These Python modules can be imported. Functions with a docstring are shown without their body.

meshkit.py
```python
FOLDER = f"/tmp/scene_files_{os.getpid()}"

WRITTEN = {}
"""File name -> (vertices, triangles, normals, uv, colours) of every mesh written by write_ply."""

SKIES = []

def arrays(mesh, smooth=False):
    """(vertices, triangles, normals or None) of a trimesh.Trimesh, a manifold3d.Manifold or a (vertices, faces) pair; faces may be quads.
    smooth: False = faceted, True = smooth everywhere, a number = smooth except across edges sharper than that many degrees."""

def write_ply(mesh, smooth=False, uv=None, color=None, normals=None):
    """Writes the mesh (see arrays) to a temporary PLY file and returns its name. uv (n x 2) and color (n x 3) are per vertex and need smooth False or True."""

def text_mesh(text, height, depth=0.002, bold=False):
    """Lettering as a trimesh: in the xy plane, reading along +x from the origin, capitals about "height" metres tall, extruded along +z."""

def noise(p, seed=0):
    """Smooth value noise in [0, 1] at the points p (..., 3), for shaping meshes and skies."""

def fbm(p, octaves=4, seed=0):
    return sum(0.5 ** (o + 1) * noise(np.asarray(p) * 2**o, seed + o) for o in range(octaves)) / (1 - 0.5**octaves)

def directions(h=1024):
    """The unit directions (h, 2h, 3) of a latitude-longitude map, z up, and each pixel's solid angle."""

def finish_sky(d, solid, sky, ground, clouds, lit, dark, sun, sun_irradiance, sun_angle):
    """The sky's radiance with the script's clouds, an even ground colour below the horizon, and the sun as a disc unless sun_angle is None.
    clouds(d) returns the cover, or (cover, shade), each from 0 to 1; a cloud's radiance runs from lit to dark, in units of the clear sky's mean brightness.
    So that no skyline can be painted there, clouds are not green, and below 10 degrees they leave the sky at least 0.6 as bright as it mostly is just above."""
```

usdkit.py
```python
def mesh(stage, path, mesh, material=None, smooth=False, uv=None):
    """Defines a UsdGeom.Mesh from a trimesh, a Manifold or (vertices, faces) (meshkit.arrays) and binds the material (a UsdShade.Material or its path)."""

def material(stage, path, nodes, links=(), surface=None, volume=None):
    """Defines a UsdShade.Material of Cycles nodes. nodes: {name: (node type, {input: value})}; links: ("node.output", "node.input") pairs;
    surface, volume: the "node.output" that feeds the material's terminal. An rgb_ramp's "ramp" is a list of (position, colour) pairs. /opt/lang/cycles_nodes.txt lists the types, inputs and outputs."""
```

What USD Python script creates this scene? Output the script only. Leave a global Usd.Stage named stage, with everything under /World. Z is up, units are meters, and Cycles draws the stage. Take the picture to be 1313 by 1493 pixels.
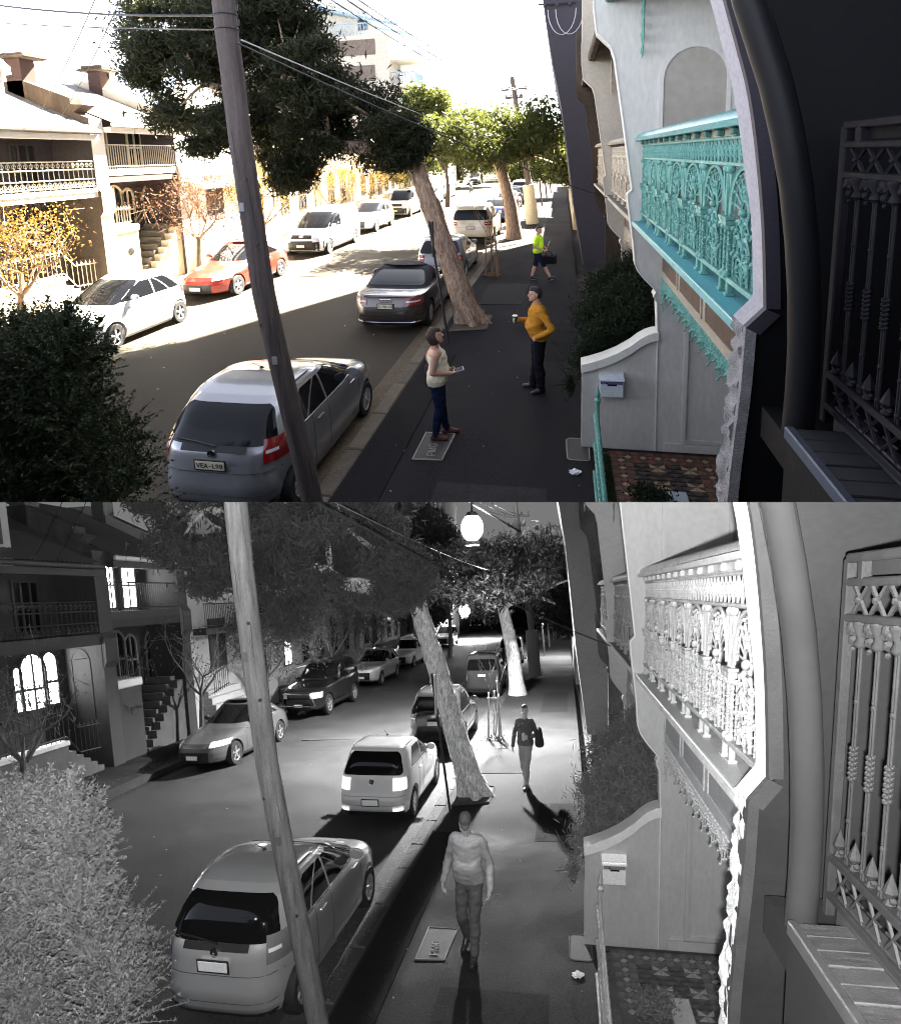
import math, random, numpy as np, trimesh, usdkit, meshkit, manifold3d as m3
from scipy.interpolate import PchipInterpolator
from shapely.geometry import Polygon, Point
from pxr import Usd, UsdGeom, UsdLux, UsdShade, Gf, Sdf

stage = Usd.Stage.CreateInMemory()
UsdGeom.SetStageUpAxis(stage, "Z"); UsdGeom.SetStageMetersPerUnit(stage, 1.0)
UsdGeom.Xform.Define(stage, "/World"); UsdGeom.Scope.Define(stage, "/World/Looks")

# ---------------------------------------------------------------- camera
F, CX, CY, PW, PH = 850.0, 656.5, 366.0, 1313.0, 1493.0      # lens in photograph pixels; the lens is shifted so that the upright street keeps upright walls
EYE = np.array([0.0, 0.0, 4.1])
k_ = np.array([(820 - CX) / F, (222 - CY) / F, 1.0]); k_ /= np.linalg.norm(k_)
d_ = np.array([0, 1.0, 0]); d_ -= k_ * (d_ @ k_); d_ /= np.linalg.norm(d_)
W = np.stack([np.cross(d_, k_), k_, -d_], 1)                   # camera = W @ world (right, down, forward)
cam = UsdGeom.Camera.Define(stage, "/World/camera")
R = np.eye(4); R[0, :3], R[1, :3], R[2, :3], R[3, :3] = W[0], -W[1], -W[2], EYE
cam.AddTransformOp().Set(Gf.Matrix4d(*R.ravel().tolist()))
cam.CreateHorizontalApertureAttr(36.0); cam.CreateVerticalApertureAttr(36.0 * 1024 / 900)
cam.CreateFocalLengthAttr(36.0 * F / PW)
cam.CreateVerticalApertureOffsetAttr(-(PH / 2 - CY) * 36.0 / PW)
cam.CreateClippingRangeAttr(Gf.Vec2f(0.01, 3000.0))
EXPOSURE = 4.8
cam.CreateExposureAttr(EXPOSURE)

# ---------------------------------------------------------------- sky and sun
SUN_AZ, SUN_EL = 0.424, math.radians(43)
SUN = np.array([math.sin(SUN_AZ) * math.cos(SUN_EL), math.cos(SUN_AZ) * math.cos(SUN_EL), math.sin(SUN_EL)])
sky = UsdLux.DomeLight.Define(stage, "/World/sky")
skm = usdkit.material(stage, "/World/Looks/sky_air", {"s": ("sky_texture", {"sky_type": "single_scattering", "sun_disc": False, "sun_elevation": SUN_EL, "sun_rotation": SUN_AZ, "aerosol_density": 0.8, "air_density": 0.28}),
    "h": ("hsv", {"saturation": 0.4}), "b": ("background_shader", {"strength": 0.05})}, [("s.color", "h.color"), ("h.color", "b.color")], surface="b.background")
UsdShade.MaterialBindingAPI.Apply(sky.GetPrim()).Bind(skm)
sun = UsdLux.DistantLight.Define(stage, "/World/sun")
sun.CreateIntensityAttr(1.25); sun.CreateAngleAttr(0.5); sun.CreateNormalizeAttr(True); sun.CreateColorAttr(Gf.Vec3f(1.0, 0.92, 0.77))
a_ = np.cross([0, 0, 1.0], SUN); a_ /= np.linalg.norm(a_); b_ = np.cross(SUN, a_)
R = np.eye(4); R[0, :3], R[1, :3], R[2, :3] = a_, b_, SUN
sun.AddTransformOp().Set(Gf.Matrix4d(*R.ravel().tolist()))
for p, l, c in ((sky, "bright washed-out winter sky above the street", "sky"),):
    p.GetPrim().SetCustomDataByKey("kind", "structure"); p.GetPrim().SetCustomDataByKey("label", l); p.GetPrim().SetCustomDataByKey("category", c)

# ---------------------------------------------------------------- two streets: by day a level one, by night a steep one below it
# The night street runs down a hillside under an added sheet that blocks daylight: every wall, post and person stands plumb, the ground follows the slope.
A_ = np.array([[1, 0, 4 / F], [0, 1.2, 669.0 / F], [0, 0, 1.0]])
STEEP = W.T @ A_ @ W                                            # columns: across, along (down the hill), up
NIGHT = False
SPLIT = (732 - CY) / F
def T(p):
    p = np.asarray(p, float)
    return (p - EYE) @ STEEP.T + EYE if NIGHT else p
def N(u, v): return (u - 4, (v - 596) / 1.2)                      # a pixel of the night picture, in the day picture's pixels
def ray(u, v): return W.T @ np.array([(u - CX) / F, (v - CY) / F, 1.0])
def at(axis, val, u, v):
    r = ray(u, v); return EYE + (val - EYE[axis]) / r[axis] * r
def gx(u, v, x): return at(0, x, u, v)
def gy(u, v, y): return at(1, y, u, v)
def gz(u, v, z=0.0): return at(2, z, u, v)
def DN(a, b): return b if NIGHT else a

def clip(v, f):
    c = (v - EYE) @ W.T
    s = SPLIT * c[:, 2] - c[:, 1]
    s = (-s if NIGHT else s) - 0.00008 * np.abs(c[:, 2])
    if (s > 0).all(): return v, f
    k = s[f] > 0; n = k.sum(1)
    out, extra, vs, base = [f[n == 3]], [], [v], len(v)
    for cnt in (1, 2):
        t = f[n == cnt]; kk = k[n == cnt]
        if not len(t): continue
        odd = np.argmax(kk if cnt == 1 else ~kk, 1); i = np.arange(len(t))
        a, b, c2 = t[i, odd], t[i, (odd + 1) % 3], t[i, (odd + 2) % 3]
        tb = (s[a] / (s[a] - s[b]))[:, None]; tc = (s[a] / (s[a] - s[c2]))[:, None]
        pb, pc = v[a] + (v[b] - v[a]) * tb, v[a] + (v[c2] - v[a]) * tc
        ib = base + i; ic = base + len(t) + i; base += 2 * len(t); vs += [pb, pc]
        if cnt == 1: out.append(np.stack([a, ib, ic], 1))
        else: out += [np.stack([ib, b, c2], 1), np.stack([ib, c2, ic], 1)]
    v, f = np.vstack(vs), np.vstack(out)
    if not len(f): return v[:0], f
    u, inv = np.unique(f.ravel(), return_inverse=True)
    return v[u], inv.reshape(-1, 3)

# ---------------------------------------------------------------- mesh gathering
class G:
    def __init__(s): s.v, s.f, s.n = [], [], 0
    def add(s, v, f):
        v, f = np.asarray(v, float).reshape(-1, 3), np.asarray(f, int)
        if f.shape[1] == 4: f = np.vstack([f[:, [0, 1, 2]], f[:, [0, 2, 3]]])
        s.v.append(v); s.f.append(f + s.n); s.n += len(v); return s
    def arr(s): return (np.vstack(s.v), np.vstack(s.f)) if s.v else (np.zeros((0, 3)), np.zeros((0, 3), int))
    def hexa(s, p): return s.add(p, [[0, 3, 2, 1], [4, 5, 6, 7], [0, 1, 5, 4], [1, 2, 6, 5], [2, 3, 7, 6], [3, 0, 4, 7]])
    def bx(s, x0, x1, y0, y1, z0, z1): return s.hexa([(x0, y0, z0), (x1, y0, z0), (x1, y1, z0), (x0, y1, z0), (x0, y0, z1), (x1, y0, z1), (x1, y1, z1), (x0, y1, z1)])
    def box(s, c, e, rz=0.0, rx=0.0):
        m = trimesh.creation.box(e); m.apply_transform(trimesh.transformations.euler_matrix(rx, 0, rz)); return s.add(m.vertices + np.asarray(c), m.faces)
    def bevel(s, x0, x1, y0, y1, z0, z1, b=0.01):
        c = np.array([(x0 + x1) / 2, (y0 + y1) / 2, (z0 + z1) / 2]); e = np.array([x1 - x0, y1 - y0, z1 - z0]) / 2
        pts = [c + (2 * np.array(q) - 1) * (e - b * (1 - np.eye(3)[k])) for q in np.ndindex(2, 2, 2) for k in range(3)]
        h = trimesh.convex.convex_hull(np.array(pts)); return s.add(h.vertices, h.faces)
    def tube(s, pts, r, k=6, cap=True):
        p = np.asarray(pts, float); n = len(p); r = np.broadcast_to(np.asarray(r, float), (n,))
        t = np.gradient(p, axis=0) if n > 1 else p; t = t / (np.linalg.norm(t, axis=1, keepdims=True) + 1e-12)
        ref = np.where(np.abs(t[:, 2:]) < 0.9, [0, 0, 1.0], [1.0, 0, 0])
        if n > 2 and (np.abs(t[:, 2]) < 0.9).any() and (np.abs(t[:, 2]) >= 0.9).any():
            q = np.cross(t[0], t[-1]); q = q / (np.linalg.norm(q) + 1e-9) if np.linalg.norm(q) > .05 else np.array([0.31, .2, .93]); ref = np.broadcast_to(q, (n, 3))
        a = np.cross(t, ref); a /= np.linalg.norm(a, axis=1, keepdims=True) + 1e-12; b = np.cross(t, a)
        an = np.arange(k) * 2 * np.pi / k
        v = (p[:, None] + r[:, None, None] * (np.cos(an)[None, :, None] * a[:, None] + np.sin(an)[None, :, None] * b[:, None])).reshape(-1, 3)
        i, j = np.meshgrid(np.arange(n - 1), np.arange(k), indexing="ij"); j2 = (j + 1) % k
        f = np.stack([i * k + j, i * k + j2, (i + 1) * k + j2, (i + 1) * k + j], -1).reshape(-1, 4)
        s.add(v, f)
        if cap and k > 2:
            for o in (0, (n - 1) * k): s.add(v[o:o + k], [[0, q, q + 1] for q in range(1, k - 1)])
        return s
    def lathe(s, prof, c, k=12, ax=2):
        pr = np.asarray(prof, float); an = np.arange(k) * 2 * np.pi / k
        x = pr[:, 0][:, None] * np.cos(an); y = pr[:, 0][:, None] * np.sin(an); z = np.repeat(pr[:, 1][:, None], k, 1)
        v = np.stack({2: [x, y, z], 1: [y, z, x], 0: [z, x, y]}[ax], -1).reshape(-1, 3) + np.asarray(c)
        n = len(pr); i, j = np.meshgrid(np.arange(n - 1), np.arange(k), indexing="ij"); j2 = (j + 1) % k
        return s.add(v, np.stack([i * k + j, i * k + j2, (i + 1) * k + j2, (i + 1) * k + j], -1).reshape(-1, 4))
    def ball(s, c, r, n=1):
        m = trimesh.creation.icosphere(n); return s.add(m.vertices * r + np.asarray(c), m.faces)
    def prism(s, poly, ax, a, b, holes=()):
        pg = Polygon(poly, holes)
        if not pg.is_valid: pg = pg.buffer(0)
        for q in getattr(pg, "geoms", [pg]):
            m = trimesh.creation.extrude_polygon(q, b - a, engine="earcut"); v = m.vertices.copy(); v[:, 2] += a
            s.add({2: v, 1: v[:, [0, 2, 1]], 0: v[:, [2, 0, 1]]}[ax], m.faces)
        return s
    def patch(s, P, off=0.0):
        P = np.asarray(P, float); n, m = P.shape[:2]
        if off:
            du, dv = np.gradient(P, axis=0), np.gradient(P, axis=1); nn = np.cross(du, dv); nn /= np.linalg.norm(nn, axis=2, keepdims=True) + 1e-12; P = P + nn * off
        i, j = np.meshgrid(np.arange(n - 1), np.arange(m - 1), indexing="ij")
        return s.add(P.reshape(-1, 3), np.stack([i * m + j, (i + 1) * m + j, (i + 1) * m + j + 1, i * m + j + 1], -1).reshape(-1, 4))
    def text(s, txt, h, o, xd, yd, depth=0.003, bold=True, center=True):
        m = meshkit.text_mesh(txt, h, depth, bold); v = m.vertices.copy()
        if center: v[:, 0] -= (v[:, 0].max() + v[:, 0].min()) / 2; v[:, 1] -= h / 2
        xd, yd = np.asarray(xd, float), np.asarray(yd, float)
        return s.add(np.asarray(o) + v[:, :1] * xd + v[:, 1:2] * yd + v[:, 2:] * np.cross(xd, yd), m.faces)
    def map(s, fn): s.v = [fn(v) for v in s.v]; return s

names = {("/World", "sky"): 1, ("/World", "sun"): 1, ("/World", "camera"): 1}
def unique(parent, name):
    k = (parent, name); i = names.get(k, 0); names[k] = i + 1
    return f"{parent}/{name}" + (f"_{i:03d}" if i else "")
class Thing:
    def __init__(s, name, label=None, cat=None, base=(0, 0, 0), group=None, kind=None):
        s.base, s.path, s.name, s.data = T(base), None, name, (("label", label), ("category", cat), ("group", group), ("kind", kind))
    def define(s):
        if s.path: return
        s.path = unique("/World", s.name); x = UsdGeom.Xform.Define(stage, s.path); x.AddTranslateOp().Set(Gf.Vec3d(*map(float, s.base)))
        for k, v in s.data:
            if v: x.GetPrim().SetCustomDataByKey(k, v)
    def part(s, name, g, m, label=None, parent=None, smooth=False, kind=None):
        v, f = g.arr() if isinstance(g, G) else (np.asarray(g[0], float), np.asarray(g[1], int))
        if not len(f): return None
        v, f = clip(T(v), f)
        if not len(f): return None
        s.define(); path = unique(parent or s.path, name)
        p = usdkit.mesh(stage, path, (v - s.base, f), mat(m), smooth)
        if label: p.GetPrim().SetCustomDataByKey("label", label)
        if kind: p.GetPrim().SetCustomDataByKey("kind", kind)
        return path

# ---------------------------------------------------------------- materials
made_mats, MATS = {}, {}
def M(name, c, r=0.7, v=0.12, s=3.0, b=0.0, night=None, c2=None, metal=0.0, coat=0.0, spec=0.4, kind="std", stretch=None, tr=0.35, e=0.0, fine=1.0):
    MATS[name] = dict(c=c, r=r, v=v, s=s, b=b, night=night, c2=c2, metal=metal, coat=coat, spec=spec, kind=kind, stretch=stretch, tr=tr, e=e, fine=fine)
def mat(name):
    key = name + ("_grey" if NIGHT else "")
    if key in made_mats: return made_mats[key]
    d = MATS[name]; c = np.array(d["c"], float); c2 = np.array(d["c2"], float) if d["c2"] is not None else None
    if NIGHT:
        lum = lambda x: float(np.dot(x, (0.4, 0.4, 0.2)))
        g = d["night"] if d["night"] is not None else min(0.8, lum(c) * 1.1)
        if c2 is not None: c2 = np.full(3, g * lum(c2) / max(lum(c), 1e-4))
        c = np.full(3, g)
    path = f"/World/Looks/{key}"; kind = d["kind"]
    if kind == "emit":
        m = usdkit.material(stage, path, {"e": ("emission", {"color": c, "strength": d["e"]})}, surface="e.emission")
    elif kind == "leaf":
        lo, hi = (c2, c) if c2 is not None else (c * 0.55, c * 1.35)
        m = usdkit.material(stage, path, {"g": ("geometry", {}), "r": ("rgb_ramp", {"ramp": [(0, lo), (0.6, c), (1, hi)]}), "p": ("principled_bsdf", {"roughness": d["r"], "specular_ior_level": d["spec"]}),
            "t": ("translucent_bsdf", {}), "x": ("mix_closure", {"fac": d["tr"]})},
            [("g.random_per_island", "r.fac"), ("r.color", "p.base_color"), ("r.color", "t.color"), ("p.BSDF", "x.closure1"), ("t.BSDF", "x.closure2")], surface="x.closure")
    elif kind == "glass":
        m = usdkit.material(stage, path, {"f": ("fresnel", {"IOR": 1.5}), "t": ("transparent_bsdf", {"color": c}), "g": ("glossy_bsdf", {"roughness": 0.02, "color": (1, 1, 1)}), "x": ("mix_closure", {})},
            [("f.fac", "x.fac"), ("t.BSDF", "x.closure1"), ("g.BSDF", "x.closure2")], surface="x.closure")
    else:
        st = d["stretch"] or (1, 1, 1)
        lo, hi = (c, c2) if c2 is not None else (c * (1 - d["v"]), c * (1 + d["v"]))
        nodes = {"g": ("geometry", {}), "m": ("mapping", {"scale": st}), "n": ("noise_texture", {"scale": d["s"], "detail": 5.0, "roughness": 0.62}),
                 "n2": ("noise_texture", {"scale": d["s"] * 14 if d["fine"] < 1.5 else 55.0, "detail": 3.0}), "r": ("rgb_ramp", {"ramp": [(0.3, lo), (0.7, hi)]}),
                 "r2": ("rgb_ramp", {"ramp": [(0.3, (1 - 0.22 * d["fine"],) * 3), (0.7, (1 + 0.22 * d["fine"],) * 3)]}), "x": ("mix", {"mix_type": "multiply", "fac": 1.0}),
                 "ro": ("map_range", {"from_min": 0.3, "from_max": 0.7, "to_min": max(d["r"] - 0.08 * d["fine"], 0.02), "to_max": min(d["r"] + 0.08 * d["fine"], 1)}),
                 "p": ("principled_bsdf", {"metallic": d["metal"], "specular_ior_level": d["spec"], "coat_weight": d["coat"]})}
        links = [("g.position", "m.vector"), ("m.vector", "n.vector"), ("m.vector", "n2.vector"), ("n.fac", "r.fac"), ("n2.fac", "r2.fac"), ("r.color", "x.color1"), ("r2.color", "x.color2"), ("x.color", "p.base_color"), ("n.fac", "ro.value"), ("ro.result", "p.roughness")]
        if d["b"]:
            nodes["b"] = ("bump", {"strength": min(d["b"], 1.0), "distance": 0.012}); links += [("n2.fac", "b.height"), ("b.normal", "p.normal")]
        m = usdkit.material(stage, path, nodes, links, surface="p.BSDF")
    made_mats[key] = m
    return m

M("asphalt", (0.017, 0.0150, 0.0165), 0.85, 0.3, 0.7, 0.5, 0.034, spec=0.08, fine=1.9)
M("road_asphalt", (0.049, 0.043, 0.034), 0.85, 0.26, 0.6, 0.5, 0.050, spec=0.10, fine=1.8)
M("kerb_stone", (0.12, 0.10, 0.075), 0.9, 0.25, 4, 0.6, 0.04)
M("kerb_stone_dark", (0.09, 0.078, 0.062), 0.9, 0.25, 4, 0.6, 0.045)
M("asphalt_patch", (0.030, 0.027, 0.027), 0.9, 0.2, 2, 0.5, 0.025, spec=0.08); M("asphalt_dark", (0.013, 0.012, 0.013), 0.9, 0.2, 2, 0.5, 0.014, spec=0.08); M("road_patch", (0.036, 0.032, 0.029), 0.9, 0.2, 2, 0.5, 0.06, spec=0.1)
M("gutter", (0.085, 0.066, 0.044), 0.9, 0.3, 5, 0.6, 0.06)
M("dirt", (0.10, 0.075, 0.05), 0.95, 0.3, 8, 0.8, 0.10)
M("iron_lid", (0.055, 0.048, 0.042), 0.7, 0.15, 20, 0.5, 0.04)
M("iron_rim", (0.26, 0.25, 0.24), 0.6, 0.2, 20, 0.3, 0.09)
M("white_paint", (0.70, 0.67, 0.59), 0.6, 0.06, 1.5, 0.10, 0.62, fine=.25)
M("grey_render", (0.62, 0.585, 0.53), 0.75, 0.0, 1.6, 0.12, 0.42, c2=(0.52, 0.49, 0.44), stretch=(1, 1, .35), fine=.3)
M("cream_render", (0.60, 0.55, 0.45), 0.75, 0.10, 1.4, 0.2, 0.42, fine=.3)
M("warm_render", (0.42, 0.36, 0.28), 0.8, 0.12, 1.1, 0.2, 0.40, fine=.3)
M("bright_render", (0.82, 0.80, 0.75), 0.7, 0.05, 1.4, 0.15, 0.42, fine=.25)
M("rough_stone", (0.26, 0.245, 0.24), 0.9, 0.3, 9, 1.0, 0.6)
M("edge_paint", (0.36, 0.335, 0.35), 0.7, 0.10, 3, 0.3, 0.60, fine=.5)
M("dim_white_paint", (0.50, 0.48, 0.43), 0.7, 0.10, 1.5, 0.12, 0.055, fine=.3)  # copy of the white paint with the left row's night gloom put in
M("teal", (0.16, 0.38, 0.315), 0.5, 0.0, 7, 0.3, 0.42, c2=(0.085, 0.26, 0.22), spec=0.5)
M("teal_deck", (0.075, 0.34, 0.38), 0.5, 0.10, 5, 0.15, 0.42, spec=0.5, stretch=(1, 4, 1))
M("teal_light", (0.16, 0.38, 0.36), 0.35, 0.10, 4, 0.15, 0.55, spec=0.6)
M("teal_dark", (0.05, 0.16, 0.14), 0.5, 0.1, 6, 0.1, 0.30)
M("tan_wood", (0.36, 0.31, 0.24), 0.6, 0.12, 5, 0.15, 0.42)
M("tan_iron", (0.50, 0.42, 0.31), 0.6, 0.12, 6, 0.2, 0.24)
M("niche_shade_render", (0.33, 0.295, 0.25), 0.8, 0.1, 0.8, 0.1, 0.36, fine=.3); M("dark_paint", (0.0008, 0.0007, 0.0013), 0.7, 0.15, 2, 0.12, 0.019, fine=.3, spec=.2)  # niche tone: the grey wall render darkened for the shade up there
M("dark_paint_edge", (0.026, 0.022, 0.030), 0.6, 0.15, 5, 0.2, 0.04, fine=.4)
M("dark_iron", (0.0045, 0.004, 0.006), 0.6, 0.15, 10, 0.1, 0.028, spec=0.2)
M("dark_pipe", (0.0025, 0.0022, 0.0032), 0.5, 0.10, 3, 0.03, 0.026, spec=0.25, fine=.1)
M("charcoal_wall", (0.030, 0.025, 0.030), 0.85, 0.12, 1.0, 0.3, 0.12, fine=.5)
M("nosing", (0.055, 0.062, 0.08), 0.4, 0.1, 9, 0.1, 0.08, metal=0.3)
M("plank", (0.010, 0.0105, 0.013), 0.7, 0.45, 5, 0.5, 0.045, stretch=(1, 8, 1))
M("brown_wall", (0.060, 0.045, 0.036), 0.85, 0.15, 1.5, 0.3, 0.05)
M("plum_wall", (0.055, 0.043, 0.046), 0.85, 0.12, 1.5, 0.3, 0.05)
M("stained_render", (0.085, 0.055, 0.032), 0.9, 0.0, 2.2, 0.6, 0.10, c2=(0.035, 0.024, 0.016), stretch=(1, 1, 0.35))
M("red_brick", (0.042, 0.020, 0.014), 0.9, 0.25, 12, 0.6, 0.10)
M("roof_iron", (0.15, 0.145, 0.145), 0.45, 0.10, 2, 0.1, 0.14, metal=0.2)
M("sandstone", (0.50, 0.40, 0.26), 0.9, 0.22, 3, 0.6, 0.16)
M("sandstone_pale", (0.46, 0.40, 0.29), 0.9, 0.15, 3, 0.5, 0.10)
M("step_stone", (0.15, 0.13, 0.105), 0.9, 0.2, 5, 0.5, 0.12)
M("cream_iron", (0.36, 0.33, 0.26), 0.55, 0.1, 8, 0.1, 0.05)
M("window_frame", (0.58, 0.50, 0.36), 0.6, 0.1, 6, 0.1, 0.20)
M("dark_wood", (0.05, 0.035, 0.03), 0.6, 0.2, 6, 0.2, 0.05)
M("pane", (0.02, 0.022, 0.025), 0.06, 0.0, 1, 0, 0.01, spec=0.6, fine=0.0)
M("curtain", (0.6, 0.6, 0.62), 0.8, 0.1, 8, 0, 0.4)
M("lit_pane", (1, 1, 1), kind="emit", e=1.3)
M("pole_wood", (0.085, 0.066, 0.060), 0.9, 0.40, 7, 0.8, 0.15, stretch=(3, 3, 0.18))
M("bark", (0.17, 0.105, 0.07), 0.95, 0.30, 9, 1.0, 0.30, c2=(0.52, 0.38, 0.28), stretch=(2.2, 2.2, 0.6), fine=1.8, spec=.15)
M("bark_dark", (0.085, 0.065, 0.05), 0.95, 0.3, 9, 0.8, 0.10)
M("shrub_stem", (0.03, 0.024, 0.016), 0.9, 0.3, 9, 0.3, 0.14); M("twig", (0.17, 0.11, 0.07), 0.9, 0.3, 9, 0.3, 0.14)
M("paperbark_leaf", (0.078, 0.094, 0.024), 0.5, kind="leaf", night=0.36, tr=0.36, spec=.25, c2=(0.026, 0.030, 0.012))
M("far_leaf", (0.13, 0.15, 0.03), 0.5, kind="leaf", night=0.11, tr=0.4)
M("shrub_leaf", (0.034, 0.054, 0.017), 0.55, spec=0.25, kind="leaf", night=0.30, tr=0.2)
M("hedge_leaf", (0.034, 0.050, 0.022), 0.6, spec=0.2, kind="leaf", night=0.28, tr=0.2)
M("autumn_leaf", (0.19, 0.14, 0.075), 0.6, kind="leaf", night=0.22, tr=0.45, c2=(0.13, 0.065, 0.035))
M("yellow_leaf", (0.26, 0.195, 0.085), 0.6, kind="leaf", night=0.26, tr=0.45, c2=(0.19, 0.11, 0.02))
M("fallen_leaf", (0.30, 0.20, 0.10), 0.8, kind="leaf", night=0.2, tr=0.1)
M("grass", (0.045, 0.075, 0.025), 0.7, kind="leaf", night=0.2, tr=0.2)
M("litter", (0.5, 0.48, 0.45), 0.7, 0.1, 9, night=0.3)
M("tile_red", (0.16, 0.065, 0.045), 0.5, 0.2, 8, 0.2, 0.13); M("tile_black", (0.02, 0.02, 0.022), 0.5, 0.2, 8, 0.2, 0.05); M("tile_tan", (0.32, 0.24, 0.15), 0.5, 0.2, 8, 0.2, 0.28); M("tile_brown", (0.08, 0.05, 0.035), 0.5, 0.2, 8, 0.2, 0.09)
M("paver", (0.36, 0.40, 0.43), 0.8, 0.1, 6, 0.3, 0.45)
M("mail_white", (0.62, 0.64, 0.66), 0.35, 0.05, 6, 0, 0.75, spec=0.5); M("mail_blue", (0.12, 0.12, 0.22), 0.4, 0.1, 6, 0, 0.2)
# vehicles
P_ = dict(v=0.02, s=2, spec=0.5, coat=1.0, fine=0.05)
M("silver", (0.32, 0.32, 0.33), 0.30, night=0.62, metal=0.6, **P_); M("red", (0.28, 0.020, 0.010), 0.35, night=0.09, **P_); M("white_car", (0.80, 0.80, 0.79), 0.35, night=0.6, **P_)
M("charcoal_car", (0.085, 0.070, 0.060), 0.25, night=0.03, metal=0.85, **P_); M("beige_car", (0.52, 0.47, 0.36), 0.35, night=0.35, **P_); M("blue_car", (0.03, 0.06, 0.20), 0.3, night=0.05, **P_)
M("black_car", (0.015, 0.015, 0.018), 0.25, night=0.010, **P_); M("grey_car", (0.14, 0.14, 0.15), 0.3, night=0.09, metal=0.4, **P_); M("cream_car", (0.66, 0.62, 0.50), 0.35, night=0.45, **P_)
M("soft_top", (0.012, 0.012, 0.018), 0.9, 0.1, 8, 0.2, 0.02)
M("car_glass", (0.006, 0.0065, 0.008), 0.03, 0.0, 1, 0, 0.006, spec=0.28, fine=0.0)
M("tyre", (0.018, 0.018, 0.019), 0.85, 0.1, 9, 0.2, 0.02); M("rim", (0.55, 0.55, 0.57), 0.35, 0.05, 9, 0, 0.5, metal=0.7); M("rim_dark", (0.10, 0.10, 0.11), 0.4, 0.05, 9, 0, 0.15, metal=0.6)
M("black_trim", (0.018, 0.018, 0.019), 0.55, 0.1, 9, 0.1, 0.02); M("chrome", (0.75, 0.75, 0.76), 0.15, 0.0, 2, 0, 0.7, metal=1.0, fine=0)
M("tail_red", (0.20, 0.008, 0.008), 0.15, 0.05, 12, 0, 0.16, coat=1.0, spec=0.6); M("lamp_clear", (0.62, 0.64, 0.66), 0.1, 0.05, 30, 0, 0.75, coat=1.0, spec=0.7); M("amber", (0.6, 0.2, 0.02), 0.2, 0, 3, 0, 0.3, coat=1.0)
M("plate_cream", (0.72, 0.68, 0.50), 0.5, 0.03, 9, 0, 0.85); M("plate_black", (0.02, 0.02, 0.02), 0.5, 0, 9, 0, 0.30); M("plate_yellow", (0.75, 0.55, 0.05), 0.5, 0, 9, 0, 0.8); M("plate_ink", (0.03, 0.03, 0.03), 0.5, 0, 9, 0, 0.45)
M("reflector", (1, 1, 1), 0.2, 0, 9, 0, 0.95, spec=1.0)
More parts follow.
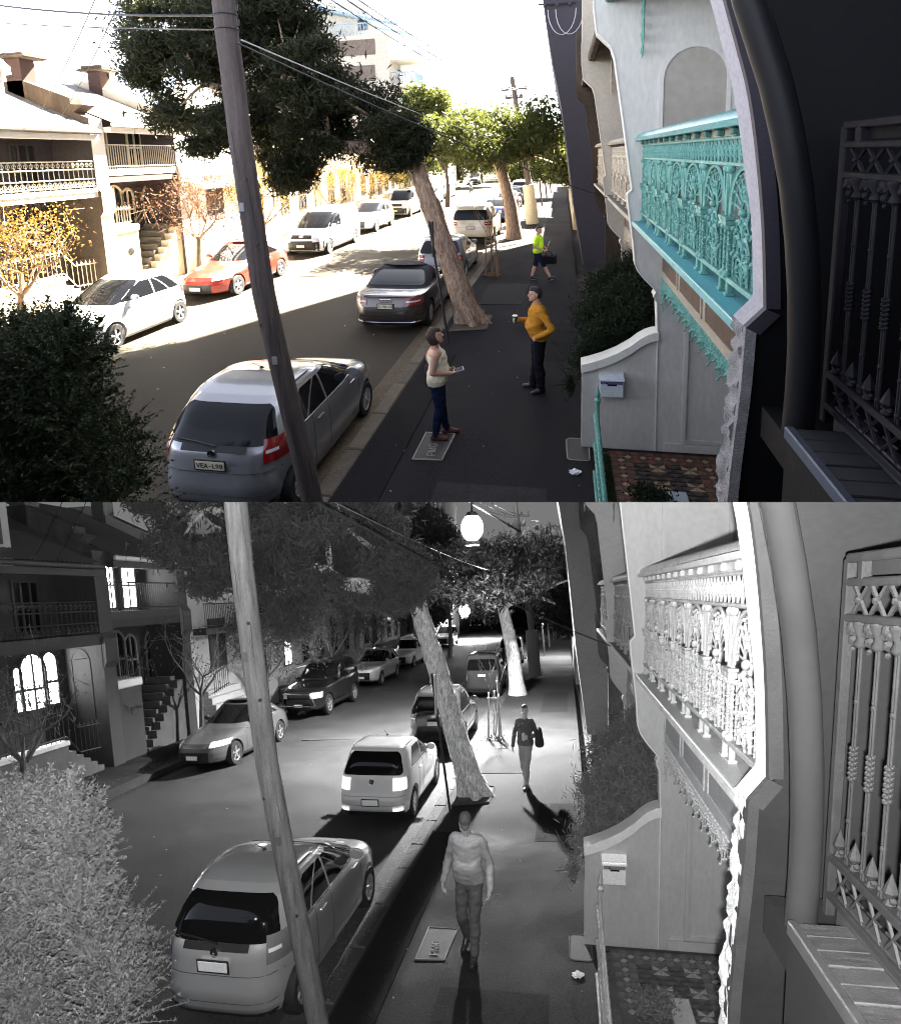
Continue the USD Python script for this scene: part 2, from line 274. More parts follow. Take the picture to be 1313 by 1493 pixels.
# people
M("skin", (0.48, 0.27, 0.19), 0.55, 0.06, 20, 0, 0.42, spec=0.35); M("hair_brown", (0.045, 0.019, 0.013), 0.6, 0.3, 30, 0.5, 0.10, stretch=(1, 1, .2)); M("hair_black", (0.018, 0.014, 0.014), 0.55, 0.2, 30, 0.5, 0.03)
M("cream_cloth", (0.70, 0.62, 0.46), 0.9, 0.06, 10, 0.2, 0.5, spec=0.08); M("navy_denim", (0.012, 0.018, 0.045), 0.9, 0.15, 10, 0.2, 0.08, spec=0.08); M("mustard", (0.46, 0.20, 0.025), 0.9, 0.08, 9, 0.3, 0.3, spec=0.08); M("black_cloth", (0.008, 0.008, 0.012), 0.9, 0.1, 9, 0.2, 0.04, spec=0.08)
M("hivis", (0.55, 0.85, 0.04), 0.8, 0.05, 9, 0.2, 0.5, spec=0.08); M("navy_cloth", (0.012, 0.014, 0.035), 0.9, 0.1, 9, 0.2, 0.05, spec=0.08); M("shoe_brown", (0.10, 0.035, 0.028), 0.5, 0.1, 9, 0.1, 0.06); M("shoe_black", (0.012, 0.011, 0.012), 0.35, 0.1, 9, 0, 0.03, spec=0.6); M("sole_white", (0.7, 0.7, 0.7), 0.7, 0.05, 9, 0, 0.5)
M("phone", (0.75, 0.75, 0.77), 0.3, 0, 3, 0, 0.6); M("screen_black", (0.01, 0.01, 0.012), 0.1, 0, 3, 0, 0.02); M("cup_green", (0.010, 0.055, 0.050), 0.5, 0, 3, 0, 0.1); M("paper_white", (0.8, 0.8, 0.78), 0.6, 0, 3, 0, 0.75); M("gold", (0.75, 0.62, 0.30), 0.5, 0, 3, 0, 0.5)
M("purple_cloth", (0.05, 0.015, 0.03), 0.9, 0.1, 9, 0.1, 0.1); M("red_cloth", (0.25, 0.03, 0.03), 0.9, 0.1, 9, 0.1, 0.1); M("grey_jumper", (0.30, 0.30, 0.30), 0.9, 0.1, 9, 0.2, 0.34, spec=0.08); M("dark_jacket", (0.06, 0.06, 0.06), 0.9, 0.1, 9, 0.2, 0.10, spec=0.08); M("light_trousers", (0.3, 0.3, 0.3), 0.9, 0.1, 9, 0.2, 0.26, spec=0.08)
M("sign_metal", (0.02, 0.022, 0.03), 0.5, 0.1, 9, 0, 0.03); M("sign_white", (0.7, 0.7, 0.7), 0.5, 0.05, 9, 0, 0.6); M("cream_wrap", (0.52, 0.47, 0.34), 0.7, 0.1, 4, 0.1, 0.22); M("stake", (0.14, 0.09, 0.06), 0.9, 0.2, 9, 0.3, 0.24)
M("wire", (0.02, 0.02, 0.022), 0.5, 0, 9, 0, 0.03); M("wire_pale", (0.35, 0.35, 0.38), 0.5, 0, 9, 0, 0.25)
M("apartment_wall", (0.36, 0.33, 0.28), 0.8, 0.05, 0.5, 0.1, 0.15); M("apartment_panel", (0.10, 0.078, 0.066), 0.8, 0.05, 0.5, 0.1, 0.08); M("pergola", (0.18, 0.26, 0.34), 0.6, 0.1, 3, 0, 0.08)
M("tail_glow", (1, 1, 1), kind="emit", e=.10); M("lamp_beam", (1, 1, 1), kind="emit", e=1.0); M("lamp_globe", (1, 1, 1), kind="emit", e=1.0); M("shop_glow", (1, 1, 1), kind="emit", e=1.0); M("night_sky", (1, 1, 1), kind="emit", e=0.004)  # tail glow: emission stands in for light thrown back by the lenses
M("earth", (0.06, 0.05, 0.04), 0.95, 0.2, 1, 0.3, 0.05); M("parapet_render", (0.6, 0.57, 0.5), 0.8, 0.1, 1.4, 0.1, 0.12, fine=.3); M("light_block_dark", (0.004, 0.004, 0.004), 0.95, 0, 2, 0, 0.004, spec=0.0, fine=0.0)
M("concrete", (0.25, 0.25, 0.25), 0.9, 0.1, 2, 0.3, 0.05)
# ---------------------------------------------------------------- vehicles
SPECS = {
 "hatch": dict(L=3.9, Wd=1.69, H=1.525, nr=5.2, nf=4.5, wr=0.30, ax=(0.62, 3.12), zb=0.98, split=(1.55, 2.62), quarter=True,
   tab=[(.16,.90,.30,-.30),(.24,.965,.07,-.08),(.34,.985,.02,-.02),(.50,1.0,.0,.0),(.66,1.0,.03,-.05),(.80,.995,.06,-.22),(.90,.985,.085,-.52),(.97,.97,.13,-.86),(1.05,.94,.19,-1.05),(1.20,.885,.33,-1.38),(1.35,.82,.52,-1.74),(1.43,.765,.68,-2.02),(1.48,.70,.83,-2.22),(1.51,.61,1.0,-2.42),(1.525,.45,1.25,-2.62)], rw=(1.0,1.37), tail=(.80,1.06,.74,.94)),
 "polo": dict(L=3.97, Wd=1.68, H=1.46, nr=7, nf=4.5, wr=0.30, ax=(0.78, 3.22), zb=0.95, split=(1.62, 2.62), quarter=False,
   tab=[(.16,.90,.25,-.30),(.24,.965,.06,-.08),(.34,.985,.01,-.02),(.50,1.0,.0,.0),(.64,1.0,.07,-.04),(.78,.995,.12,-.16),(.87,.98,.15,-.62),(.93,.965,.18,-1.0),(1.0,.94,.23,-1.18),(1.15,.89,.36,-1.5),(1.30,.83,.52,-1.86),(1.38,.78,.62,-2.1),(1.43,.71,.74,-2.3),(1.45,.62,.9,-2.5),(1.46,.45,1.1,-2.65)], rw=(.95,1.33), tail=(.68,.90,.60,.93)),
 "mazda": dict(L=4.5, Wd=1.76, H=1.47, nr=5.5, nf=3.6, wr=0.32, ax=(0.95, 3.58), zb=0.95, split=(1.95, 2.95), quarter=False,
   tab=[(.16,.90,.3,-.30),(.24,.965,.08,-.07),(.34,.985,.02,-.01),(.48,1.0,.0,.0),(.62,1.0,.06,-.05),(.72,.995,.10,-.16),(.82,.98,.16,-.62),(.90,.96,.25,-1.15),(.97,.935,.45,-1.42),(1.12,.88,.75,-1.78),(1.28,.82,1.12,-2.16),(1.38,.76,1.4,-2.42),(1.44,.68,1.65,-2.65),(1.46,.58,1.85,-2.8),(1.47,.42,2.0,-2.9)], rw=(1.0,1.36), tail=(.78,.95,.60,.92)),
 "cabrio": dict(L=4.55, Wd=1.85, H=1.38, nr=5.5, nf=4.5, wr=0.33, ax=(0.95, 3.75), zb=0.97, split=(1.95, 2.95), quarter=False, soft=.965,
   tab=[(.16,.90,.30,-.30),(.24,.965,.10,-.08),(.34,.985,.03,-.02),(.50,1.0,.0,.0),(.66,1.0,.03,-.05),(.80,.99,.07,-.30),(.88,.975,.10,-.80),(.93,.955,.16,-1.25),(.955,.93,.72,-1.5),(.98,.915,.85,-1.58),(1.10,.87,1.15,-1.85),(1.22,.81,1.48,-2.1),(1.31,.74,1.8,-2.35),(1.36,.64,2.1,-2.55),(1.375,.52,2.3,-2.68),(1.38,.4,2.45,-2.75)], rw=(1.02,1.28), tail=(.72,.88,.52,.93)),
 "van": dict(L=4.9, Wd=1.9, H=1.95, nr=9, nf=5, wr=0.33, ax=(0.95, 3.95), zb=1.15, split=(2.55, 2.62), quarter=False,
   tab=[(.20,.92,.15,-.20),(.30,.975,.03,-.05),(.50,1.0,.0,.0),(.75,1.0,.01,-.05),(.95,1.0,.02,-.16),(1.06,.99,.03,-.45),(1.14,.98,.04,-.82),(1.3,.965,.05,-1.02),(1.55,.93,.08,-1.36),(1.75,.895,.12,-1.66),(1.86,.85,.18,-1.9),(1.92,.78,.28,-2.15),(1.945,.66,.45,-2.4),(1.95,.5,.7,-2.7)], rw=(1.2,1.72), tail=(.75,1.15,.82,.94)),
 "kangoo": dict(L=4.2, Wd=1.75, H=1.83, nr=8, nf=5, wr=0.31, ax=(0.75, 3.4), zb=1.08, split=(1.75, 2.5), quarter=False,
   tab=[(.20,.92,.15,-.20),(.30,.975,.03,-.05),(.50,1.0,.0,.0),(.75,1.0,.02,-.05),(.92,1.0,.04,-.3),(1.02,.985,.06,-.85),(1.1,.97,.08,-1.02),(1.35,.93,.15,-1.32),(1.6,.88,.23,-1.66),(1.72,.83,.28,-1.9),(1.79,.75,.36,-2.1),(1.82,.64,.5,-2.3),(1.83,.5,.7,-2.5)], rw=(1.15,1.6), tail=(.72,.95,.80,.93)),
 "suv": dict(L=4.95, Wd=1.95, H=1.9, nr=7, nf=5, wr=0.39, ax=(1.05, 3.9), zb=1.17, split=(1.9, 3.0), quarter=True,
   tab=[(.30,.90,.20,-.25),(.40,.965,.05,-.06),(.55,.99,.0,.0),(.75,1.0,.02,-.02),(.95,.995,.05,-.08),(1.08,.985,.07,-.30),(1.14,.97,.085,-1.05),(1.20,.955,.11,-1.42),(1.4,.915,.20,-1.7),(1.6,.865,.32,-1.98),(1.74,.81,.44,-2.2),(1.82,.75,.56,-2.4),(1.87,.66,.72,-2.65),(1.895,.55,.95,-2.9),(1.9,.42,1.2,-3.1)], rw=(1.2,1.66), tail=(.95,1.13,.64,.94)),
 "smallsuv": dict(L=4.6, Wd=1.8, H=1.7, nr=6, nf=4.5, wr=0.35, ax=(0.95, 3.6), zb=1.05, split=(1.85, 2.85), quarter=True,
   tab=[(.25,.90,.22,-.25),(.34,.965,.05,-.06),(.50,.99,.0,.0),(.68,1.0,.03,-.03),(.85,.995,.07,-.15),(.96,.985,.10,-.55),(1.02,.97,.13,-1.15),(1.09,.95,.18,-1.35),(1.25,.91,.32,-1.65),(1.42,.86,.5,-1.98),(1.54,.81,.62,-2.22),(1.62,.74,.75,-2.45),(1.67,.65,.92,-2.65),(1.695,.54,1.15,-2.85),(1.7,.42,1.35,-3.0)], rw=(1.1,1.5), tail=(.85,1.08,.66,.93)),
}
def rline(g, P, r): g.tube(P, r, 4, False)
def car(name, label, group, kind, paint, pos, head=1, yaw=0.0, sl=1.0, detail=2, plate=None, rims="rim", plate_m="plate_cream", ink="plate_ink", bumper=None, extra=(), antenna=None, roofm=None, hs=1.0, tail_bright=None, cat="car", wide=1.0):
    S = SPECS[kind]; L, w0 = S["L"], S["Wd"] / 2 * wide
    tab = np.array(S["tab"]); zs_ = tab[:, 0]
    fw, fr, ff = PchipInterpolator(zs_, tab[:, 1] * w0), PchipInterpolator(zs_, tab[:, 2]), PchipInterpolator(zs_, L + tab[:, 3])
    nr, nf = S["nr"], S["nf"]
    def side(y, z, s):
        w, a, b = fw(z), fr(z), ff(z); yc, l = (a + b) / 2, (b - a) / 2
        t = np.clip((y - yc) / l, -1, 1); n = np.where(t > 0, nf, nr)
        return np.stack([s * w * (1 - np.abs(t) ** n) ** (1 / n), y, z + 0 * y], -1)
    def end(x, z, front):
        w, a, b = fw(z), fr(z), ff(z); yc, l = (a + b) / 2, (b - a) / 2; n = nf if front else nr
        t = (1 - np.clip(np.abs(x / w), 0, 1) ** n) ** (1 / n)
        return np.stack([x + 0 * z, yc + (l * t if front else -l * t), z + 0 * x], -1)
    def shell(z0, z1, k=30, m=72):
        zz = np.linspace(z0, z1, k) if z1 - z0 < .6 else np.sort(np.concatenate([np.linspace(z0, z1, k // 2), tab[(zs_ > z0 + .01) & (zs_ < z1 - .01), 0]]))
        an = np.arange(m) * 2 * np.pi / m; an = an - 0.16 * np.sin(4 * an)
        rows = []
        for z in zz:
            w, a, b = float(fw(z)), float(fr(z)), float(ff(z)); n = np.where(np.sin(an) > 0, nf, nr)
            c, s = np.cos(an), np.sin(an); rr = (np.abs(c) ** n + np.abs(s) ** n) ** (-1 / n)
            rows.append(np.stack([w * rr * c, (a + b) / 2 + (b - a) / 2 * rr * s, np.full(m, z)], -1))
        v = np.vstack(rows); q = len(zz); i, j = np.meshgrid(np.arange(q - 1), np.arange(m), indexing="ij"); j2 = (j + 1) % m
        f = np.stack([i * m + j, i * m + j2, (i + 1) * m + j2, (i + 1) * m + j], -1).reshape(-1, 4); f = np.vstack([f[:, [0, 1, 2]], f[:, [0, 2, 3]]])
        top, bot = len(v), len(v) + 1; yt = rows[-1][:, 1].mean()
        v = np.vstack([v, [[0, yt, z1 + (0.012 if z1 > .9 * S["H"] else 0)], [0, L / 2, z0]]])
        jj = np.arange(m); o = (q - 1) * m
        return v, np.vstack([f, np.stack([o + jj, o + (jj + 1) % m, np.full(m, top)], 1), np.stack([(jj + 1) % m, jj, np.full(m, bot)], 1)])
    c0, s0 = math.cos(yaw + (0 if head > 0 else math.pi)), math.sin(yaw + (0 if head > 0 else math.pi))
    def place(v):
        y = (v[:, 1] - L / 2) * sl; return np.stack([pos[0] + v[:, 0] * c0 - y * s0, pos[1] + v[:, 0] * s0 + y * c0, pos[2] + v[:, 2] * hs], 1)
    th = Thing(name, label, cat, pos, group)
    def put(nm, g, m, smooth=False, label=None, parent=None):
        v, f = g.arr() if isinstance(g, G) else g
        return th.part(nm, (place(np.asarray(v, float)), f), m, label, parent, smooth)
    soft = S.get("soft")
    v, f = shell(tab[0, 0], soft or tab[-1, 0])
    body = m3.Manifold(m3.Mesh(np.asarray(v, np.float32), np.asarray(f, np.uint32)))
    wr = S["wr"]
    if body.status() == m3.Error.NoError and not body.is_empty():
        for ya in S["ax"]:
            for sgn in (-1, 1):
                cyl = m3.Manifold.cylinder(0.36, wr + .055, wr + .055, 24).rotate((0, 90, 0)).translate((sgn * (w0 - .24) - (.0 if sgn > 0 else .36), ya, wr))
                body = body - cyl
        me = body.to_mesh(); v, f = np.array(me.vert_properties[:, :3]), np.array(me.tri_verts)
    put("body", (v, f), paint, 32)
    if soft: put("soft_top", shell(soft - .01, tab[-1, 0]), "soft_top", 40)
    # glass
    zt = S["H"] - .11; zb = S["zb"]
    def sidewin(ya, yb, s, za, zb_, off=.004, n=9):
        zz = np.linspace(za, zb_, 6); P = []
        for z in zz:
            a, b = ya(z), yb(z); y = np.linspace(a, max(b, a + .02), n); P.append(side(y, np.full(n, z), s))
        P = np.array(P); P[..., 0] += s * off; P[..., 2] += off * .3; return P
    back = lambda z: float(fr(z)) + (.36 if S["quarter"] else .50) + .10 * (z - zb)
    front = lambda z: float(ff(z)) - .17
    a, b = S["split"]
    segs = [("rear_side_window", back if not S["quarter"] else (lambda z: max(back(z) + .48, 0)), lambda z: a - .0), ("front_side_window", lambda z: a + .05, lambda z: min(front(z), b + 1.2))]
    if kind == "van": segs = segs[1:]
    if S["quarter"]: segs.append(("quarter_window", lambda z: back(z) + .06 * (z - zb) / .4, lambda z: back(z) + .43))
    for nm, ya, yb in segs:
        for s in (-1, 1):
            g = G(); g.patch(sidewin(ya, yb, s, zb + .04, zt - .03)); put(nm, g, "car_glass", True)
    def endpatch(x0, x1, z0, z1, front_, off=.005, nx=13, nz=6, dx=0.0, x0b=None, x1b=None):
        zz = np.linspace(z0, z1, nz); P = []
        for i, z in enumerate(zz):
            t = i / (nz - 1); xa = x0 + ((x0b if x0b is not None else x0) - x0) * t; xb = x1 + ((x1b if x1b is not None else x1) - x1) * t
            P.append(end(np.linspace(xa, xb, nx) * float(fw(z)) if dx == 0 else np.linspace(xa, xb, nx), np.full(nx, z), front_))
        P = np.array(P); P[..., 1] += off if front_ else -off; P[..., 2] += off * .5; return P
    def rounded(x0, x1, z0, z1, front_, off, top=1.0, nz=12, rd=.10):
        zz = np.linspace(z0, z1, nz); P = []
        for i, z in enumerate(zz):
            v_ = 2 * i / (nz - 1) - 1; k_ = (1 + (top - 1) * i / (nz - 1)) * (1 - rd * abs(v_) ** 7); P.append(end(np.linspace(x0, x1, 15) * k_ * float(fw(z)), np.full(15, z), front_))
        P = np.array(P); P[..., 1] += off if front_ else -off; P[..., 2] += off * .5; return P
    g = G(); g.patch(rounded(-.90, .90, float(zs_[np.searchsorted(zs_, zb - .02)]) + .02, zt, True, .006)); put("windscreen", g, "car_glass", True)
    rz0, rz1 = S["rw"]
    g = G(); g.patch(rounded(-.90, .90, rz0, rz1, False, .006, .93)); put("rear_window", g, "car_glass", True)
    # lamps
    tz0, tz1, tx0, tx1 = S["tail"]
    for s in (-1, 1):
        g = G(); g.patch(endpatch(s * tx0, s * tx1, tz0, tz1, False, .010, nx=12)); pl = put("tail_lamp", g, tail_bright or "tail_red", True)
        if detail > 1 and not tail_bright: zc_ = (tz0 + tz1) / 2; g = G(); g.patch(endpatch(s * (tx0 + .03), s * (tx1 - .05), zc_ - .018, zc_ + .018, False, .014, nx=8, nz=3)); put("lamp_inner", g, "lamp_clear", True, parent=pl)
        g = G(); hz = [z for z, _, _, fo in S["tab"] if fo <= -.02]; h0 = .62 if S["H"] < 1.6 else .75
        g.patch(endpatch(s * .55, s * .92, h0, h0 + (.13 if S["H"] < 1.6 else .2), True, .010, nx=12)); put("headlamp", g, "lamp_clear", True)
    # plates, trim
    pz = {"hatch": .80, "polo": .48, "cabrio": .70, "van": .85, "kangoo": .95, "suv": .84, "smallsuv": .85, "mazda": .8}[kind]
    def plate_on(front_, z, txt):
        y = float(end(np.array(0.0), np.array(z), front_)[1]); y += .03 if front_ else -.03
        g = G(); g.bevel(-.205, .205, y - .008, y + .010, z - .072, z + .072, .004); pf = put("plate_holder", g, "black_trim"); g = G(); g.bevel(-.186, .186, y - .012, y + .012, z - .054, z + .054, .003); pp = put("number_plate", g, plate_m)
        if txt:
            g = G(); g.text(txt, .056, (0, y + (.013 if front_ else -.013), z), (-1 if front_ else 1, 0, 0), (0, 0, 1), .002); put("plate_lettering", g, ink, parent=pp)
    if plate is not None:
        plate_on(head < 0, (pz if head > 0 else .40 if S["H"] < 1.6 else .5), plate)
    g = G(); g.patch(endpatch(-.9, .9, .17 if S["H"] < 1.8 else .3, .30 if S["H"] < 1.8 else .42, False, .006)); put("rear_valance", g, "black_trim", True)
    bm = bumper or "black_trim"
    g = G(); g.patch(endpatch(-.55, .55, .24 if S["H"] < 1.6 else .32, .52 if S["H"] < 1.6 else .72, True, .008)); put("grille", g, bm, True)
    if bumper:
        g = G(); g.patch(endpatch(-.93, .93, .24, .66, True, .012)); put("front_bumper", g, bumper, True)
    if kind == "van" or kind == "suv":
        g = G(); g.patch(endpatch(-.5, .5, .8, .98, True, .010)); put("upper_grille", g, "black_trim", True)
    # mirrors
    for s in (-1, 1):
        g = G(); ym = float(ff(zb + .08)) - .42; p = side(np.array(ym), np.array(zb + .06), s)
        ms = trimesh.creation.icosphere(2); vv = ms.vertices * [.115, .07, .075]; vv[:, 1] = np.where(vv[:, 1] < -.03, -.03, vv[:, 1]); g.add(vv + p + [s * .12, .02, .05], ms.faces); put("wing_mirror", g, paint, 40)
    if detail >= 1:
        g = G()
        for s in (-1, 1):
            for yy in ([a + .02, b + (ff(zb) - b) * .35] + ([S["ax"][0] + .45] if detail > 1 else [])):
                zz = np.linspace(.32, zb + .02, 8); P = side(np.full(8, float(yy)), zz, s); P[:, 0] += s * .001; rline(g, P, .004)
            yy = np.linspace(S["ax"][0] + .40, S["ax"][1] - .40, 14); P = side(yy, np.full(14, .25 if S["H"] < 1.6 else .34), s); P[:, 0] += s * .004; rline(g, P, .012)
        zz = rz0 - .03; xx = np.linspace(-.9, .9, 15)
        for z in (S["tail"][0] - .10, .42):
            P = end(xx * float(fw(z)), np.full(15, z), False); P[:, 1] -= .001; rline(g, P, .004)
        put("panel_seams", g, "black_trim")
        for s in (-1, 1):
            for yy in (a - .25, b - .12):
                p = side(np.array(yy), np.array(zb - .10), s); g = G(); g.bevel(p[0] - .02, p[0] + .02, yy - .09, yy + .09, p[2] - .014, p[2] + .014, .008); put("door_handle", g, paint)
    if detail > 1:
        g = G()
        for s in (-1, 1):
            yy = np.linspace(back(zb) + .0, front(zb) + .1, 16); P = side(yy, np.full(16, zb + .02), s); P[:, 0] += s * .006; rline(g, P, .007)
        put("window_trim", g, "chrome" if kind in ("cabrio", "hatch") else "black_trim")
        for s in (-1, 1):
            if soft: continue
            z1 = S["H"] - .055; yy = np.linspace(float(fr(z1)) + .12, float(ff(z1)) - .25, 14); P = side(yy, np.full(14, z1), s); P[:, 2] += .004; g = G(); rline(g, P, .010); put("roof_channel", g, "black_trim")
        g = G(); y = lambda z: float(end(np.array(0.0), np.array(z), False)[1])
        if kind == "hatch":
            g = G(); g.lathe([(.012, -.02), (.05, -.015), (.05, .015), (.012, .02)], (0, y(.93) - .02, .925), 16, 1); put("badge", g, "chrome")
            g = G(); g.tube([(.03, y(1.0) - .03, 1.0), (-.25, y(1.04) - .03, 1.035), (-.5, y(1.06) - .02, 1.05)], .012, 5); put("rear_wiper", g, "black_trim")
            g = G(); g.patch(endpatch(-.42, .42, .93, 1.0, False, .014, dx=1)); put("tailgate_garnish", g, "black_trim", True)
        if kind == "cabrio":
            g = G(); yy = y(.80) - .012
            for q in range(4): an = np.linspace(0, 2 * np.pi, 15); g.tube(np.stack([-.105 + .07 * q + .045 * np.cos(an), np.full(15, yy), .83 + .045 * np.sin(an)], -1), .007, 5, False)
            put("badge", g, "chrome")
            g = G(); xx = np.linspace(-.88, .88, 17); P = end(xx * float(fw(.3)), np.full(17, .30), False); P[:, 1] -= .012; rline(g, P, .010); P = end(xx * float(fw(.925)), np.full(17, .925), False); P[:, 1] -= .006; P[:, 2] += .012; rline(g, P, .012); put("chrome_strip", g, "chrome")
        if kind == "polo":
            g = G(); g.lathe([(.01, -.012), (.055, -.012), (.055, .012), (.01, .012)], (0, y(.84) - .01, .84), 18, 1); pb = put("badge", g, "black_trim")
            g = G(); an = np.linspace(0, 2 * np.pi, 19); g.tube(np.stack([.048 * np.cos(an), np.full(19, y(.84) - .024), .84 + .048 * np.sin(an)], -1), .005, 4, False)
            for sx in (-1, 1): g.tube([(sx * .030, y(.84) - .024, .872), (sx * .013, y(.84) - .024, .842), (0, y(.84) - .024, .862)], .004, 4, False); g.tube([(sx * .042, y(.84) - .024, .850), (sx * .02, y(.84) - .024, .806), (0, y(.84) - .024, .836)], .004, 4, False)
            put("badge_ring", g, "chrome", parent=pb)
            for s in (-1, 1): g = G(); g.patch(endpatch(s * .62, s * .88, .30, .36, False, .02, nx=8)); put("rear_reflector", g, "tail_glow" if NIGHT else "tail_red", True)  # at night the reflectors emit in place of throwing light back
    if antenna:
        z = S["H"]; g = G(); g.lathe([(.03, 0), (.028, .015), (.008, .03)], (0, antenna, z + .004), 10); g.tube([(0, antenna, z + .02), (0, antenna - .22, z + .16)], .005, 5); put("roof_antenna", g, "black_trim")
    for nm, m, fn in extra: g = G(); fn(g, end, side, S); put(nm, g, m, True)
    # wheels
    for ya in S["ax"]:
        for s in (-1, 1):
            xo = s * (w0 - .015); g = G(); hw = .10
            g.lathe([(wr * .64, -hw), (wr * .93, -hw), (wr, -hw * .7), (wr, hw * .7), (wr * .93, hw), (wr * .64, hw)], (xo - s * hw, ya, wr), 26, 0)
            pw = put("wheel", g, "tyre", 35)
            g = G(); g.lathe([(wr * .66, hw * .95), (wr * .60, hw * .80), (wr * .58, -hw)], (xo - s * hw, ya, wr), 24, 0) if s > 0 else g.lathe([(wr * .66, -hw * .95), (wr * .60, -hw * .80), (wr * .58, hw)], (xo - s * hw, ya, wr), 24, 0)
            ns = 7 if detail > 1 else 5; xr = xo - s * .018
            for q in range(ns):
                an = 2 * math.pi * q / ns + .3; dy, dz = math.cos(an), math.sin(an); py, pz_ = -dz, dy; r1, wd = wr * .63, wr * .085
                p0, p1 = np.array([xr + s * .004, ya + dy * .03, wr + dz * .03]), np.array([xr, ya + dy * r1, wr + dz * r1]); wv = np.array([0, py, pz_]); dp = np.array([s * .03, 0, 0])
                g.hexa([p0 - wv * wd * .7 - dp, p0 + wv * wd * .7 - dp, p1 + wv * wd * 1.2 - dp, p1 - wv * wd * 1.2 - dp, p0 - wv * wd * .7, p0 + wv * wd * .7, p1 + wv * wd * 1.2, p1 - wv * wd * 1.2])
            g.lathe([(.0, -.02), (wr * .17, -.02), (wr * .15, .012), (0, .014)] if s > 0 else [(.0, .02), (wr * .17, .02), (wr * .15, -.012), (0, -.014)], (xr, ya, wr), 12, 0)
            put("rim", g, rims, 30, parent=pw)
            g = G(); g.lathe([(0.01, -.03), (wr * .56, -.03), (wr * .56, .0), (.01, 0)], (xo - s * .09, ya, wr), 16, 0); put("brake_disc", g, "rim_dark", parent=pw)
    return th

# ---------------------------------------------------------------- people
def hull(*sp):
    return m3.Manifold.batch_hull([m3.Manifold.sphere(r, 14).translate(tuple(map(float, p))) for p, r in sp])
def blend(parts, edge=.022, it=8):
    m = parts[0]
    for q in parts[1:]: m = m + q
    m = m.refine_to_length(edge); me = m.to_mesh()
    t = trimesh.Trimesh(np.array(me.vert_properties[:, :3]), np.array(me.tri_verts), process=True)
    if it: trimesh.smoothing.filter_taubin(t, iterations=it)
    return np.array(t.vertices), np.array(t.faces)
def chain(pts, rs): return [hull((pts[i], rs[i]), (pts[i + 1], rs[i + 1])) for i in range(len(pts) - 1)]
def hand(wr, dirn, up, s, curl=.5, sc=1.0):
    """A palm with four bent fingers and a thumb; dirn: along the fingers, up: back of the hand, s: thumb side."""
    d = np.array(dirn, float); d /= np.linalg.norm(d); u = np.array(up, float); u -= d * (u @ d); u /= np.linalg.norm(u); t = np.cross(u, d) * s; w = np.array(wr, float)
    out = [hull((w, .022 * sc), (w + d * .075 * sc + t * .028 * sc, .013 * sc), (w + d * .07 * sc - t * .030 * sc, .012 * sc))]
    for k, (o, ln) in enumerate(((.030, .075), (.010, .085), (-.012, .078), (-.032, .060))):
        b0 = w + d * .072 * sc + t * o * sc; b1 = b0 + (d * math.cos(curl) - u * math.sin(curl)) * ln * .5 * sc; b2 = b1 + (d * math.cos(2.2 * curl) - u * math.sin(2.2 * curl)) * ln * .5 * sc
        out += chain([b0, b1, b2], [.0095 * sc, .0085 * sc, .007 * sc])
    b0 = w + d * .02 * sc + t * .025 * sc; b1 = b0 + (d * .6 + t * .75 - u * .2) * .04 * sc; b2 = b1 + (d * .9 + t * .2 - u * .35) * .035 * sc
    return out + chain([b0, b1, b2], [.012 * sc, .0105 * sc, .008 * sc])
def head(c, sc=1.0, tilt=0.0, turn=0.0):
    """Head shapes in the head's own frame: +y is the face."""
    ct, st, cr, sr = math.cos(tilt), math.sin(tilt), math.cos(turn), math.sin(turn)
    def q(x, y, z):
        x, y, z = x * sc, y * sc, z * sc; y, z = y * ct - z * st, y * st + z * ct; return np.array([c[0] + x * cr - y * sr, c[1] + x * sr + y * cr, c[2] + z])
    s = sc
    sk = [hull((q(0, .0, .035), .082 * s), (q(0, -.035, .03), .082 * s), (q(0, .045, -.075), .042 * s), (q(.035, .02, -.03), .05 * s), (q(-.035, .02, -.03), .05 * s)),
          hull((q(0, .082, .018), .010 * s), (q(0, .107, -.018), .015 * s), (q(.012, .088, -.026), .010 * s), (q(-.012, .088, -.026), .010 * s)),
          hull((q(.022, .078, -.055), .010 * s), (q(-.022, .078, -.055), .010 * s)), hull((q(0, .078, -.09), .018 * s), (q(0, .06, -.09), .022 * s)),
          hull((q(.045, .066, .030), .011 * s), (q(-.045, .066, .030), .011 * s))]
    for e in (-1, 1): sk.append(hull((q(e * .078, -.012, .018), .014 * s), (q(e * .084, -.018, -.005), .012 * s), (q(e * .078, -.008, -.03), .009 * s)))
    eyes = G()
    for e in (-1, 1): eyes.ball(q(e * .032, .072, .010), .011 * s)
    return sk, q, eyes
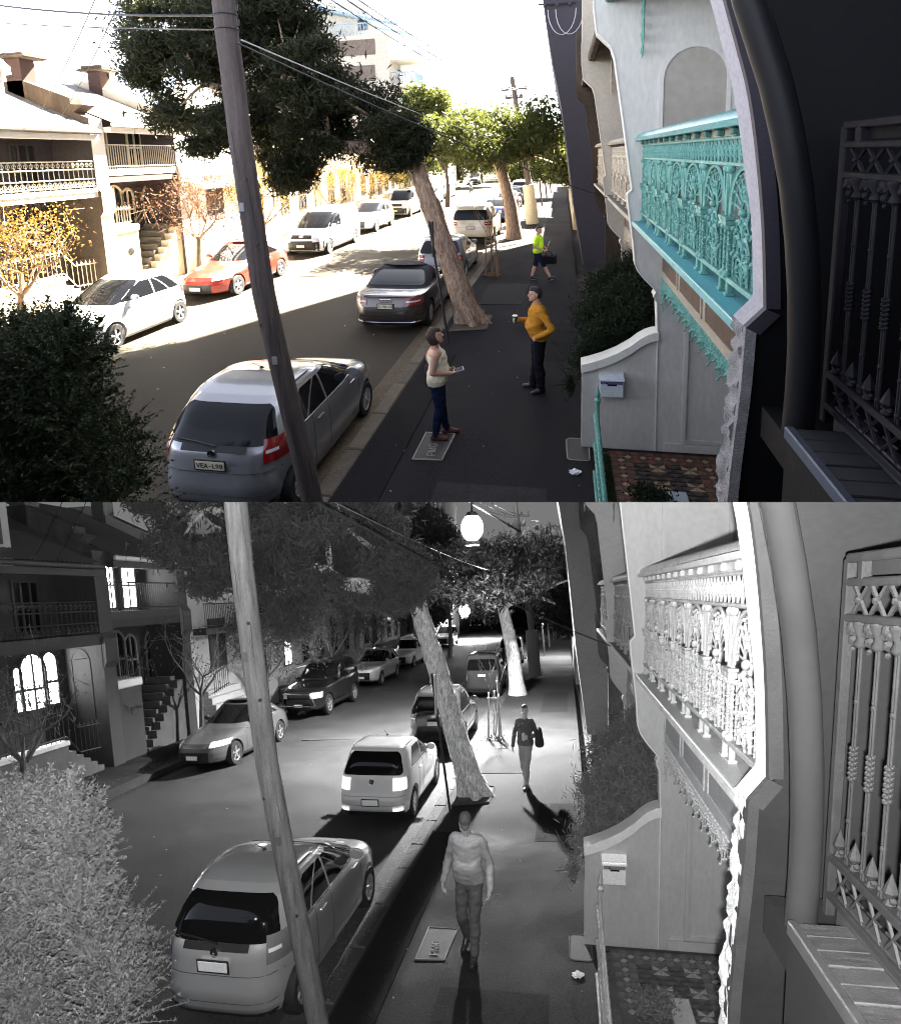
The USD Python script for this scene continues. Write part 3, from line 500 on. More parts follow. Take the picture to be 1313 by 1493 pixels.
def person(label, pos, face, J, cloth, group=None, H=1.0):
    c, s = math.cos(face), math.sin(face)
    th = Thing("person", label, "person", pos, group)
    def put(nm, vf, m, label=None, smooth=True, parent=None):
        v, f = vf.arr() if isinstance(vf, G) else vf; v = np.asarray(v, float) * H
        return th.part(nm, (np.stack([pos[0] + v[:, 0] * c - v[:, 1] * s, pos[1] + v[:, 0] * s + v[:, 1] * c, pos[2] + v[:, 2]], 1), f), m, label, parent, smooth)
    put.world = lambda p: np.array([pos[0] + p[0] * H * c - p[1] * H * s, pos[1] + p[0] * H * s + p[1] * H * c, pos[2] + p[2] * H])
    b, bel = J.get("bulk", 1.0), J.get("belly", 0.0)
    hp, sh = np.array(J.get("hip", (0, 0, .93))), np.array(J.get("chest", (0, 0, 1.42)))
    P = lambda o, *a: o + np.array(a)
    mid = (hp + sh) / 2
    def torso(k):
        t = [hull((P(sh, -.165 * b, 0, 0), .062 + k), (P(sh, .165 * b, 0, 0), .062 + k), (P(sh, 0, .035, -.10), .105 * b + k), (P(sh, 0, -.03, -.10), .105 * b + k)),
             hull((P(sh, 0, .03, -.10), .115 * b + k), (P(sh, -.10 * b, .0, -.10), .095 * b + k), (P(sh, .10 * b, 0, -.10), .095 * b + k), (P(mid, -.075 * b, .02 + bel * .4, -.03), .105 * b + k), (P(mid, .075 * b, .02 + bel * .4, -.03), .105 * b + k)),
             hull((P(mid, -.075 * b, .02 + bel, -.05), .105 * b + k), (P(mid, .075 * b, .02 + bel, -.05), .105 * b + k), (P(hp, -.085 * b, -.01, .05), .115 * b + k), (P(hp, .085 * b, -.01, .05), .115 * b + k))]
        return t
    limbs = {}
    for e, n in ((-1, "l"), (1, "r")):
        limbs["arm" + n] = (P(sh, e * .185 * b, 0, -.015), np.array(J["e" + n]), np.array(J["w" + n])); limbs["leg" + n] = (P(hp, e * .09 * b, -.005, -.01), np.array(J["k" + n]), np.array(J["a" + n]))
    def arm(n, k, to=1.0):
        p = limbs["arm" + n]; rr = np.array([.056, .043, .030]) * (0.5 + .5 * b) + k; out = [hull((p[0], rr[0]), (p[1], rr[1]))]
        if to < 1: return [hull((p[0], rr[0]), (p[0] + (p[1] - p[0]) * to, rr[0] * .95))]
        return out + [hull((p[1], rr[1]), (p[2], rr[2]))]
    def leg(n, k, k2=None, stop=1.0, r0=.088):
        p = limbs["leg" + n]; k2 = k if k2 is None else k2; kn = p[1] if stop >= .5 else None
        out = [hull((p[0], r0 * b + k), (p[1], .060 * (0.5 + .5 * b) + k))]
        if stop > .5: out += [hull((p[1], .060 * (0.5 + .5 * b) + k), (p[1] * .62 + p[2] * .38 + [0, -.015, 0], .056 + k2), ), hull((p[1] * .62 + p[2] * .38 + [0, -.015, 0], .056 + k2), (p[2], .040 + k2))]
        return out
    def foot(n, k):
        a = limbs["leg" + n][2]; d = np.array(J.get("f" + n, (0, 1, 0)), float); d /= np.linalg.norm(d)
        return [hull((a, .038 + k), (a + [0, 0, -.045] - d * .045, .032 + k), (a + [0, 0, -.05] + d * .09, .034 + k)), hull((a + [0, 0, -.05] + d * .06, .036 + k), (a + [0, 0, -.055] + d * .165, .026 + k))]
    hc = np.array(J.get("head", sh + [0, .035, .235])); hs, q, eyes = head(hc, J.get("hs", 1.0), J.get("tilt", 0.0), J.get("turn", 0.0))
    neck = [hull((P(sh, 0, -.01, .03), .062), (hc + [0, -.02, -.07], .052))]
    hands = hand(J["wl"], J.get("hl", (0, .2, -1)), J.get("ul", (-1, 0, 0)), J.get("tl", -1), J.get("cl", .45)) + hand(J["wr"], J.get("hr", (0, .2, -1)), J.get("ur", (1, 0, 0)), J.get("tr", 1), J.get("cr", .45))
    body = torso(0) + neck + hs + sum([arm(n, 0) + leg(n, 0) + foot(n, 0) for n in "lr"], []) + hands
    bp = put("body", blend(body, .016, 5), "skin"); put("eyes", eyes, "hair_black", parent=bp)
    for nm, kind, m, kw in cloth:
        if kind == "top": parts = torso(.014) + sum([arm(n, .014, kw.get("sleeve", 1.0)) for n in "lr" if kw.get("sleeve", 1.0) > 0], []); 
        elif kind == "vest": parts = torso(.012)[1:] + [hull((P(hp, -.09 * b, 0, .07), .13 * b), (P(hp, .09 * b, 0, .07), .13 * b), (P(mid, 0, bel, 0), .13 * b)), hull((P(sh, -.085, .02, .045), .02), (P(sh, -.085, .085, -.07), .03)), hull((P(sh, .085, .02, .045), .02), (P(sh, .085, .085, -.07), .03)), hull((P(sh, -.085, .02, .045), .02), (P(sh, -.085, -.08, -.09), .03)), hull((P(sh, .085, .02, .045), .02), (P(sh, .085, -.08, -.09), .03))]
        elif kind == "trousers":
            parts = [hull((P(hp, -.085 * b, -.01, .06), .122 * b), (P(hp, .085 * b, -.01, .06), .122 * b), (P(hp, -.09 * b, -.005, -.05), .10 * b), (P(hp, .09 * b, -.005, -.05), .10 * b))] + sum([leg(n, .016, kw.get("cuff", .022), kw.get("stop", 1.0)) for n in "lr"], [])
        elif kind == "shoes": parts = None
        elif kind == "hair":
            hz = J.get("hs", 1.0); parts = [hull((q(0, -.022, .050), .088 * hz), (q(0, -.055, .02), .082 * hz), (q(0, .030, .085), .052 * hz)), hull((q(.0, -.07, -.02), .06 * hz), (q(.055, -.035, .0), .04 * hz), (q(-.055, -.035, .0), .04 * hz))]
            if kw.get("bob"): parts += [hull((q(0, -.05, .02), .095 * hz), (q(0, -.06, -.075), .065 * hz), (q(.065, -.02, .0), .035 * hz), (q(-.065, -.02, .0), .035 * hz), (q(.06, .0, -.075), .026 * hz), (q(-.06, .0, -.075), .026 * hz)), hull((q(0, .05, .08), .045 * hz), (q(0, -.02, .07), .08 * hz))]
        elif kind == "skirt": continue
        if kind == "shoes":
            for n in "lr":
                put("shoe", blend(foot(n, .010), .02, 4), m)
                if kw.get("sole"):
                    a = limbs["leg" + n][2]; d = np.array(J.get("f" + n, (0, 1, 0)), float); d /= np.linalg.norm(d); put("shoe_sole", blend([hull((a + [0, 0, -.083] - d * .05, .014), (a + [0, 0, -.083] + d * .08 + [.025, 0, 0], .014), (a + [0, 0, -.083] + d * .08 - [.025, 0, 0], .014), (a + [0, 0, -.083] + d * .18, .012))], .02, 2), kw["sole"])
            continue
        v, f = blend(parts, .018, kw.get("it", 7))
        if kind in ("top", "vest", "trousers"):       # folds in the cloth
            nrm = trimesh.Trimesh(v, f, process=False).vertex_normals; v = v + nrm * ((meshkit.fbm(v * [7, 7, 15], 3, 5) - .5) * .030 + (meshkit.noise(v @ np.array([[9, 4, 2.], [-3, 9, 5], [14, -9, 26]]).T, 2) - .5) * .010)[:, None]
        put(nm, (v, f), m)
    return th, put, q, limbs

# ---------------------------------------------------------------- trees and leaves
def leaves(g, c, ln, wd, rng, droop=0.0, fold=.25):
    """One small pointed leaf (two triangles) at each point of c."""
    n = len(c); d = rng.normal(size=(n, 3)); d[:, 2] -= droop; d /= np.linalg.norm(d, axis=1, keepdims=True)
    s = np.cross(d, rng.normal(size=(n, 3))); s /= np.linalg.norm(s, axis=1, keepdims=True) + 1e-9
    L = ln * rng.uniform(.65, 1.35, (n, 1)); w = wd * rng.uniform(.7, 1.3, (n, 1)); u = np.cross(s, d) * w * fold
    v = np.stack([c - d * L / 2, c + s * w / 2 + u, c + d * L / 2, c - s * w / 2 + u], 1).reshape(-1, 3)
    i = np.arange(n)[:, None] * 4
    return g.add(v, np.vstack([i + [0, 1, 2], i + [0, 2, 3]]))
def clump(rng, c, r, n, sq=(1, 1, .75), hollow=.45):
    p = rng.normal(size=(n, 3)); q = p * .52; p /= np.linalg.norm(p, axis=1, keepdims=True); p *= rng.uniform(hollow, 1.05, (n, 1)) ** (1 / 1.4); p[::3] = q[::3]
    return np.asarray(c) + p * np.asarray(sq) * r
def sprigs(rng, c, r, n, per, ln, up=.6):
    """Leaf points strung along short twigs that leave the clump outwards."""
    p = rng.normal(size=(n, 3)); p[:, 2] += up; p /= np.linalg.norm(p, axis=1, keepdims=True)
    b = np.asarray(c) + p * r * rng.uniform(.3, .95, (n, 1)); q = p + rng.normal(size=(n, 3)) * .4; q[:, 2] += up * .7; q /= np.linalg.norm(q, axis=1, keepdims=True)
    t = np.linspace(0, 1, per)[None, :, None]
    return (b[:, None] + q[:, None] * t * ln + rng.normal(size=(n, per, 3)) * .006).reshape(-1, 3), [(b[i], b[i] + q[i] * ln) for i in range(n)]
def limbs_from(g, p, d, ln, r, depth, rng, tips, k=5, spread=.55, lift=.15, shrink=.72):
    pts, p, d = [np.array(p, float)], np.array(p, float), np.array(d, float)
    for _ in range(3):
        d = d + rng.normal(size=3) * .12 + [0, 0, lift * .4]; d /= np.linalg.norm(d); p = p + d * ln / 3; pts.append(p)
    g.tube(pts, np.linspace(r, r * .62, 4), k if r > .012 else 4)
    if depth == 0: tips.append((p, d)); return
    for _ in range(2 + (rng.random() < .45)):
        e = d + rng.normal(size=3) * spread + [0, 0, lift]; e /= np.linalg.norm(e)
        limbs_from(g, p, e, ln * shrink * rng.uniform(.8, 1.15), r * .6, depth - 1, rng, tips, k, spread, lift, shrink)
    if depth > 1: tips.append((pts[2], d))
def inside(poly, n, rng):
    pg = Polygon(poly); a, b, c, d = pg.bounds; out = []
    while len(out) < n:
        u, v = rng.uniform(a, c), rng.uniform(b, d)
        if pg.contains(Point(u, v)): out.append((u, v))
    return out
# ---------------------------------------------------------------- builders of the street
WHEN = lambda: DN("in the sunny street", "in the grey night street")
def structure(name, g, m, label, cat, base=(0, 0, 0), kind="structure", smooth=False, part=None):
    t = Thing(name, label, cat, base, None, kind); t.part(part or name + "_surface", g, m, None, None, smooth); return t
def rng_of(k): return np.random.default_rng(k)
def lx(y): return -11.75 - 0.022 * y           # the far kerb

def ground():
    g = G(); g.bx(-400, 400, -3, 700, -1.2, -.30); structure("ground", g, "earth", DN("bare ground under the daylit street", "bare ground under the night street"), "ground")
    g = G(); ys = np.array([2, 8, 14, 20, 30, 40, 60, 90, 140, 260.]); P = np.array([[(lx(y) - .02, y, -.13), (lx(y) / 2 - 1.5, y, -.10), (-3.06, y, -.13)] for y in ys])
    g.patch(P); structure("road", g, "road_asphalt", DN("asphalt road half in sun and half in shade", "asphalt road lit grey by a lamp at night"), "road")
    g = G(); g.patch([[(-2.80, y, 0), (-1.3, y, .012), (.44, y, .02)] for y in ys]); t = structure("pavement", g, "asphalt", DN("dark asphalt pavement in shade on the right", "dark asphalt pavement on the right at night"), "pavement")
    g = G(); rows = []
    g.patch([[(-17.5, y, 0.03), (lx(y) - .22, y, 0)] for y in ys]); structure("pavement", g, "sandstone_pale" if not NIGHT else "asphalt", DN("pale sunlit pavement in front of the left terraces", "dim pavement in front of the left terraces at night"), "pavement")
    t = Thing("kerb", DN("worn stone kerb along the shaded pavement by day", "worn stone kerb along the right pavement at night"), "kerb", (-2.9, 10, 0), None, "structure")
    r = rng_of(11); y = 3.0
    while y < 34:
        l = r.uniform(.9, 1.3); g = G(); dx = r.uniform(-.012, .012); g.bevel(-3.05 + dx, -2.80 + dx, y + .008, y + l - .008, -.25, .012 + r.uniform(-.006, .006), .02); t.part("kerb_piece", g, "kerb_stone" if r.random() < .6 else "kerb_stone_dark"); y += l
    g = G(); g.bx(-3.05, -2.8, y, 200, -.25, .01); t.part("kerb_run", g, "kerb_stone")
    g = G(); g.patch([[(-3.42, yy, -.118), (-3.05, yy, -.112)] for yy in np.linspace(3, 60, 20)]); structure("gutter", g, "gutter", DN("leaf-strewn gutter beside the near kerb by day", "pale gutter beside the near kerb at night"), "gutter")
    t = Thing("kerb", DN("far kerb below the sunlit terraces", "far kerb below the dark terraces"), "kerb", (lx(15), 15, 0), None, "structure")
    g = G()
    for a, b in zip(ys[:-1], ys[1:]): g.hexa([(lx(a) - .22, a, -.25), (lx(a), a, -.25), (lx(b), b, -.25), (lx(b) - .22, b, -.25), (lx(a) - .22, a, .012), (lx(a), a, .012), (lx(b), b, .012), (lx(b) - .22, b, .012)])
    t.part("kerb_run", g, "kerb_stone")
    for i, (x0, x1, y0, y1, m) in enumerate(((-2.3, -1.1, 15.6, 18.2, "asphalt_patch"), (-.6, .22, 11.2, 13.4, "asphalt_dark"), (-2.74, -2.2, 5.2, 11.5, "asphalt_dark"), (-1.0, .1, 24, 29, "asphalt_patch"), (-1.55, -.2, 5.0, 6.7, "asphalt_patch"))):
        r0 = rng_of(70 + i); g = G(); pts = [(x0, y0), (x1, y0 + .03), (x1 + .02, y1), (x0 - .01, y1 - .04)]; g.prism([(a + r0.normal() * .015, b + r0.normal() * .02) for a, b in pts], 2, .010 + .01 * (x0 > -1.2), .021); structure("asphalt_patch", g, m, ["pale repair patch by the tree guard", "dark repair patch beside the hedge", "dark trench strip along the kerb", "pale repair patch far along the pavement", "pale repair patch before the letterbox"][i] + DN(" by day", " by night"), "patch")
    for i, (xa, ya, xb, yb_) in enumerate(((-10.8, 31.5, -3.6, 29.2), (-9.5, 19.5, -4.8, 20.3))):
        g = G(); g.hexa([(xa, ya, -.14), (xb, yb_, -.14), (xb, yb_ + .35, -.14), (xa, ya + .35, -.14), (xa, ya, -.092), (xb, yb_, -.108), (xb, yb_ + .35, -.108), (xa, ya + .35, -.092)]); structure("asphalt_patch", g, "road_patch", ["trench scar across the road by the beige wagon", "trench scar across the road by the cabriolet"][i] + DN(" by day", " by night"), "patch")
    # lids
    t = Thing("access_lid", DN("rectangular lettered access lid under the woman's feet", "rectangular lettered access lid beside the walking man's shadow"), "lid", (-1.85, 7.6, .01))
    a, b, c, d = (gz(*p, .012) for p in ((601, 670), (644, 671), (663, 633), (621, 631)))
    g = G(); g.hexa([*(p - [0, 0, .03] for p in (a, b, c, d)), *(p + [0, 0, .004] for p in (a, b, c, d))]); t.part("lid", g, "iron_lid")
    g = G(); loop = [a, b, c, d, a]
    for p, q in zip(loop[:-1], loop[1:]): g.tube([p + [0, 0, .004], q + [0, 0, .004]], .012, 5)
    t.part("rim", g, "iron_rim")
    o = (a + b + c + d) / 4 + [0, -.12, .005]; yd = -(b - a) / np.linalg.norm(b - a); xd = (d - a) / np.linalg.norm(d - a); xd -= yd * (xd @ yd); xd /= np.linalg.norm(xd)
    g = G(); g.text("PMG", .115, o, xd, yd, .008, False); t.part("lettering", g, "iron_rim")
    t = Thing("meter_lid", DN("small rounded lid by the white garden wall", "small rounded lid by the pale garden wall at night"), "lid", (.1, 7.8, .01))
    a, c = gz(827, 672), gz(848, 642); pg = Polygon([(a[0], a[1]), (.36, a[1]), (.36, c[1]), (a[0] - .01, c[1])]).buffer(-.06).buffer(.06)
    g = G(); g.prism(list(pg.exterior.coords), 2, .0, .022); t.part("lid", g, "iron_lid")
    g = G(); e = np.array(pg.exterior.coords); g.tube(np.c_[e, np.full(len(e), .022)], .009, 4, False); t.part("rim", g, "iron_rim")
    # leaves and litter
    r = rng_of(5); n = 1700; c = np.stack([r.uniform(-3.35, -2.9, n) + r.normal(size=n) * .05, r.uniform(5, 24, n), np.full(n, -.105)], 1); c[:, 2] = np.where(c[:, 0] > -3.05, .02, -.105)
    g = G(); leaves(g, c, .06, .03, r); v = g.v[0]; cc = np.repeat(c, 4, 0); v[:, 2] = cc[:, 2] + (v[:, 2] - cc[:, 2]) * .15
    n2 = 700; c = np.stack([r.uniform(-.9, .9, n2) * .6 + lx(15) - .3, r.uniform(10, 26, n2), np.full(n2, .03)], 1); c[:, 2] = np.where(c[:, 0] > lx(c[:, 1]), -.11, .03); leaves(g, c, .07, .04, r); v = g.v[1]; cc = np.repeat(c, 4, 0); v[:, 2] = cc[:, 2] + (v[:, 2] - cc[:, 2]) * .15
    structure("fallen_leaves", g, "fallen_leaf", DN("dry fallen leaves lying along the gutters by day", "dry fallen leaves lying along the gutters at night"), "leaves", kind="stuff", part="leaf_litter")
    g = G(); n = 34; c = np.stack([r.uniform(-2.6, .3, n), 4.6 + 14 * r.random(n) ** 1.5, np.full(n, .022)], 1)
    for p in c: g.box(p, (r.uniform(.006, .024), r.uniform(.006, .018), .004), r.uniform(0, 3))
    for p in [(gz(150, 0 + 700)), ]: pass
    n = 14; c = np.stack([r.uniform(-9, -3.6, n), r.uniform(6, 18, n), np.full(n, -.10)], 1)
    for p in c: g.box(p, (r.uniform(.015, .05), r.uniform(.01, .04), .006), r.uniform(0, 3))
    structure("litter", g, "litter", DN("pale specks of litter scattered on the daylit asphalt", "pale specks of litter scattered on the night asphalt"), "litter", kind="stuff", part="litter_specks")
    t = Thing("crumpled_paper", DN("crumpled white paper on the pavement near the teal fence", "crumpled white paper on the night pavement by the fence"), "paper", gz(838, 692))
    m = trimesh.creation.icosphere(2); v = m.vertices * [.075, .05, .03]; v += m.vertices * (meshkit.fbm(m.vertices * 4, 3, 2)[:, None] - .5) * .07; g = G(); g.add(v + gz(838, 692) + [0, 0, .035], m.faces); t.part("paper", g, "paper_white")

def arcp(c, r, a0, a1, n, x): t = np.linspace(a0, a1, n); return np.stack([np.full(n, x), c[0] + r * np.cos(t), c[1] + r * np.sin(t)], -1)
def lace_panel(x, ya, yb, z0, z1, rich=True):
    g = G(); w, h = yb - ya, z1 - z0; cy = (ya + yb) / 2; k = 5; L = lambda s, t, dx=0.0: (x + dx, ya + s * w, z0 + t * h)
    zc = z0 + h * .62; ra = w * .38
    g.tube(arcp((cy, zc), ra, -.1, math.pi + .1, 13, x - .006), .013, k); g.tube(arcp((cy, zc), ra * .8, 0, math.pi, 11, x), .007, 4)
    for q in range(9):
        a = math.pi * (q + .5) / 9; g.tube([(x, cy + ra * .28 * math.cos(a), zc + ra * .28 * math.sin(a)), (x - .004, cy + ra * .8 * math.cos(a), zc + ra * .8 * math.sin(a))], .007, 4); g.ball((x - .008, cy + ra * .86 * math.cos(a), zc + ra * .86 * math.sin(a)), .013, 0)
    g.tube(arcp((cy, zc), ra * .28, 0, 2 * math.pi, 11, x), .010, 4, False); g.ball((x - .012, cy, zc), .026, 1)
    for s in (.06, .94):
        g.tube([L(s, 0), L(s, .98)], .013, k); t = np.linspace(0, 1, 40); an = t * 2 * math.pi * 9
        g.tube(np.stack([x + .014 * np.cos(an), ya + s * w + .014 * np.sin(an), z0 + h * (.03 + .42 * t)], -1), .006, 4, False)
        for tt in (.02, .46, .97): g.ball(L(s, tt, -.006), .028, 1)
        g.box(L(s, .50, -.01), (.05, .075, .03)); g.box(L(s, .54, -.01), (.06, .095, .018))
    if rich:
        for s in (.22, .34, .66, .78):
            g.tube([L(s, .03), L(s, .44)], .008, 4); t = np.linspace(0, 1, 30); an = t * 2 * math.pi * 7; g.tube(np.stack([x + .010 * np.cos(an), ya + s * w + .010 * np.sin(an), z0 + h * (.03 + .40 * t)], -1), .005, 3, False); g.ball(L(s, .46, -.008), .019, 0); g.ball(L(s, .24, -.008), .017, 0)
    g.tube([L(.5, 0), L(.5, .5)], .010, k)
    for sg in (-1, 1):
        for tt, rr in ((.14, .10), (.27, .085), (.40, .075), (.53, .06), (.80, .045)):
            a = np.linspace(0, 1.7 * math.pi, 14); sp = rr * w * (1.05 - a / (2.2 * math.pi))
            cc = (cy + sg * rr * w, z0 + tt * h); g.tube(np.stack([np.full(14, x - .006), cc[0] - sg * sp * np.cos(a), cc[1] + sp * np.sin(a)], -1), .0085, 4); g.ball((x - .012, cc[0], cc[1]), .017, 0)
        g.tube([L(.5, .30), L(.5 + sg * .10, .42, -.012), L(.5 + sg * .17, .40, -.015), L(.5 + sg * .19, .34, -.01)], [.012, .015, .012, .006], 4)
        g.tube([L(.5, .44), L(.5 + sg * .08, .55, -.012), L(.5 + sg * .15, .54, -.015), L(.5 + sg * .17, .48, -.01)], [.012, .014, .011, .006], 4)
        g.tube([L(.5 + sg * .42, .58), L(.5 + sg * .40, .80, -.01), L(.5 + sg * .30, .97)], [.009, .011, .006], 4); g.tube([L(.5 + sg * .44, .70), L(.5 + sg * .47, .95)], [.007, .010], 4)
    g.tube(arcp((cy, z0 + .02), w * .17, 0, math.pi, 9, x - .004), .011, 4)
    for q in range(5): a = math.pi * (q + .5) / 5; g.tube([(x, cy, z0 + .02), (x - .004, cy + w * .15 * math.cos(a), z0 + .02 + w * .15 * math.sin(a))], .006, 4)
    return g
def frieze(x, ya, yb, z0, z1):
    g = G(); n = max(2, round((yb - ya) / .10)); w = (yb - ya) / n; h = z1 - z0
    for i in range(n):
        a = ya + i * w; g.tube([(x, a, z0), (x, a + w, z1)], .006, 4); g.tube([(x, a + w, z0), (x, a, z1)], .006, 4); g.tube(arcp((a + w / 2, z0 + h / 2), min(w, h) * .36, 0, 2 * math.pi, 8, x - .004), .007, 4, False); g.ball((x - .008, a + w / 2, z0 + h / 2), .014, 0); g.tube([(x - .004, a, z0), (x - .004, a, z1)], .006, 4)
    return g
def balcony(th, x, y0, y1, zf, iron, rail, rail_dark, deck, n, fascia, fringe_m, rich=True):
    """Deck, fascia, hanging fringe and cast-iron front of a verandah's upper floor."""
    g = G(); nb = 9; xs = np.linspace(x - .10, x + 1.5, 16)
    for a, b in zip(xs[:-1], xs[1:]): g = G(); g.bx(a + .001, b - .001, y0, y1, zf - .05, zf + (.0 if b < x + 1.4 else -.001)); th.part("deck_board", g, deck) if a < x + .2 else None
    g = G(); g.bx(x + .05, x + 1.6, y0, y1, zf - .06, zf - .002); th.part("deck", g, deck)
    g = G(); g.bevel(x - .125, x - .10, y0, y1, zf - .055, zf + .004, .005); th.part("deck_edge", g, rail)
    # iron front
    zb, zm, zt = zf + .10, zf + .80, zf + .955
    g = G(); g.bevel(x - .02, x + .02, y0, y1, zb - .015, zb + .015, .006); th.part("bottom_rail", g, iron)
    g = G(); g.bevel(x - .018, x + .018, y0, y1, zm - .012, zm + .012, .005); th.part("middle_rail", g, iron)
    g = G(); g.bevel(x - .018, x + .018, y0, y1, zt - .01, zt + .012, .005); th.part("upper_rail", g, iron)
    w = (y1 - y0) / n
    for i in range(n):
        a = y0 + i * w; p = th.part("lace_panel", lace_panel(x, a, a + w, zb + .01, zm - .01, rich), iron, None, None, 40)
        th.part("lace_frieze", frieze(x, a, a + w, zm + .012, zt - .01), iron)
        for s in (.12, .88): g = G(); g.bevel(x - .018, x + .018, a + s * w - .02, a + s * w + .02, zf, zb, .006); g.bevel(x - .028, x + .028, a + s * w - .03, a + s * w + .03, zf, zf + .02, .004); th.part("lace_foot", g, iron)
    nd = n * 2
    g = G(); g.bx(x - .01, x + .03, y0, y1, zt + .012, zt + .06); th.part("rail_backing", g, fascia)
    for i in range(nd):
        a = y0 + (i + .5) * (y1 - y0) / nd; g = G(); g.bevel(x - .05, x - .011, a - .035, a + .035, zt + .016, zt + .058, .006); th.part("rail_block", g, rail_dark)
    prof = [(x - .10, zt + .060), (x + .07, zt + .060), (x + .085, zt + .085), (x + .06, zt + .115), (x + .03, zt + .15), (x - .03, zt + .16), (x - .075, zt + .135), (x - .09, zt + .10), (x - .12, zt + .09)]
    g = G(); g.prism(prof, 1, y0, y1); th.part("handrail", g, rail, None, None, 40)
    # fascia and fringe under the deck
    xf = x + .26
    g = G(); g.bx(xf, xf + .05, y0, y1, zf - .74, zf - .06); th.part("fascia", g, fascia)
    m = 4
    for i in range(m):
        a, b = y0 + (y1 - y0) * i / m + .10, y0 + (y1 - y0) * (i + 1) / m - .10; g = G()
        g.bevel(xf - .014, xf + .001, a - .04, b + .04, zf - .66, zf - .63, .004); g.bevel(xf - .014, xf + .001, a - .04, b + .04, zf - .34, zf - .31, .004); g.bevel(xf - .014, xf + .001, a - .04, a, zf - .63, zf - .34, .004); g.bevel(xf - .014, xf + .001, b, b + .04, zf - .63, zf - .34, .004); th.part("fascia_panel", g, fascia)
        g = G(); g.bx(xf - .004, xf + .001, a, b, zf - .63, zf - .34); th.part("panel_field", g, "tile_brown" if not NIGHT else "tile_tan")
    q = int((y1 - y0) / .085); g = G(); zt2 = zf - .74
    for i in range(q):
        a = y0 + (i + .5) * (y1 - y0) / q; d = .16 + .10 * abs(math.cos(i * math.pi / 4)) ** 3 + (.16 if i < 2 or i > q - 3 else 0)
        g.tube([(xf + .01, a, zt2), (xf + .01, a, zt2 - d)], [.014, .006], 4); g.tube(arcp((a, zt2 - .05), .034, 0, 2 * math.pi, 7, xf + .005), .008, 4, False); g.ball((xf, a, zt2 - d * .6), .022, 0); g.ball((xf, a, zt2 - d), .013, 0)
        if d > .2: g.tube(arcp((a, zt2 - .13), .028, 0, 2 * math.pi, 7, xf + .005), .008, 4, False)
        for e_ in (-.035, .035): g.ball((xf + .004, a + e_, zt2 - .02), .022, 0); g.ball((xf + .002, a + e_ * .8, zt2 - d * .45), .018, 0); g.tube([(xf + .01, a + e_, zt2), (xf + .006, a + e_ * .9, zt2 - d * .75)], [.012, .005], 4)
    th.part("valance", g, fringe_m)

FARWALL = [(866, -40), (866, 10), (870, 47), (891, 67), (896.5, 85), (909.5, 181), (922, 277), (915, 283), (916.5, 300), (924, 356), (926, 385), (930, 395), (940, 407), (952, 419), (957, 425), (953, 432), (958, 441), (959, 484)]
def party_profile(y=7.8):
    p = [gy(u, v, y) for u, v in FARWALL]; p = [(q[0], q[2]) for q in p]
    return [(p[0][0], 7.4), *p, (p[-1][0] + .01, -.05), (3.4, -.05), (3.4, 8.6), (1.6, 7.6)]
def cap_curve():
    pts = [(847, 531), (860, 528), (880, 522), (900, 514), (920, 503), (932, 494), (943, 488), (952, 485), (960, 484)]
    q = [gy(u, v, 7.8) for u, v in pts]; return [(p[0], p[2]) for p in q]

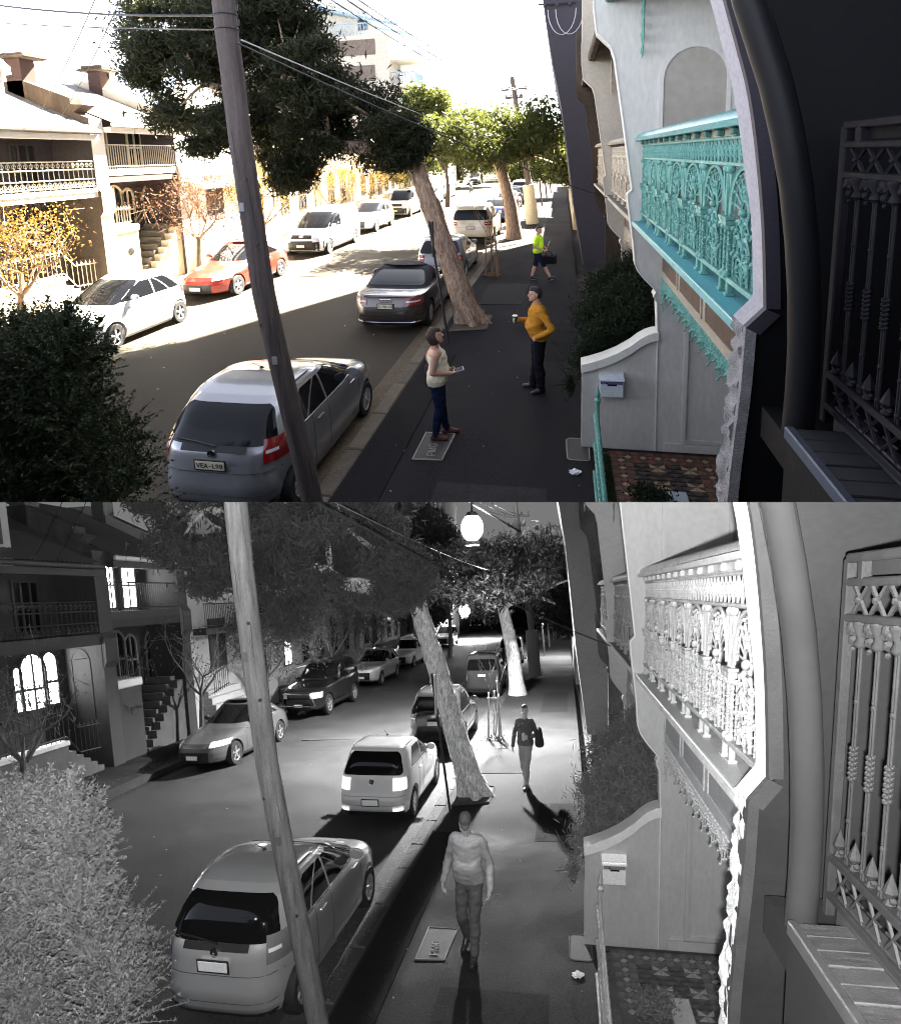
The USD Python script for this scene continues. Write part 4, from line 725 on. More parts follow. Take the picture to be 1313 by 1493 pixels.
def right_terrace(k):
    y0 = 3.16 + 4.75 * k; y1 = 7.8 + 4.75 * k; dy = 4.75 * k
    lab = [DN("terrace house with turquoise iron lace balcony and white side wall", "terrace house with floodlit white iron lace balcony at night"), DN("terrace house with tan iron lace balcony beyond the turquoise one", "terrace house with dim iron lace beyond the floodlit balcony"), DN("narrow terrace front between the tan balcony and the charcoal building", "narrow dim terrace front before the charcoal building at night")][k]
    th = Thing("terrace_house", lab, "house", (2, (y0 + y1) / 2, 0), None)
    wallm = ["grey_render", "warm_render", "stained_render"][k]
    g = G(); g.prism(party_profile(), 1, y1, y1 + .26); th.part("party_wall", g, wallm)
    # painted edge of the party wall
    pr = party_profile()[1:-3]; g = G()
    for a, b in zip(pr[:-1], pr[1:]):
        d = np.array([b[0] - a[0], b[1] - a[1]]); n = np.array([d[1], -d[0]]) / (np.linalg.norm(d) + 1e-9) * .012; n = -n if n[0] > 0 else n
        g.hexa([(a[0], y1 - .012, a[1]), (b[0], y1 - .012, b[1]), (b[0] + n[0], y1 - .012, b[1] + n[1]), (a[0] + n[0], y1 - .012, a[1] + n[1]), (a[0], y1 + .05, a[1]), (b[0], y1 + .05, b[1]), (b[0] + n[0], y1 + .05, b[1] + n[1]), (a[0] + n[0], y1 + .05, a[1] + n[1])])
    th.part("wall_edge", g, ["white_paint", "cream_render", "stained_render"][k])
    # house front behind the verandah, its ceiling and its upper frieze
    g = G(); g.bx(2.55, 2.85, y0 - .3, y1, -.1, 8.2); th.part("front_wall", g, wallm)
    g = G(); g.bx(1.01, 2.55, y0 - .2, y1, 6.36, 6.42); th.part("balcony_ceiling", g, "dark_wood" if k else "plum_wall")
    g = G(); g.add([(.52, y0 - .2, 6.12), (.52, y1, 6.12), (2.9, y1, 7.2), (2.9, y0 - .2, 7.2), (.52, y0 - .2, 6.07), (.52, y1, 6.07), (2.9, y1, 7.1), (2.9, y0 - .2, 7.1)], [[0, 1, 2, 3], [4, 7, 6, 5], [0, 4, 5, 1], [0, 3, 7, 4], [1, 5, 6, 2]]); th.part("verandah_roof", g, "roof_iron")
    g = G(); g.bevel(.50, .64, y0, y1, 5.90, 6.06, .03); th.part("gutter", g, "teal_dark" if k == 0 else "stained_render")
    xf = .95; g = G(); g.bx(xf, xf + .05, y0, y1, 6.12, 6.36); th.part("upper_beam", g, "tan_wood")
    q = int((y1 - y0) / .1); g = G()
    for i in range(q):
        a = y0 + (i + .5) * .1; d = .16 + (.75 if i > q - 3 else 0); zb_ = 6.12; g.tube([(xf, a, zb_), (xf, a, zb_ - d)], [.016, .007], 4); g.tube(arcp((a, zb_ - .06), .04, 0, 6.28, 7, xf - .006), .009, 4, False); g.ball((xf - .006, a, zb_ - d * .7), .025, 0)
        if d > .5:
            for z in (5.9, 5.75, 5.6, 5.45, 5.3): g.tube(arcp((a, z), .035, 0, 6.28, 7, xf - .006), .009, 4, False)
    th.part("upper_valance", g, "teal" if k == 0 else "tan_iron")
    balcony(th, 1.0, y0, y1 - .002, 3.20, ["teal", "tan_iron", "tan_iron"][k], ["teal_light", "tan_wood", "tan_wood"][k], ["teal_dark", "dark_wood", "dark_wood"][k], ["teal_deck", "step_stone", "step_stone"][k], [7, 6, 6][k], "tan_wood", ["teal", "tan_iron", "tan_iron"][k], k == 0)
    # french doors upstairs, door and window below
    for ya in (y0 + .5, y0 + 1.9, y0 + 3.2):
        g = G(); g.bx(2.49, 2.549, ya, ya + .1, 3.2, 5.5); g.bx(2.49, 2.549, ya + .9, ya + 1.0, 3.2, 5.5); g.bx(2.49, 2.549, ya + .1, ya + .9, 5.4, 5.5); p = th.part("door_frame", g, "window_frame")
        g = G(); g.bx(2.52, 2.54, ya + .1, ya + .9, 3.2, 5.4); th.part("door_glass", g, "pane", None, p)
    for ya in (y0 + .6, y0 + 2.6): g = G(); g.bx(2.50, 2.549, ya, ya + 1.1, .2, 2.4); th.part("door", g, "dark_wood")
    if k == 0:
        # niche upstairs and down on the party wall
        for x0, x1, z0, z1, arch in ((1.22, 1.95, 3.25, 4.95, True), (1.62, 2.35, .22, 2.4, False)):
            g = G(); r = (x1 - x0) / 2; cx = (x0 + x1) / 2
            if arch: t = np.linspace(0, math.pi, 14); pts = [(x0, z0), (x0, z1), *[(cx - r * math.cos(a), z1 + r * math.sin(a)) for a in t[1:-1]], (x1, z1), (x1, z0)]
            else: pts = [(x0, z0), (x0, z1), (x1, z1), (x1, z0)]
            out = Polygon(pts).buffer(.05, join_style=2)
            g.prism(list(out.exterior.coords), 1, y1 - .022, y1 + .001, [pts]); th.part("niche_moulding", g, wallm)
            if arch: g = G(); g.prism(pts, 1, y1 - .006, y1 + .001); th.part("niche_shade_sheet", g, "niche_shade_render")  # darker sheet on the same wall; the niche shade is its colour
        g = G(); g.bx(1.36, 2.55, y1 - .03, y1 - .001, .0, .16); th.part("plinth", g, "grey_render"); g = G(); g.bx(.40, 2.55, y1 - .045, y1 - .031, -.01, .045); th.part("skirting", g, "tile_black")
    return th

def front_garden():
    th = Thing("garden_wall", DN("white garden wall with swept curved coping", "pale garden wall with swept curved coping at night"), "wall", (.7, 7.9, 0))
    cc = cap_curve(); x0 = cc[0][0] + .012
    g = G(); g.prism([(x0, -.02), *[(x + .0 if i else x0, z - .11) for i, (x, z) in enumerate(cc)], (cc[-1][0], -.02)], 1, 7.815, 8.03); th.part("wall_face", g, "grey_render")
    up = [(x, z) for x, z in cc]; lo = [(x, z - .115) for x, z in cc][::-1]
    g = G(); g.prism(up + lo, 1, 7.77, 8.075); th.part("coping", g, "white_paint", None, None, 30)
    t = Thing("letterbox", DN("white steel letterbox on the garden wall", "pale steel letterbox on the garden wall at night"), "letterbox", (.62, 7.72, 1.1))
    a, b = gy(874, 545, 7.7), gy(908, 579, 7.7); xa, xb, zt, zb = a[0], b[0], a[2], b[2]
    g = G(); g.bevel(xa, xb, 7.67, 7.813, zb, zt - .05, .008); t.part("box", g, "mail_white")
    g = G(); g.add([(xa - .01, 7.655, zt - .07), (xb + .01, 7.655, zt - .07), (xb + .01, 7.813, zt), (xa - .01, 7.813, zt), (xa - .01, 7.655, zt - .085), (xb + .01, 7.655, zt - .085), (xb + .01, 7.813, zt - .03), (xa - .01, 7.813, zt - .03)], [[0, 1, 2, 3], [4, 7, 6, 5], [0, 4, 5, 1], [1, 5, 6, 2], [3, 7, 4, 0]]); t.part("lid", g, "mail_white")
    g = G(); g.bx(xa + .01, xb - .01, 7.664, 7.671, zt - .13, zt - .088); t.part("label_strip", g, "mail_blue")
    g = G(); g.bx(xa + .10, xa + .22, 7.665, 7.671, zb + .165, zb + .185); t.part("name_slot", g, "screen_black")
    g = G(); g.lathe([(.001, -.008), (.014, -.008), (.014, .006)], (xa + .09, 7.668, zb + .2), 10, 1); t.part("lock", g, "iron_lid")
    # turquoise palisade
    t = Thing("iron_fence", DN("turquoise iron palisade seen almost end on beside the path", "pale iron palisade seen almost end on at night"), "fence", (.42, 6.4, 0))
    for i, y in enumerate(np.arange(4.6, 7.0, .115)):
        g = G(); x = .40 + .012 * (y - 6.5); g.tube([(x, y, .02), (x, y, .93)], .012, 6); g.lathe([(.012, .93), (.026, .95), (.012, .97), (.022, 1.0), (.0, 1.10)], (x, y, 0), 6); g.lathe([(.012, .52), (.024, .55), (.012, .58)], (x, y, 0), 6); t.part("picket", g, "teal")
    for z in (.12, .50, .88): g = G(); g.bevel(.37, .415, 4.5, 7.0, z - .016, z + .016, .004); t.part("rail", g, "teal")
    g = G(); g.bevel(.405, .455, 7.10, 7.15, .0, .98, .008); g.lathe([(.035, .98), (.045, 1.02), (.02, 1.05), (.034, 1.09), (.0, 1.22)], (.43, 7.125, 0), 8); g.lathe([(.03, .60), (.045, .64), (.03, .68)], (.43, 7.125, 0), 8); t.part("gate_post", g, "teal")
    g = G(); g.tube([(.44, 7.1, .02), (.5, 6.98, .05), (.56, 6.93, .02)], .012, 5); t.part("gate_latch", g, "teal_light")
    for z in (.16, .62): g = G(); g.bevel(.41, .44, 7.0, 7.10, z - .02, z + .02, .004); t.part("bracket", g, "teal")
    # tiled path
    t = Thing("tiled_path", DN("patterned red and black tiled path behind the fence", "patterned tiled path behind the fence at night"), "path", (1.3, 7.0, 0), None, "structure")
    g = G(); g.bx(.60, 2.5, 5.5, 7.77, -.02, .012); t.part("bedding", g, "tile_brown")
    s, y = .098, 7.76
    for j in range(13):
        for i in range(14):
            x = .62 + i * s; yy = 7.755 - (j + 1) * s
            ring = min(i, 13 - i, j); a, b = x + .004, x + s - .004; c, d = yy + .004, yy + s - .004
            if ring in (0, 2): g = G(); g.bx(a, b, c, d, .012, .022); t.part("tile", g, "tile_red" if (i + j) % 2 else "tile_brown")
            elif ring == 1:
                m = s / 2; g = G(); g.prism([(x + m, c), (b, yy + m), (x + m, d), (a, yy + m)], 2, .012, .023); t.part("tile", g, "tile_tan" if (i + j) % 2 else "tile_red")
            else:
                star = (i % 4 in (1, 2)) and (j % 4 in (0, 3)); g = G(); g.prism([(a, c), (b, c), (b, d)] if (i + j) % 2 else [(a, c), (b, c), (a, d)], 2, .012, .022); t.part("tile", g, "tile_tan" if star else "tile_black")
    t = Thing("grass_verge", DN("strip of rough grass between fence and tiles", "strip of rough grass between fence and tiles at night"), "grass", (.52, 7, 0), None, "stuff")
    r = rng_of(8); n = 6000; c = np.stack([r.uniform(.45, .62, n), r.uniform(5.5, 7.6, n), r.uniform(.01, .06, n)], 1); g = G(); leaves(g, c, .07, .008, r, -1.2); t.part("blades", g, "grass")
    t = Thing("potted_plant", DN("low leafy plant growing over the tiled path", "low leafy plant over the tiled path at night"), "plant", (1.0, 6.5, 0))
    n = 1500; c = np.concatenate([clump(r, (x, y, .16), .17, n // 3, (1, 1, .7), .2) for x, y in ((.92, 6.55), (1.08, 6.48), (1.0, 6.35))]); g = G(); leaves(g, c, .05, .018, r); t.part("foliage", g, "hedge_leaf")
    t = Thing("stone_paver", DN("pale square stone paver on the tiled path", "pale square stone paver on the tiled path at night"), "paver", (1.33, 6.6, 0)); g = G(); g.bevel(1.20, 1.44, 6.2, 6.76, .02, .075, .008); t.part("slab", g, "paver")
    # hedge plant
    t = Thing("spiky_hedge", DN("dark spiky-leaved hedge behind the white garden wall", "grey spiky-leaved hedge behind the pale garden wall at night"), "hedge", (.9, 10, 0))
    g, tw = G(), G(); sp = [(855, 505, 8.35), (872, 480, 8.5), (895, 470, 8.6), (920, 480, 8.7), (940, 460, 8.8), (862, 450, 9.0), (885, 430, 9.2), (910, 420, 9.3), (935, 425, 9.2), (950, 440, 8.9), (870, 410, 10), (895, 395, 10.2), (920, 395, 10.2), (905, 382, 10.8), (880, 400, 10.8), (860, 420, 10), (852, 465, 9), (857, 540, 8.2), (940, 480, 8.5), (890, 500, 8.3), (915, 450, 8.7), (850, 520, 8.2)]
    C = []
    for u, v, y in sp:
        c0 = gy(u + 13, v + 4, y); m = r.integers(900, 1200); C.append(clump(r, c0, .34, m, (1, 1, .85), .2)); tw.tube([(c0[0], c0[1], max(c0[2] - 1.2, 0)), c0], [.02, .008], 4)
    C = np.concatenate(C); C = C[(C[:, 1] > 8.17) | (C[:, 0] < .20)]; g = G(); leaves(g, C, .13, .016, r, -.3); t.part("foliage", g, "hedge_leaf"); t.part("stems", tw, "bark_dark")
    g = G()
    for q in range(9): a0 = gy(836, 558, 7.7); d = np.array([-.35 - .2 * r.random(), r.normal() * .2, r.normal() * .3]); g.tube([a0 + [.02, .25, .1], a0 + d * .25, a0 + d * .55], [.006, .006, .002], 4)
    leaves(g, clump(r, gy(830, 560, 7.85), .12, 200, (.6, 1, 1.4), .1), .12, .02, r, .4); t.part("drooping_leaves", g, "hedge_leaf")

def near_house():
    t = Thing("party_wall", DN("thick painted wall end with rough stone base beside the turquoise balcony", "glaring white wall end with rough stone base at night"), "wall", (1.0, 3.0, 0))
    L = [(1024, -40), (1035, 0), (1053, 70), (1070, 142), (1084, 240), (1096, 348), (1097, 432), (1068, 460), (1065, 500), (1060, 560), (1052, 640), (1043, 703), (1044, 740), (1046, 800)]
    Rr = [(1043, -40), (1053, 0), (1072, 70), (1088, 134), (1102, 240), (1110, 348), (1112, 447), (1083, 474), (1081, 500), (1076, 560), (1066, 640), (1059, 700), (1056, 740), (1056, 800)]
    yl, yr = 3.16, 3.02
    def fine(P, a, b, k):
        q = np.array(P[a:b], float); t = np.r_[0, np.cumsum(np.linalg.norm(np.diff(q, axis=0), axis=1))]; tt = np.linspace(0, t[-1], k); return [tuple(map(float, (PchipInterpolator(t, q[:, 0])(v), PchipInterpolator(t, q[:, 1])(v)))) for v in tt]
    L = fine(L, 0, 7, 25) + fine(L, 7, 14, 17); Rr = fine(Rr, 0, 7, 25) + fine(Rr, 7, 14, 17)
    pl = [gy(u, v, yl) for u, v in L]; pr = [gy(u, v, yr) for u, v in Rr]
    def strip(i0, i1, name, m, rough=0):
        g = G(); rows = []
        for i in range(i0, i1):
            for s in np.linspace(0, 1, 4 if rough else 2)[: None if i == i1 - 1 else -1]:
                a = pl[i] * (1 - s) + pl[i + 1] * s; b = pr[i] * (1 - s) + pr[i + 1] * s; rows.append([a + (b - a) * q for q in np.linspace(0, 1, 6)])
        P = np.array(rows)
        if rough: P[:, :, 0] += (meshkit.fbm(P * [1, 22, 22], 3, 3) - .5) * .075 * 1.0
        back = P[:, ::-1] + [.12, 0, 0]; g.patch(P); g.patch(back); g.patch(np.stack([P[:, 0], P[:, 0] + [.12, 0, 0]], 1)); g.patch(np.stack([P[:, -1] + [.12, 0, 0], P[:, -1]], 1)); t.part(name, g, m, None, None, 40 if rough else False)
    strip(0, 24, "painted_end", "edge_paint"); strip(24, 25, "sloped_ledge", "edge_paint"); strip(25, 41, "rough_stone_end", "rough_stone", 1)
    # the side that faces the camera: raised margin and dark field
    xz = [(p[0], p[2]) for p in pr]; wid = .065
    g = G(); g.prism(xz[:25] + [(x + wid, z) for x, z in xz[:25]][::-1], 1, yr - .045, yr + .09); g.prism(xz[24:26] + [(xz[25][0] + .065, xz[25][1] - .035), (xz[24][0] + wid, xz[24][1] - .03)], 1, yr - .047, yr + .09); t.part("margin", g, "dark_paint_edge"); g = G(); g.prism(xz[25:] + [(x + .05, z) for x, z in xz[25:]][::-1], 1, yr - .043, yr + .08); t.part("rough_margin", g, "rough_stone" if not NIGHT else "dark_paint_edge")
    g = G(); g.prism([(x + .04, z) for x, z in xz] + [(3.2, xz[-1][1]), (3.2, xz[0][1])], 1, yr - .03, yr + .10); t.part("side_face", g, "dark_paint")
    # next house (the one that carries the view): pipe, iron screen, deck
    h = Thing("terrace_house", DN("dark painted terrace front at the right edge in deep shade", "dark painted terrace front at the right edge at night"), "house", (2, 1, 2))
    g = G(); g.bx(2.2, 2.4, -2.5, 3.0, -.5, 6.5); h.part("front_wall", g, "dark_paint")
    g = G(); g.bx(.95, 2.2, -2.5, 3.0, 5.6, 5.7); h.part("ceiling", g, "dark_paint")  # overhead sheet added out of view to darken this front
    g = G(); px = [(1078, -60), (1092, 0), (1108, 51), (1130, 120), (1146, 190), (1160, 270), (1168, 350), (1172, 430), (1172, 500), (1168, 570), (1162, 630)]; pts = [gy(u, v, 2.62) for u, v in px]; g.tube(pts, .062, 20); h.part("downpipe", g, "dark_pipe", None, None, 50)
    xs = 1.15; zt, z2, z3, z4, z5 = 4.175, 4.095, 3.975, 3.11, 2.965; ya, yb = .9, 2.70
    for nm, z, r in (("top_rail", zt, .016), ("second_rail", z2, .014), ("lattice_rail", z3, .014), ("lower_rail", z4, .016), ("bottom_rail", z5, .015)):
        g = G(); g.bevel(xs - r * 1.4, xs + r * 1.4, ya, yb, z - r, z + r, .005); h.part(nm, g, "dark_iron")
    g = G(); g.bevel(xs - .02, xs + .02, yb - .02, yb + .025, 2.88, zt, .006); h.part("screen_stile", g, "dark_iron")
    w = .135
    for i in range(12):
        a = yb - .03 - (i + 1) * w; g = G(); g.tube([(xs, a, z3), (xs, a + w, z2)], .009, 5); g.tube([(xs, a + w, z3), (xs, a, z2)], .009, 5); g.ball((xs - .008, a + w / 2, (z2 + z3) / 2), .014, 0); h.part("lattice", g, "dark_iron")
        g = G(); g.tube([(xs, a + w, z5), (xs, a, z4)], .008, 5); g.tube([(xs, a, z5), (xs, a + w, z4)], .008, 5); g.tube([(xs, a + .02, (z4 + z5) / 2), (xs, a + w - .02, (z4 + z5) / 2)], .006, 4); h.part("lower_lattice", g, "dark_iron")
        yb_ = a + w * .3; g = G(); hh = z3 - z4
        for o in (-.008, .008): g.tube([(xs, yb_ + o, z4), (xs, yb_ + o, z3)], .0062, 6)
        for f in np.linspace(.37, .49, 7): g.lathe([(.010, -.008), (.017, -.002), (.017, .002), (.010, .008)], (xs, yb_, z4 + hh * f), 7); [g.ball((xs - .012 * math.cos(q), yb_ + .016 * math.sin(q), z4 + hh * f + .006), .0075, 0) for q in (0, 1.6, 3.1, 4.7)]
        for f in (.05, .20, .68, .90): g.ball((xs, yb_, z4 + hh * f), .014, 0)
        g.lathe([(.03, 0), (.034, -.012), (.016, -.05), (.026, -.075), (.010, -.09)], (xs, yb_, z3 - .01), 8); h.part("baluster", g, "dark_iron", None, None, 50)
        g = G(); yc = yb_ + w / 2; g.ball((xs, yc, z3 - .03), .026, 1); g.ball((xs - .005, yc - .02, z3 - .045), .018, 0); g.ball((xs - .005, yc + .02, z3 - .045), .018, 0); g.ball((xs, yc, z3 - .075), .020, 0); g.ball((xs, yc, z3 - .105), .011, 0); h.part("drop_ornament", g, "dark_iron")
        g = G(); g.lathe([(.012, 0), (.022, .012), (.012, .03), (.026, .05), (.016, .075), (0, .11)], (xs, yc, z4 + .012), 7); g.ball((xs, yc - .02, z4 + .04), .014, 0); g.ball((xs, yc + .02, z4 + .04), .014, 0); h.part("finial", g, "dark_iron")
        g = G(); g.bevel(xs - .02, xs + .02, yb - .14 - i * .5, yb - .10 - i * .5, z2, zt, .005); h.part("rail_post", g, "dark_iron") if i < 4 else None
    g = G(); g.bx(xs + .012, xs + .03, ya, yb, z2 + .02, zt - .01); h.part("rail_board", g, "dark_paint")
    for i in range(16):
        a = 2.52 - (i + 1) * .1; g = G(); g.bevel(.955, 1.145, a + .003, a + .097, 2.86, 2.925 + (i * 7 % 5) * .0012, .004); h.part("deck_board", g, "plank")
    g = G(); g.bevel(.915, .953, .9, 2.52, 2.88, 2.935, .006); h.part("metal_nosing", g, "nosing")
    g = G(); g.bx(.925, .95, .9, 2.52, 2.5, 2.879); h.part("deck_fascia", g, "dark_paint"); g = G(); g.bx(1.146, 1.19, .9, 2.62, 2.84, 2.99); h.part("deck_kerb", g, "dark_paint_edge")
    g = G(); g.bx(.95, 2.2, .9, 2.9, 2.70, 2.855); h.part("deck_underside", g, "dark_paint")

def dark_building():
    t = Thing("charcoal_building", DN("tall charcoal rendered building end wall beside the pavement", "tall grey building end wall beside the night pavement"), "building", (1, 21, 0))
    e = [gy(u, v, 20.5) for u, v in ((789, -14), (797, 40), (806, 96), (819, 160), (828, 230), (836, 298), (852, 396))]
    pr = [(e[0][0], 24.5), *[(p[0], p[2]) for p in e[:-1]], (e[-1][0], -.05), (9, -.05), (9, 24.5)]
    g = G(); g.prism(pr, 1, 20.5, 30.3); t.part("wall", g, "charcoal_wall")
    g = G(); g.bx(1.50, 1.53, 20.47, 20.499, .0, 9.5); t.part("wall_joint", g, "dark_paint")
    g = G(); g.bx(pr[0][0] - .1, 9.1, 20.4, 30.4, 24.5, 24.7); t.part("parapet_cap", g, "concrete")
    g = G(); q = gy(812, 10, 20.5); s = q + [0, -.16, 0]
    g.tube([q + [-.6, -.1, .1], q + [.6, -.1, .1]], .03, 5); [g.ball(q + [o, -.14, .05], .06, 1) for o in (-.4, 0, .4)]; t.part("wire_bracket", g, "wire")
    for o in (0, .25): a = np.linspace(0, math.pi, 12); g = G(); g.tube(np.stack([q[0] - .3 + o + .45 * (1 - np.cos(a)), np.full(12, q[1] - .15), q[2] - .1 - .8 * np.sin(a)], -1), .012, 4); t.part("cable_loop", g, "wire_pale")
    # lower fronts beyond it
    r = rng_of(4); y = 31.5
    for i in range(7):
        h = r.uniform(5.2, 6.6); d = r.uniform(5.5, 8); t = Thing("far_house", [DN("low terrace just past the charcoal building", "lit terrace just past the charcoal building at night"), DN("second house past the charcoal building", "second house past the charcoal building at night"), DN("third house past the charcoal building", "third house past the charcoal building at night"), DN("fourth far house on the right side", "fourth far house on the right side at night"), DN("fifth far house on the right side", "fifth far house on the right side at night"), DN("sixth far house on the right side", "sixth far house on the right side at night"), DN("farthest house on the right side", "farthest house on the right side at night")][i], "house", (4, y, 0))
        g = G(); g.bx(2.2, 9, y, y + d - .05, -.1, h); t.part("wall", g, ["cream_render", "red_brick", "warm_render"][i % 3])
        g = G(); g.add([(1.9, y - .1, h), (1.9, y + d, h), (5.6, y + d, h + 1.6), (5.6, y - .1, h + 1.6), (9.3, y - .1, h), (9.3, y + d, h)], [[0, 1, 2, 3], [3, 2, 5, 4]]); t.part("roof", g, "roof_iron")
        for q in range(2):
            for z in (1.0, 3.6):
                a = y + .8 + q * 2.4; g = G(); g.bx(2.15, 2.199, a, a + 1.1, z, z + 1.6); p = t.part("window_frame", g, "window_frame"); g = G(); g.bx(2.13, 2.149, a + .1, a + 1.0, z + .1, z + 1.5); t.part("pane", g, "pane", None, p)
        g = G(); g.bx(.55, .75, y, y + d - .1, 0, 1.0); t.part("front_fence", g, "sandstone"); y += d
FX, WX = -13.9, -15.3                            # line of the left-hand wing walls, and of the fronts behind their verandahs
def wpane(t, x, ya, yb, z0, z1, frame="window_frame", lit=False, arch=False, bars=1, mid=True, depth=.05):
    """A window in a wall that faces +x: frame, glazing bars and panes."""
    w, r = yb - ya, (yb - ya) / 2; cy = (ya + yb) / 2
    o = [(ya, z0), (yb, z0), (yb, z1)] + ([(cy + r * math.cos(a), z1 + r * math.sin(a)) for a in np.linspace(0, math.pi, 12)[1:-1]] if arch else []) + [(ya, z1)]
    pg = Polygon(o); ins = pg.buffer(-.07, join_style=2)
    g = G(); g.prism(o, 0, x + .002, x + depth, [list(ins.exterior.coords)[:-1]])
    for i in range(bars): y = ya + w * (i + 1) / (bars + 1); g.bx(x + .004, x + depth - .008, y - .03, y + .03, z0 + .05, z1 + (r - .06 if arch else -.05))
    if mid: zm = z0 + (z1 - z0) * .55; g.bx(x + .004, x + depth - .012, ya + .05, yb - .05, zm - .03, zm + .03)
    p = t.part("window", g, frame)
    g = G(); g.prism(list(ins.exterior.coords)[:-1], 0, x + .003, x + .006); t.part("pane", g, "lit_pane" if lit else "pane", None, p)
def iron_rail(t, x, pts, m, h=.8, sp=.13, spear=True, name="railing", lacey=False):
    g = G(); P = [np.array(p) for p in pts]
    for a, b in zip(P[:-1], P[1:]):
        n = max(1, int(abs(b[0] - a[0]) / sp))
        for i in range(n):
            q = a + (b - a) * (i + .5) / n; g.tube([(x, q[0], q[1]), (x, q[0], q[1] + h)], .014, 4, False)
            if spear: g.lathe([(.012, 0), (.035, .03), (.014, .06), (0, .13)], (x, q[0], q[1] + h), 5)
            if lacey: g.tube(arcp((q[0], q[1] + h * .2), sp * .42, 0, 6.28, 7, x), .013, 3, False); g.tube(arcp((q[0], q[1] + h * .84), sp * .36, 0, 6.28, 6, x), .013, 3, False); g.ball((x, q[0], q[1] + h * .2), .03, 0)
        for z in (.08, h - .02) + ((.36 * h, .7 * h) if lacey else ()): g.tube([(x, a[0], a[1] + z), (x, b[0], b[1] + z)], .018, 4)
    return t.part(name, g, m)

def left_terraces():
    # --- first terrace, cut by the left edge
    t = Thing("terrace_house", DN("brown verandah terrace at the far left with white wing wall and brick chimney", "unlit terrace at the far left with three glowing arched windows"), "house", (-15, 13, 0)); y0, y1, y2 = 8.5, 15.5, 15.98
    zs, zr, ze = 3.46, 4.30, 5.20
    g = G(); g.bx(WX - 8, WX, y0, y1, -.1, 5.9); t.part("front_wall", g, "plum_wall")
    prof = [(WX - 8, -.1), (FX, -.1), (FX, 2.6), (FX + .12, 2.75), (FX + .12, 3.35), (FX, 3.5), (FX, 5.55), (FX - .5, 5.75)]; pp = [gy(u, v, 15.7) for u, v in ((128, 153), (110, 152), (109, 143), (40, 118))]; prof += [(p[0], p[2]) for p in pp] + [(WX - 8, pp[-1][2])]
    g = G(); g.prism(prof, 1, y1, y2); t.part("party_wall", g, "stained_render")
    g = G(); pr = prof[1:7]
    for a, b in zip(pr[:-1], pr[1:]): g.hexa([(a[0], y1 - .01, a[1]), (b[0], y1 - .01, b[1]), (b[0] + .02, y1 - .01, b[1]), (a[0] + .02, y1 - .01, a[1]), (a[0], y2 + .01, a[1]), (b[0], y2 + .01, b[1]), (b[0] + .02, y2 + .01, b[1]), (a[0] + .02, y2 + .01, a[1])])
    t.part("wing_wall_end", g, "dim_white_paint"); g = G(); g.bx(WX, FX - .002, y1 - .012, y1, -.1, 5.5); t.part("wing_wall_side", g, "brown_wall"); g = G(); g.bx(WX, FX - .002, y2, y2 + .012, -.1, 5.5); t.part("wing_wall_side", g, "brown_wall")
    ra, rb = gy(17.6, 135, y1), gy(108, 173, y1); sl = (ra[2] - rb[2]) / (ra[0] - rb[0]); zr0 = 5.42
    zr0 = rb[2] + sl * (FX + .35 - rb[0]); roof = lambda x: zr0 + sl * (x - (FX + .35)); g = G(); xb = ra[0] - .6
    n = 46; ys = np.linspace(y0, y1, n * 2 + 1); wv = .018 * (np.arange(n * 2 + 1) % 2); g.patch(np.array([[(x, y, roof(x) + w) for y, w in zip(ys, wv)] for x in (FX + .35, (FX + xb) / 2, xb)])); t.part("corrugated_roof", g, "roof_iron")
    g = G(); g.bevel(FX + .28, FX + .42, y0, y1 + .02, zr0 - .13, zr0 - .01, .03); t.part("gutter", g, "dark_wood"); g = G(); g.bx(FX + .02, FX + .28, y0, y1, min(ze, zr0 - .3), zr0 - .14); t.part("eave_beam", g, "dim_white_paint")
    d = gy(8, 140, 13.2); g = G(); g.bx(d[0] - 2.5, d[0], 11.0, 13.2, d[2] - .9, d[2] + .75); t.part("dormer", g, "cream_render"); wpane(t, d[0], 12.1, 12.95, d[2] - .45, d[2] + .5, "dark_wood")
    g = G(); g.prism([(10.9, d[2] + .6), (12.0, d[2] + 1.5), (13.35, d[2] + .55), (13.35, d[2] + .75), (12.0, d[2] + 1.75), (10.9, d[2] + .8)], 0, d[0] - 2.5, d[0] + .12); t.part("dormer_gable", g, "white_paint")
    c = gy(30, 122, 15.7); g = G(); g.bx(c[0] - .28, c[0] + .28, 15.5, 16.0, c[2] - .8, c[2] + .72); ch = t.part("chimney", g, "red_brick"); g = G(); g.bevel(c[0] - .40, c[0] + .62, 15.3, 16.2, c[2] + .72, c[2] + .80, .03); g.bevel(c[0] - .34, c[0] + .5, 15.4, 16.1, c[2] + .80, c[2] + .88, .03); t.part("chimney_cap", g, "stained_render", None, ch)
    g = G(); g.bx(WX, FX + .02, y0, y1 - .015, zs - .26, zs); t.part("balcony_slab", g, "dim_white_paint"); g = G(); g.bx(FX + .021, FX + .05, y0, y1, zs - .10, zs + .02); t.part("slab_moulding", g, "dim_white_paint")
    iron_rail(t, FX - .02, [(y0, zs), (y1 - .02, zs)], "cream_iron", zr - zs, .17, False, "lace_railing", True)
    a, b = gx(8, 205, WX), gx(54, 240, WX); wpane(t, WX, a[1], b[1], zs, ze - .35, "dark_wood", False, False, 2)
    for i, (u0, u1, v0, v1, vt) in enumerate(((22, 31, 316, 372, 311), (34, 63, 312, 368, 300), (66, 80, 304, 362, 298))):
        if NIGHT: u0, u1, v0, v1 = (18, 26, 320, 374) if i == 0 else (29, 62, 316, 372) if i == 1 else (62, 78, 306, 364); u0 -= 0
        a, b = gx(u0, v1, WX), gx(u1, v0, WX); wpane(t, WX, a[1], b[1], a[2], b[2], "dark_wood", NIGHT, True, 0 if i != 1 else 1)
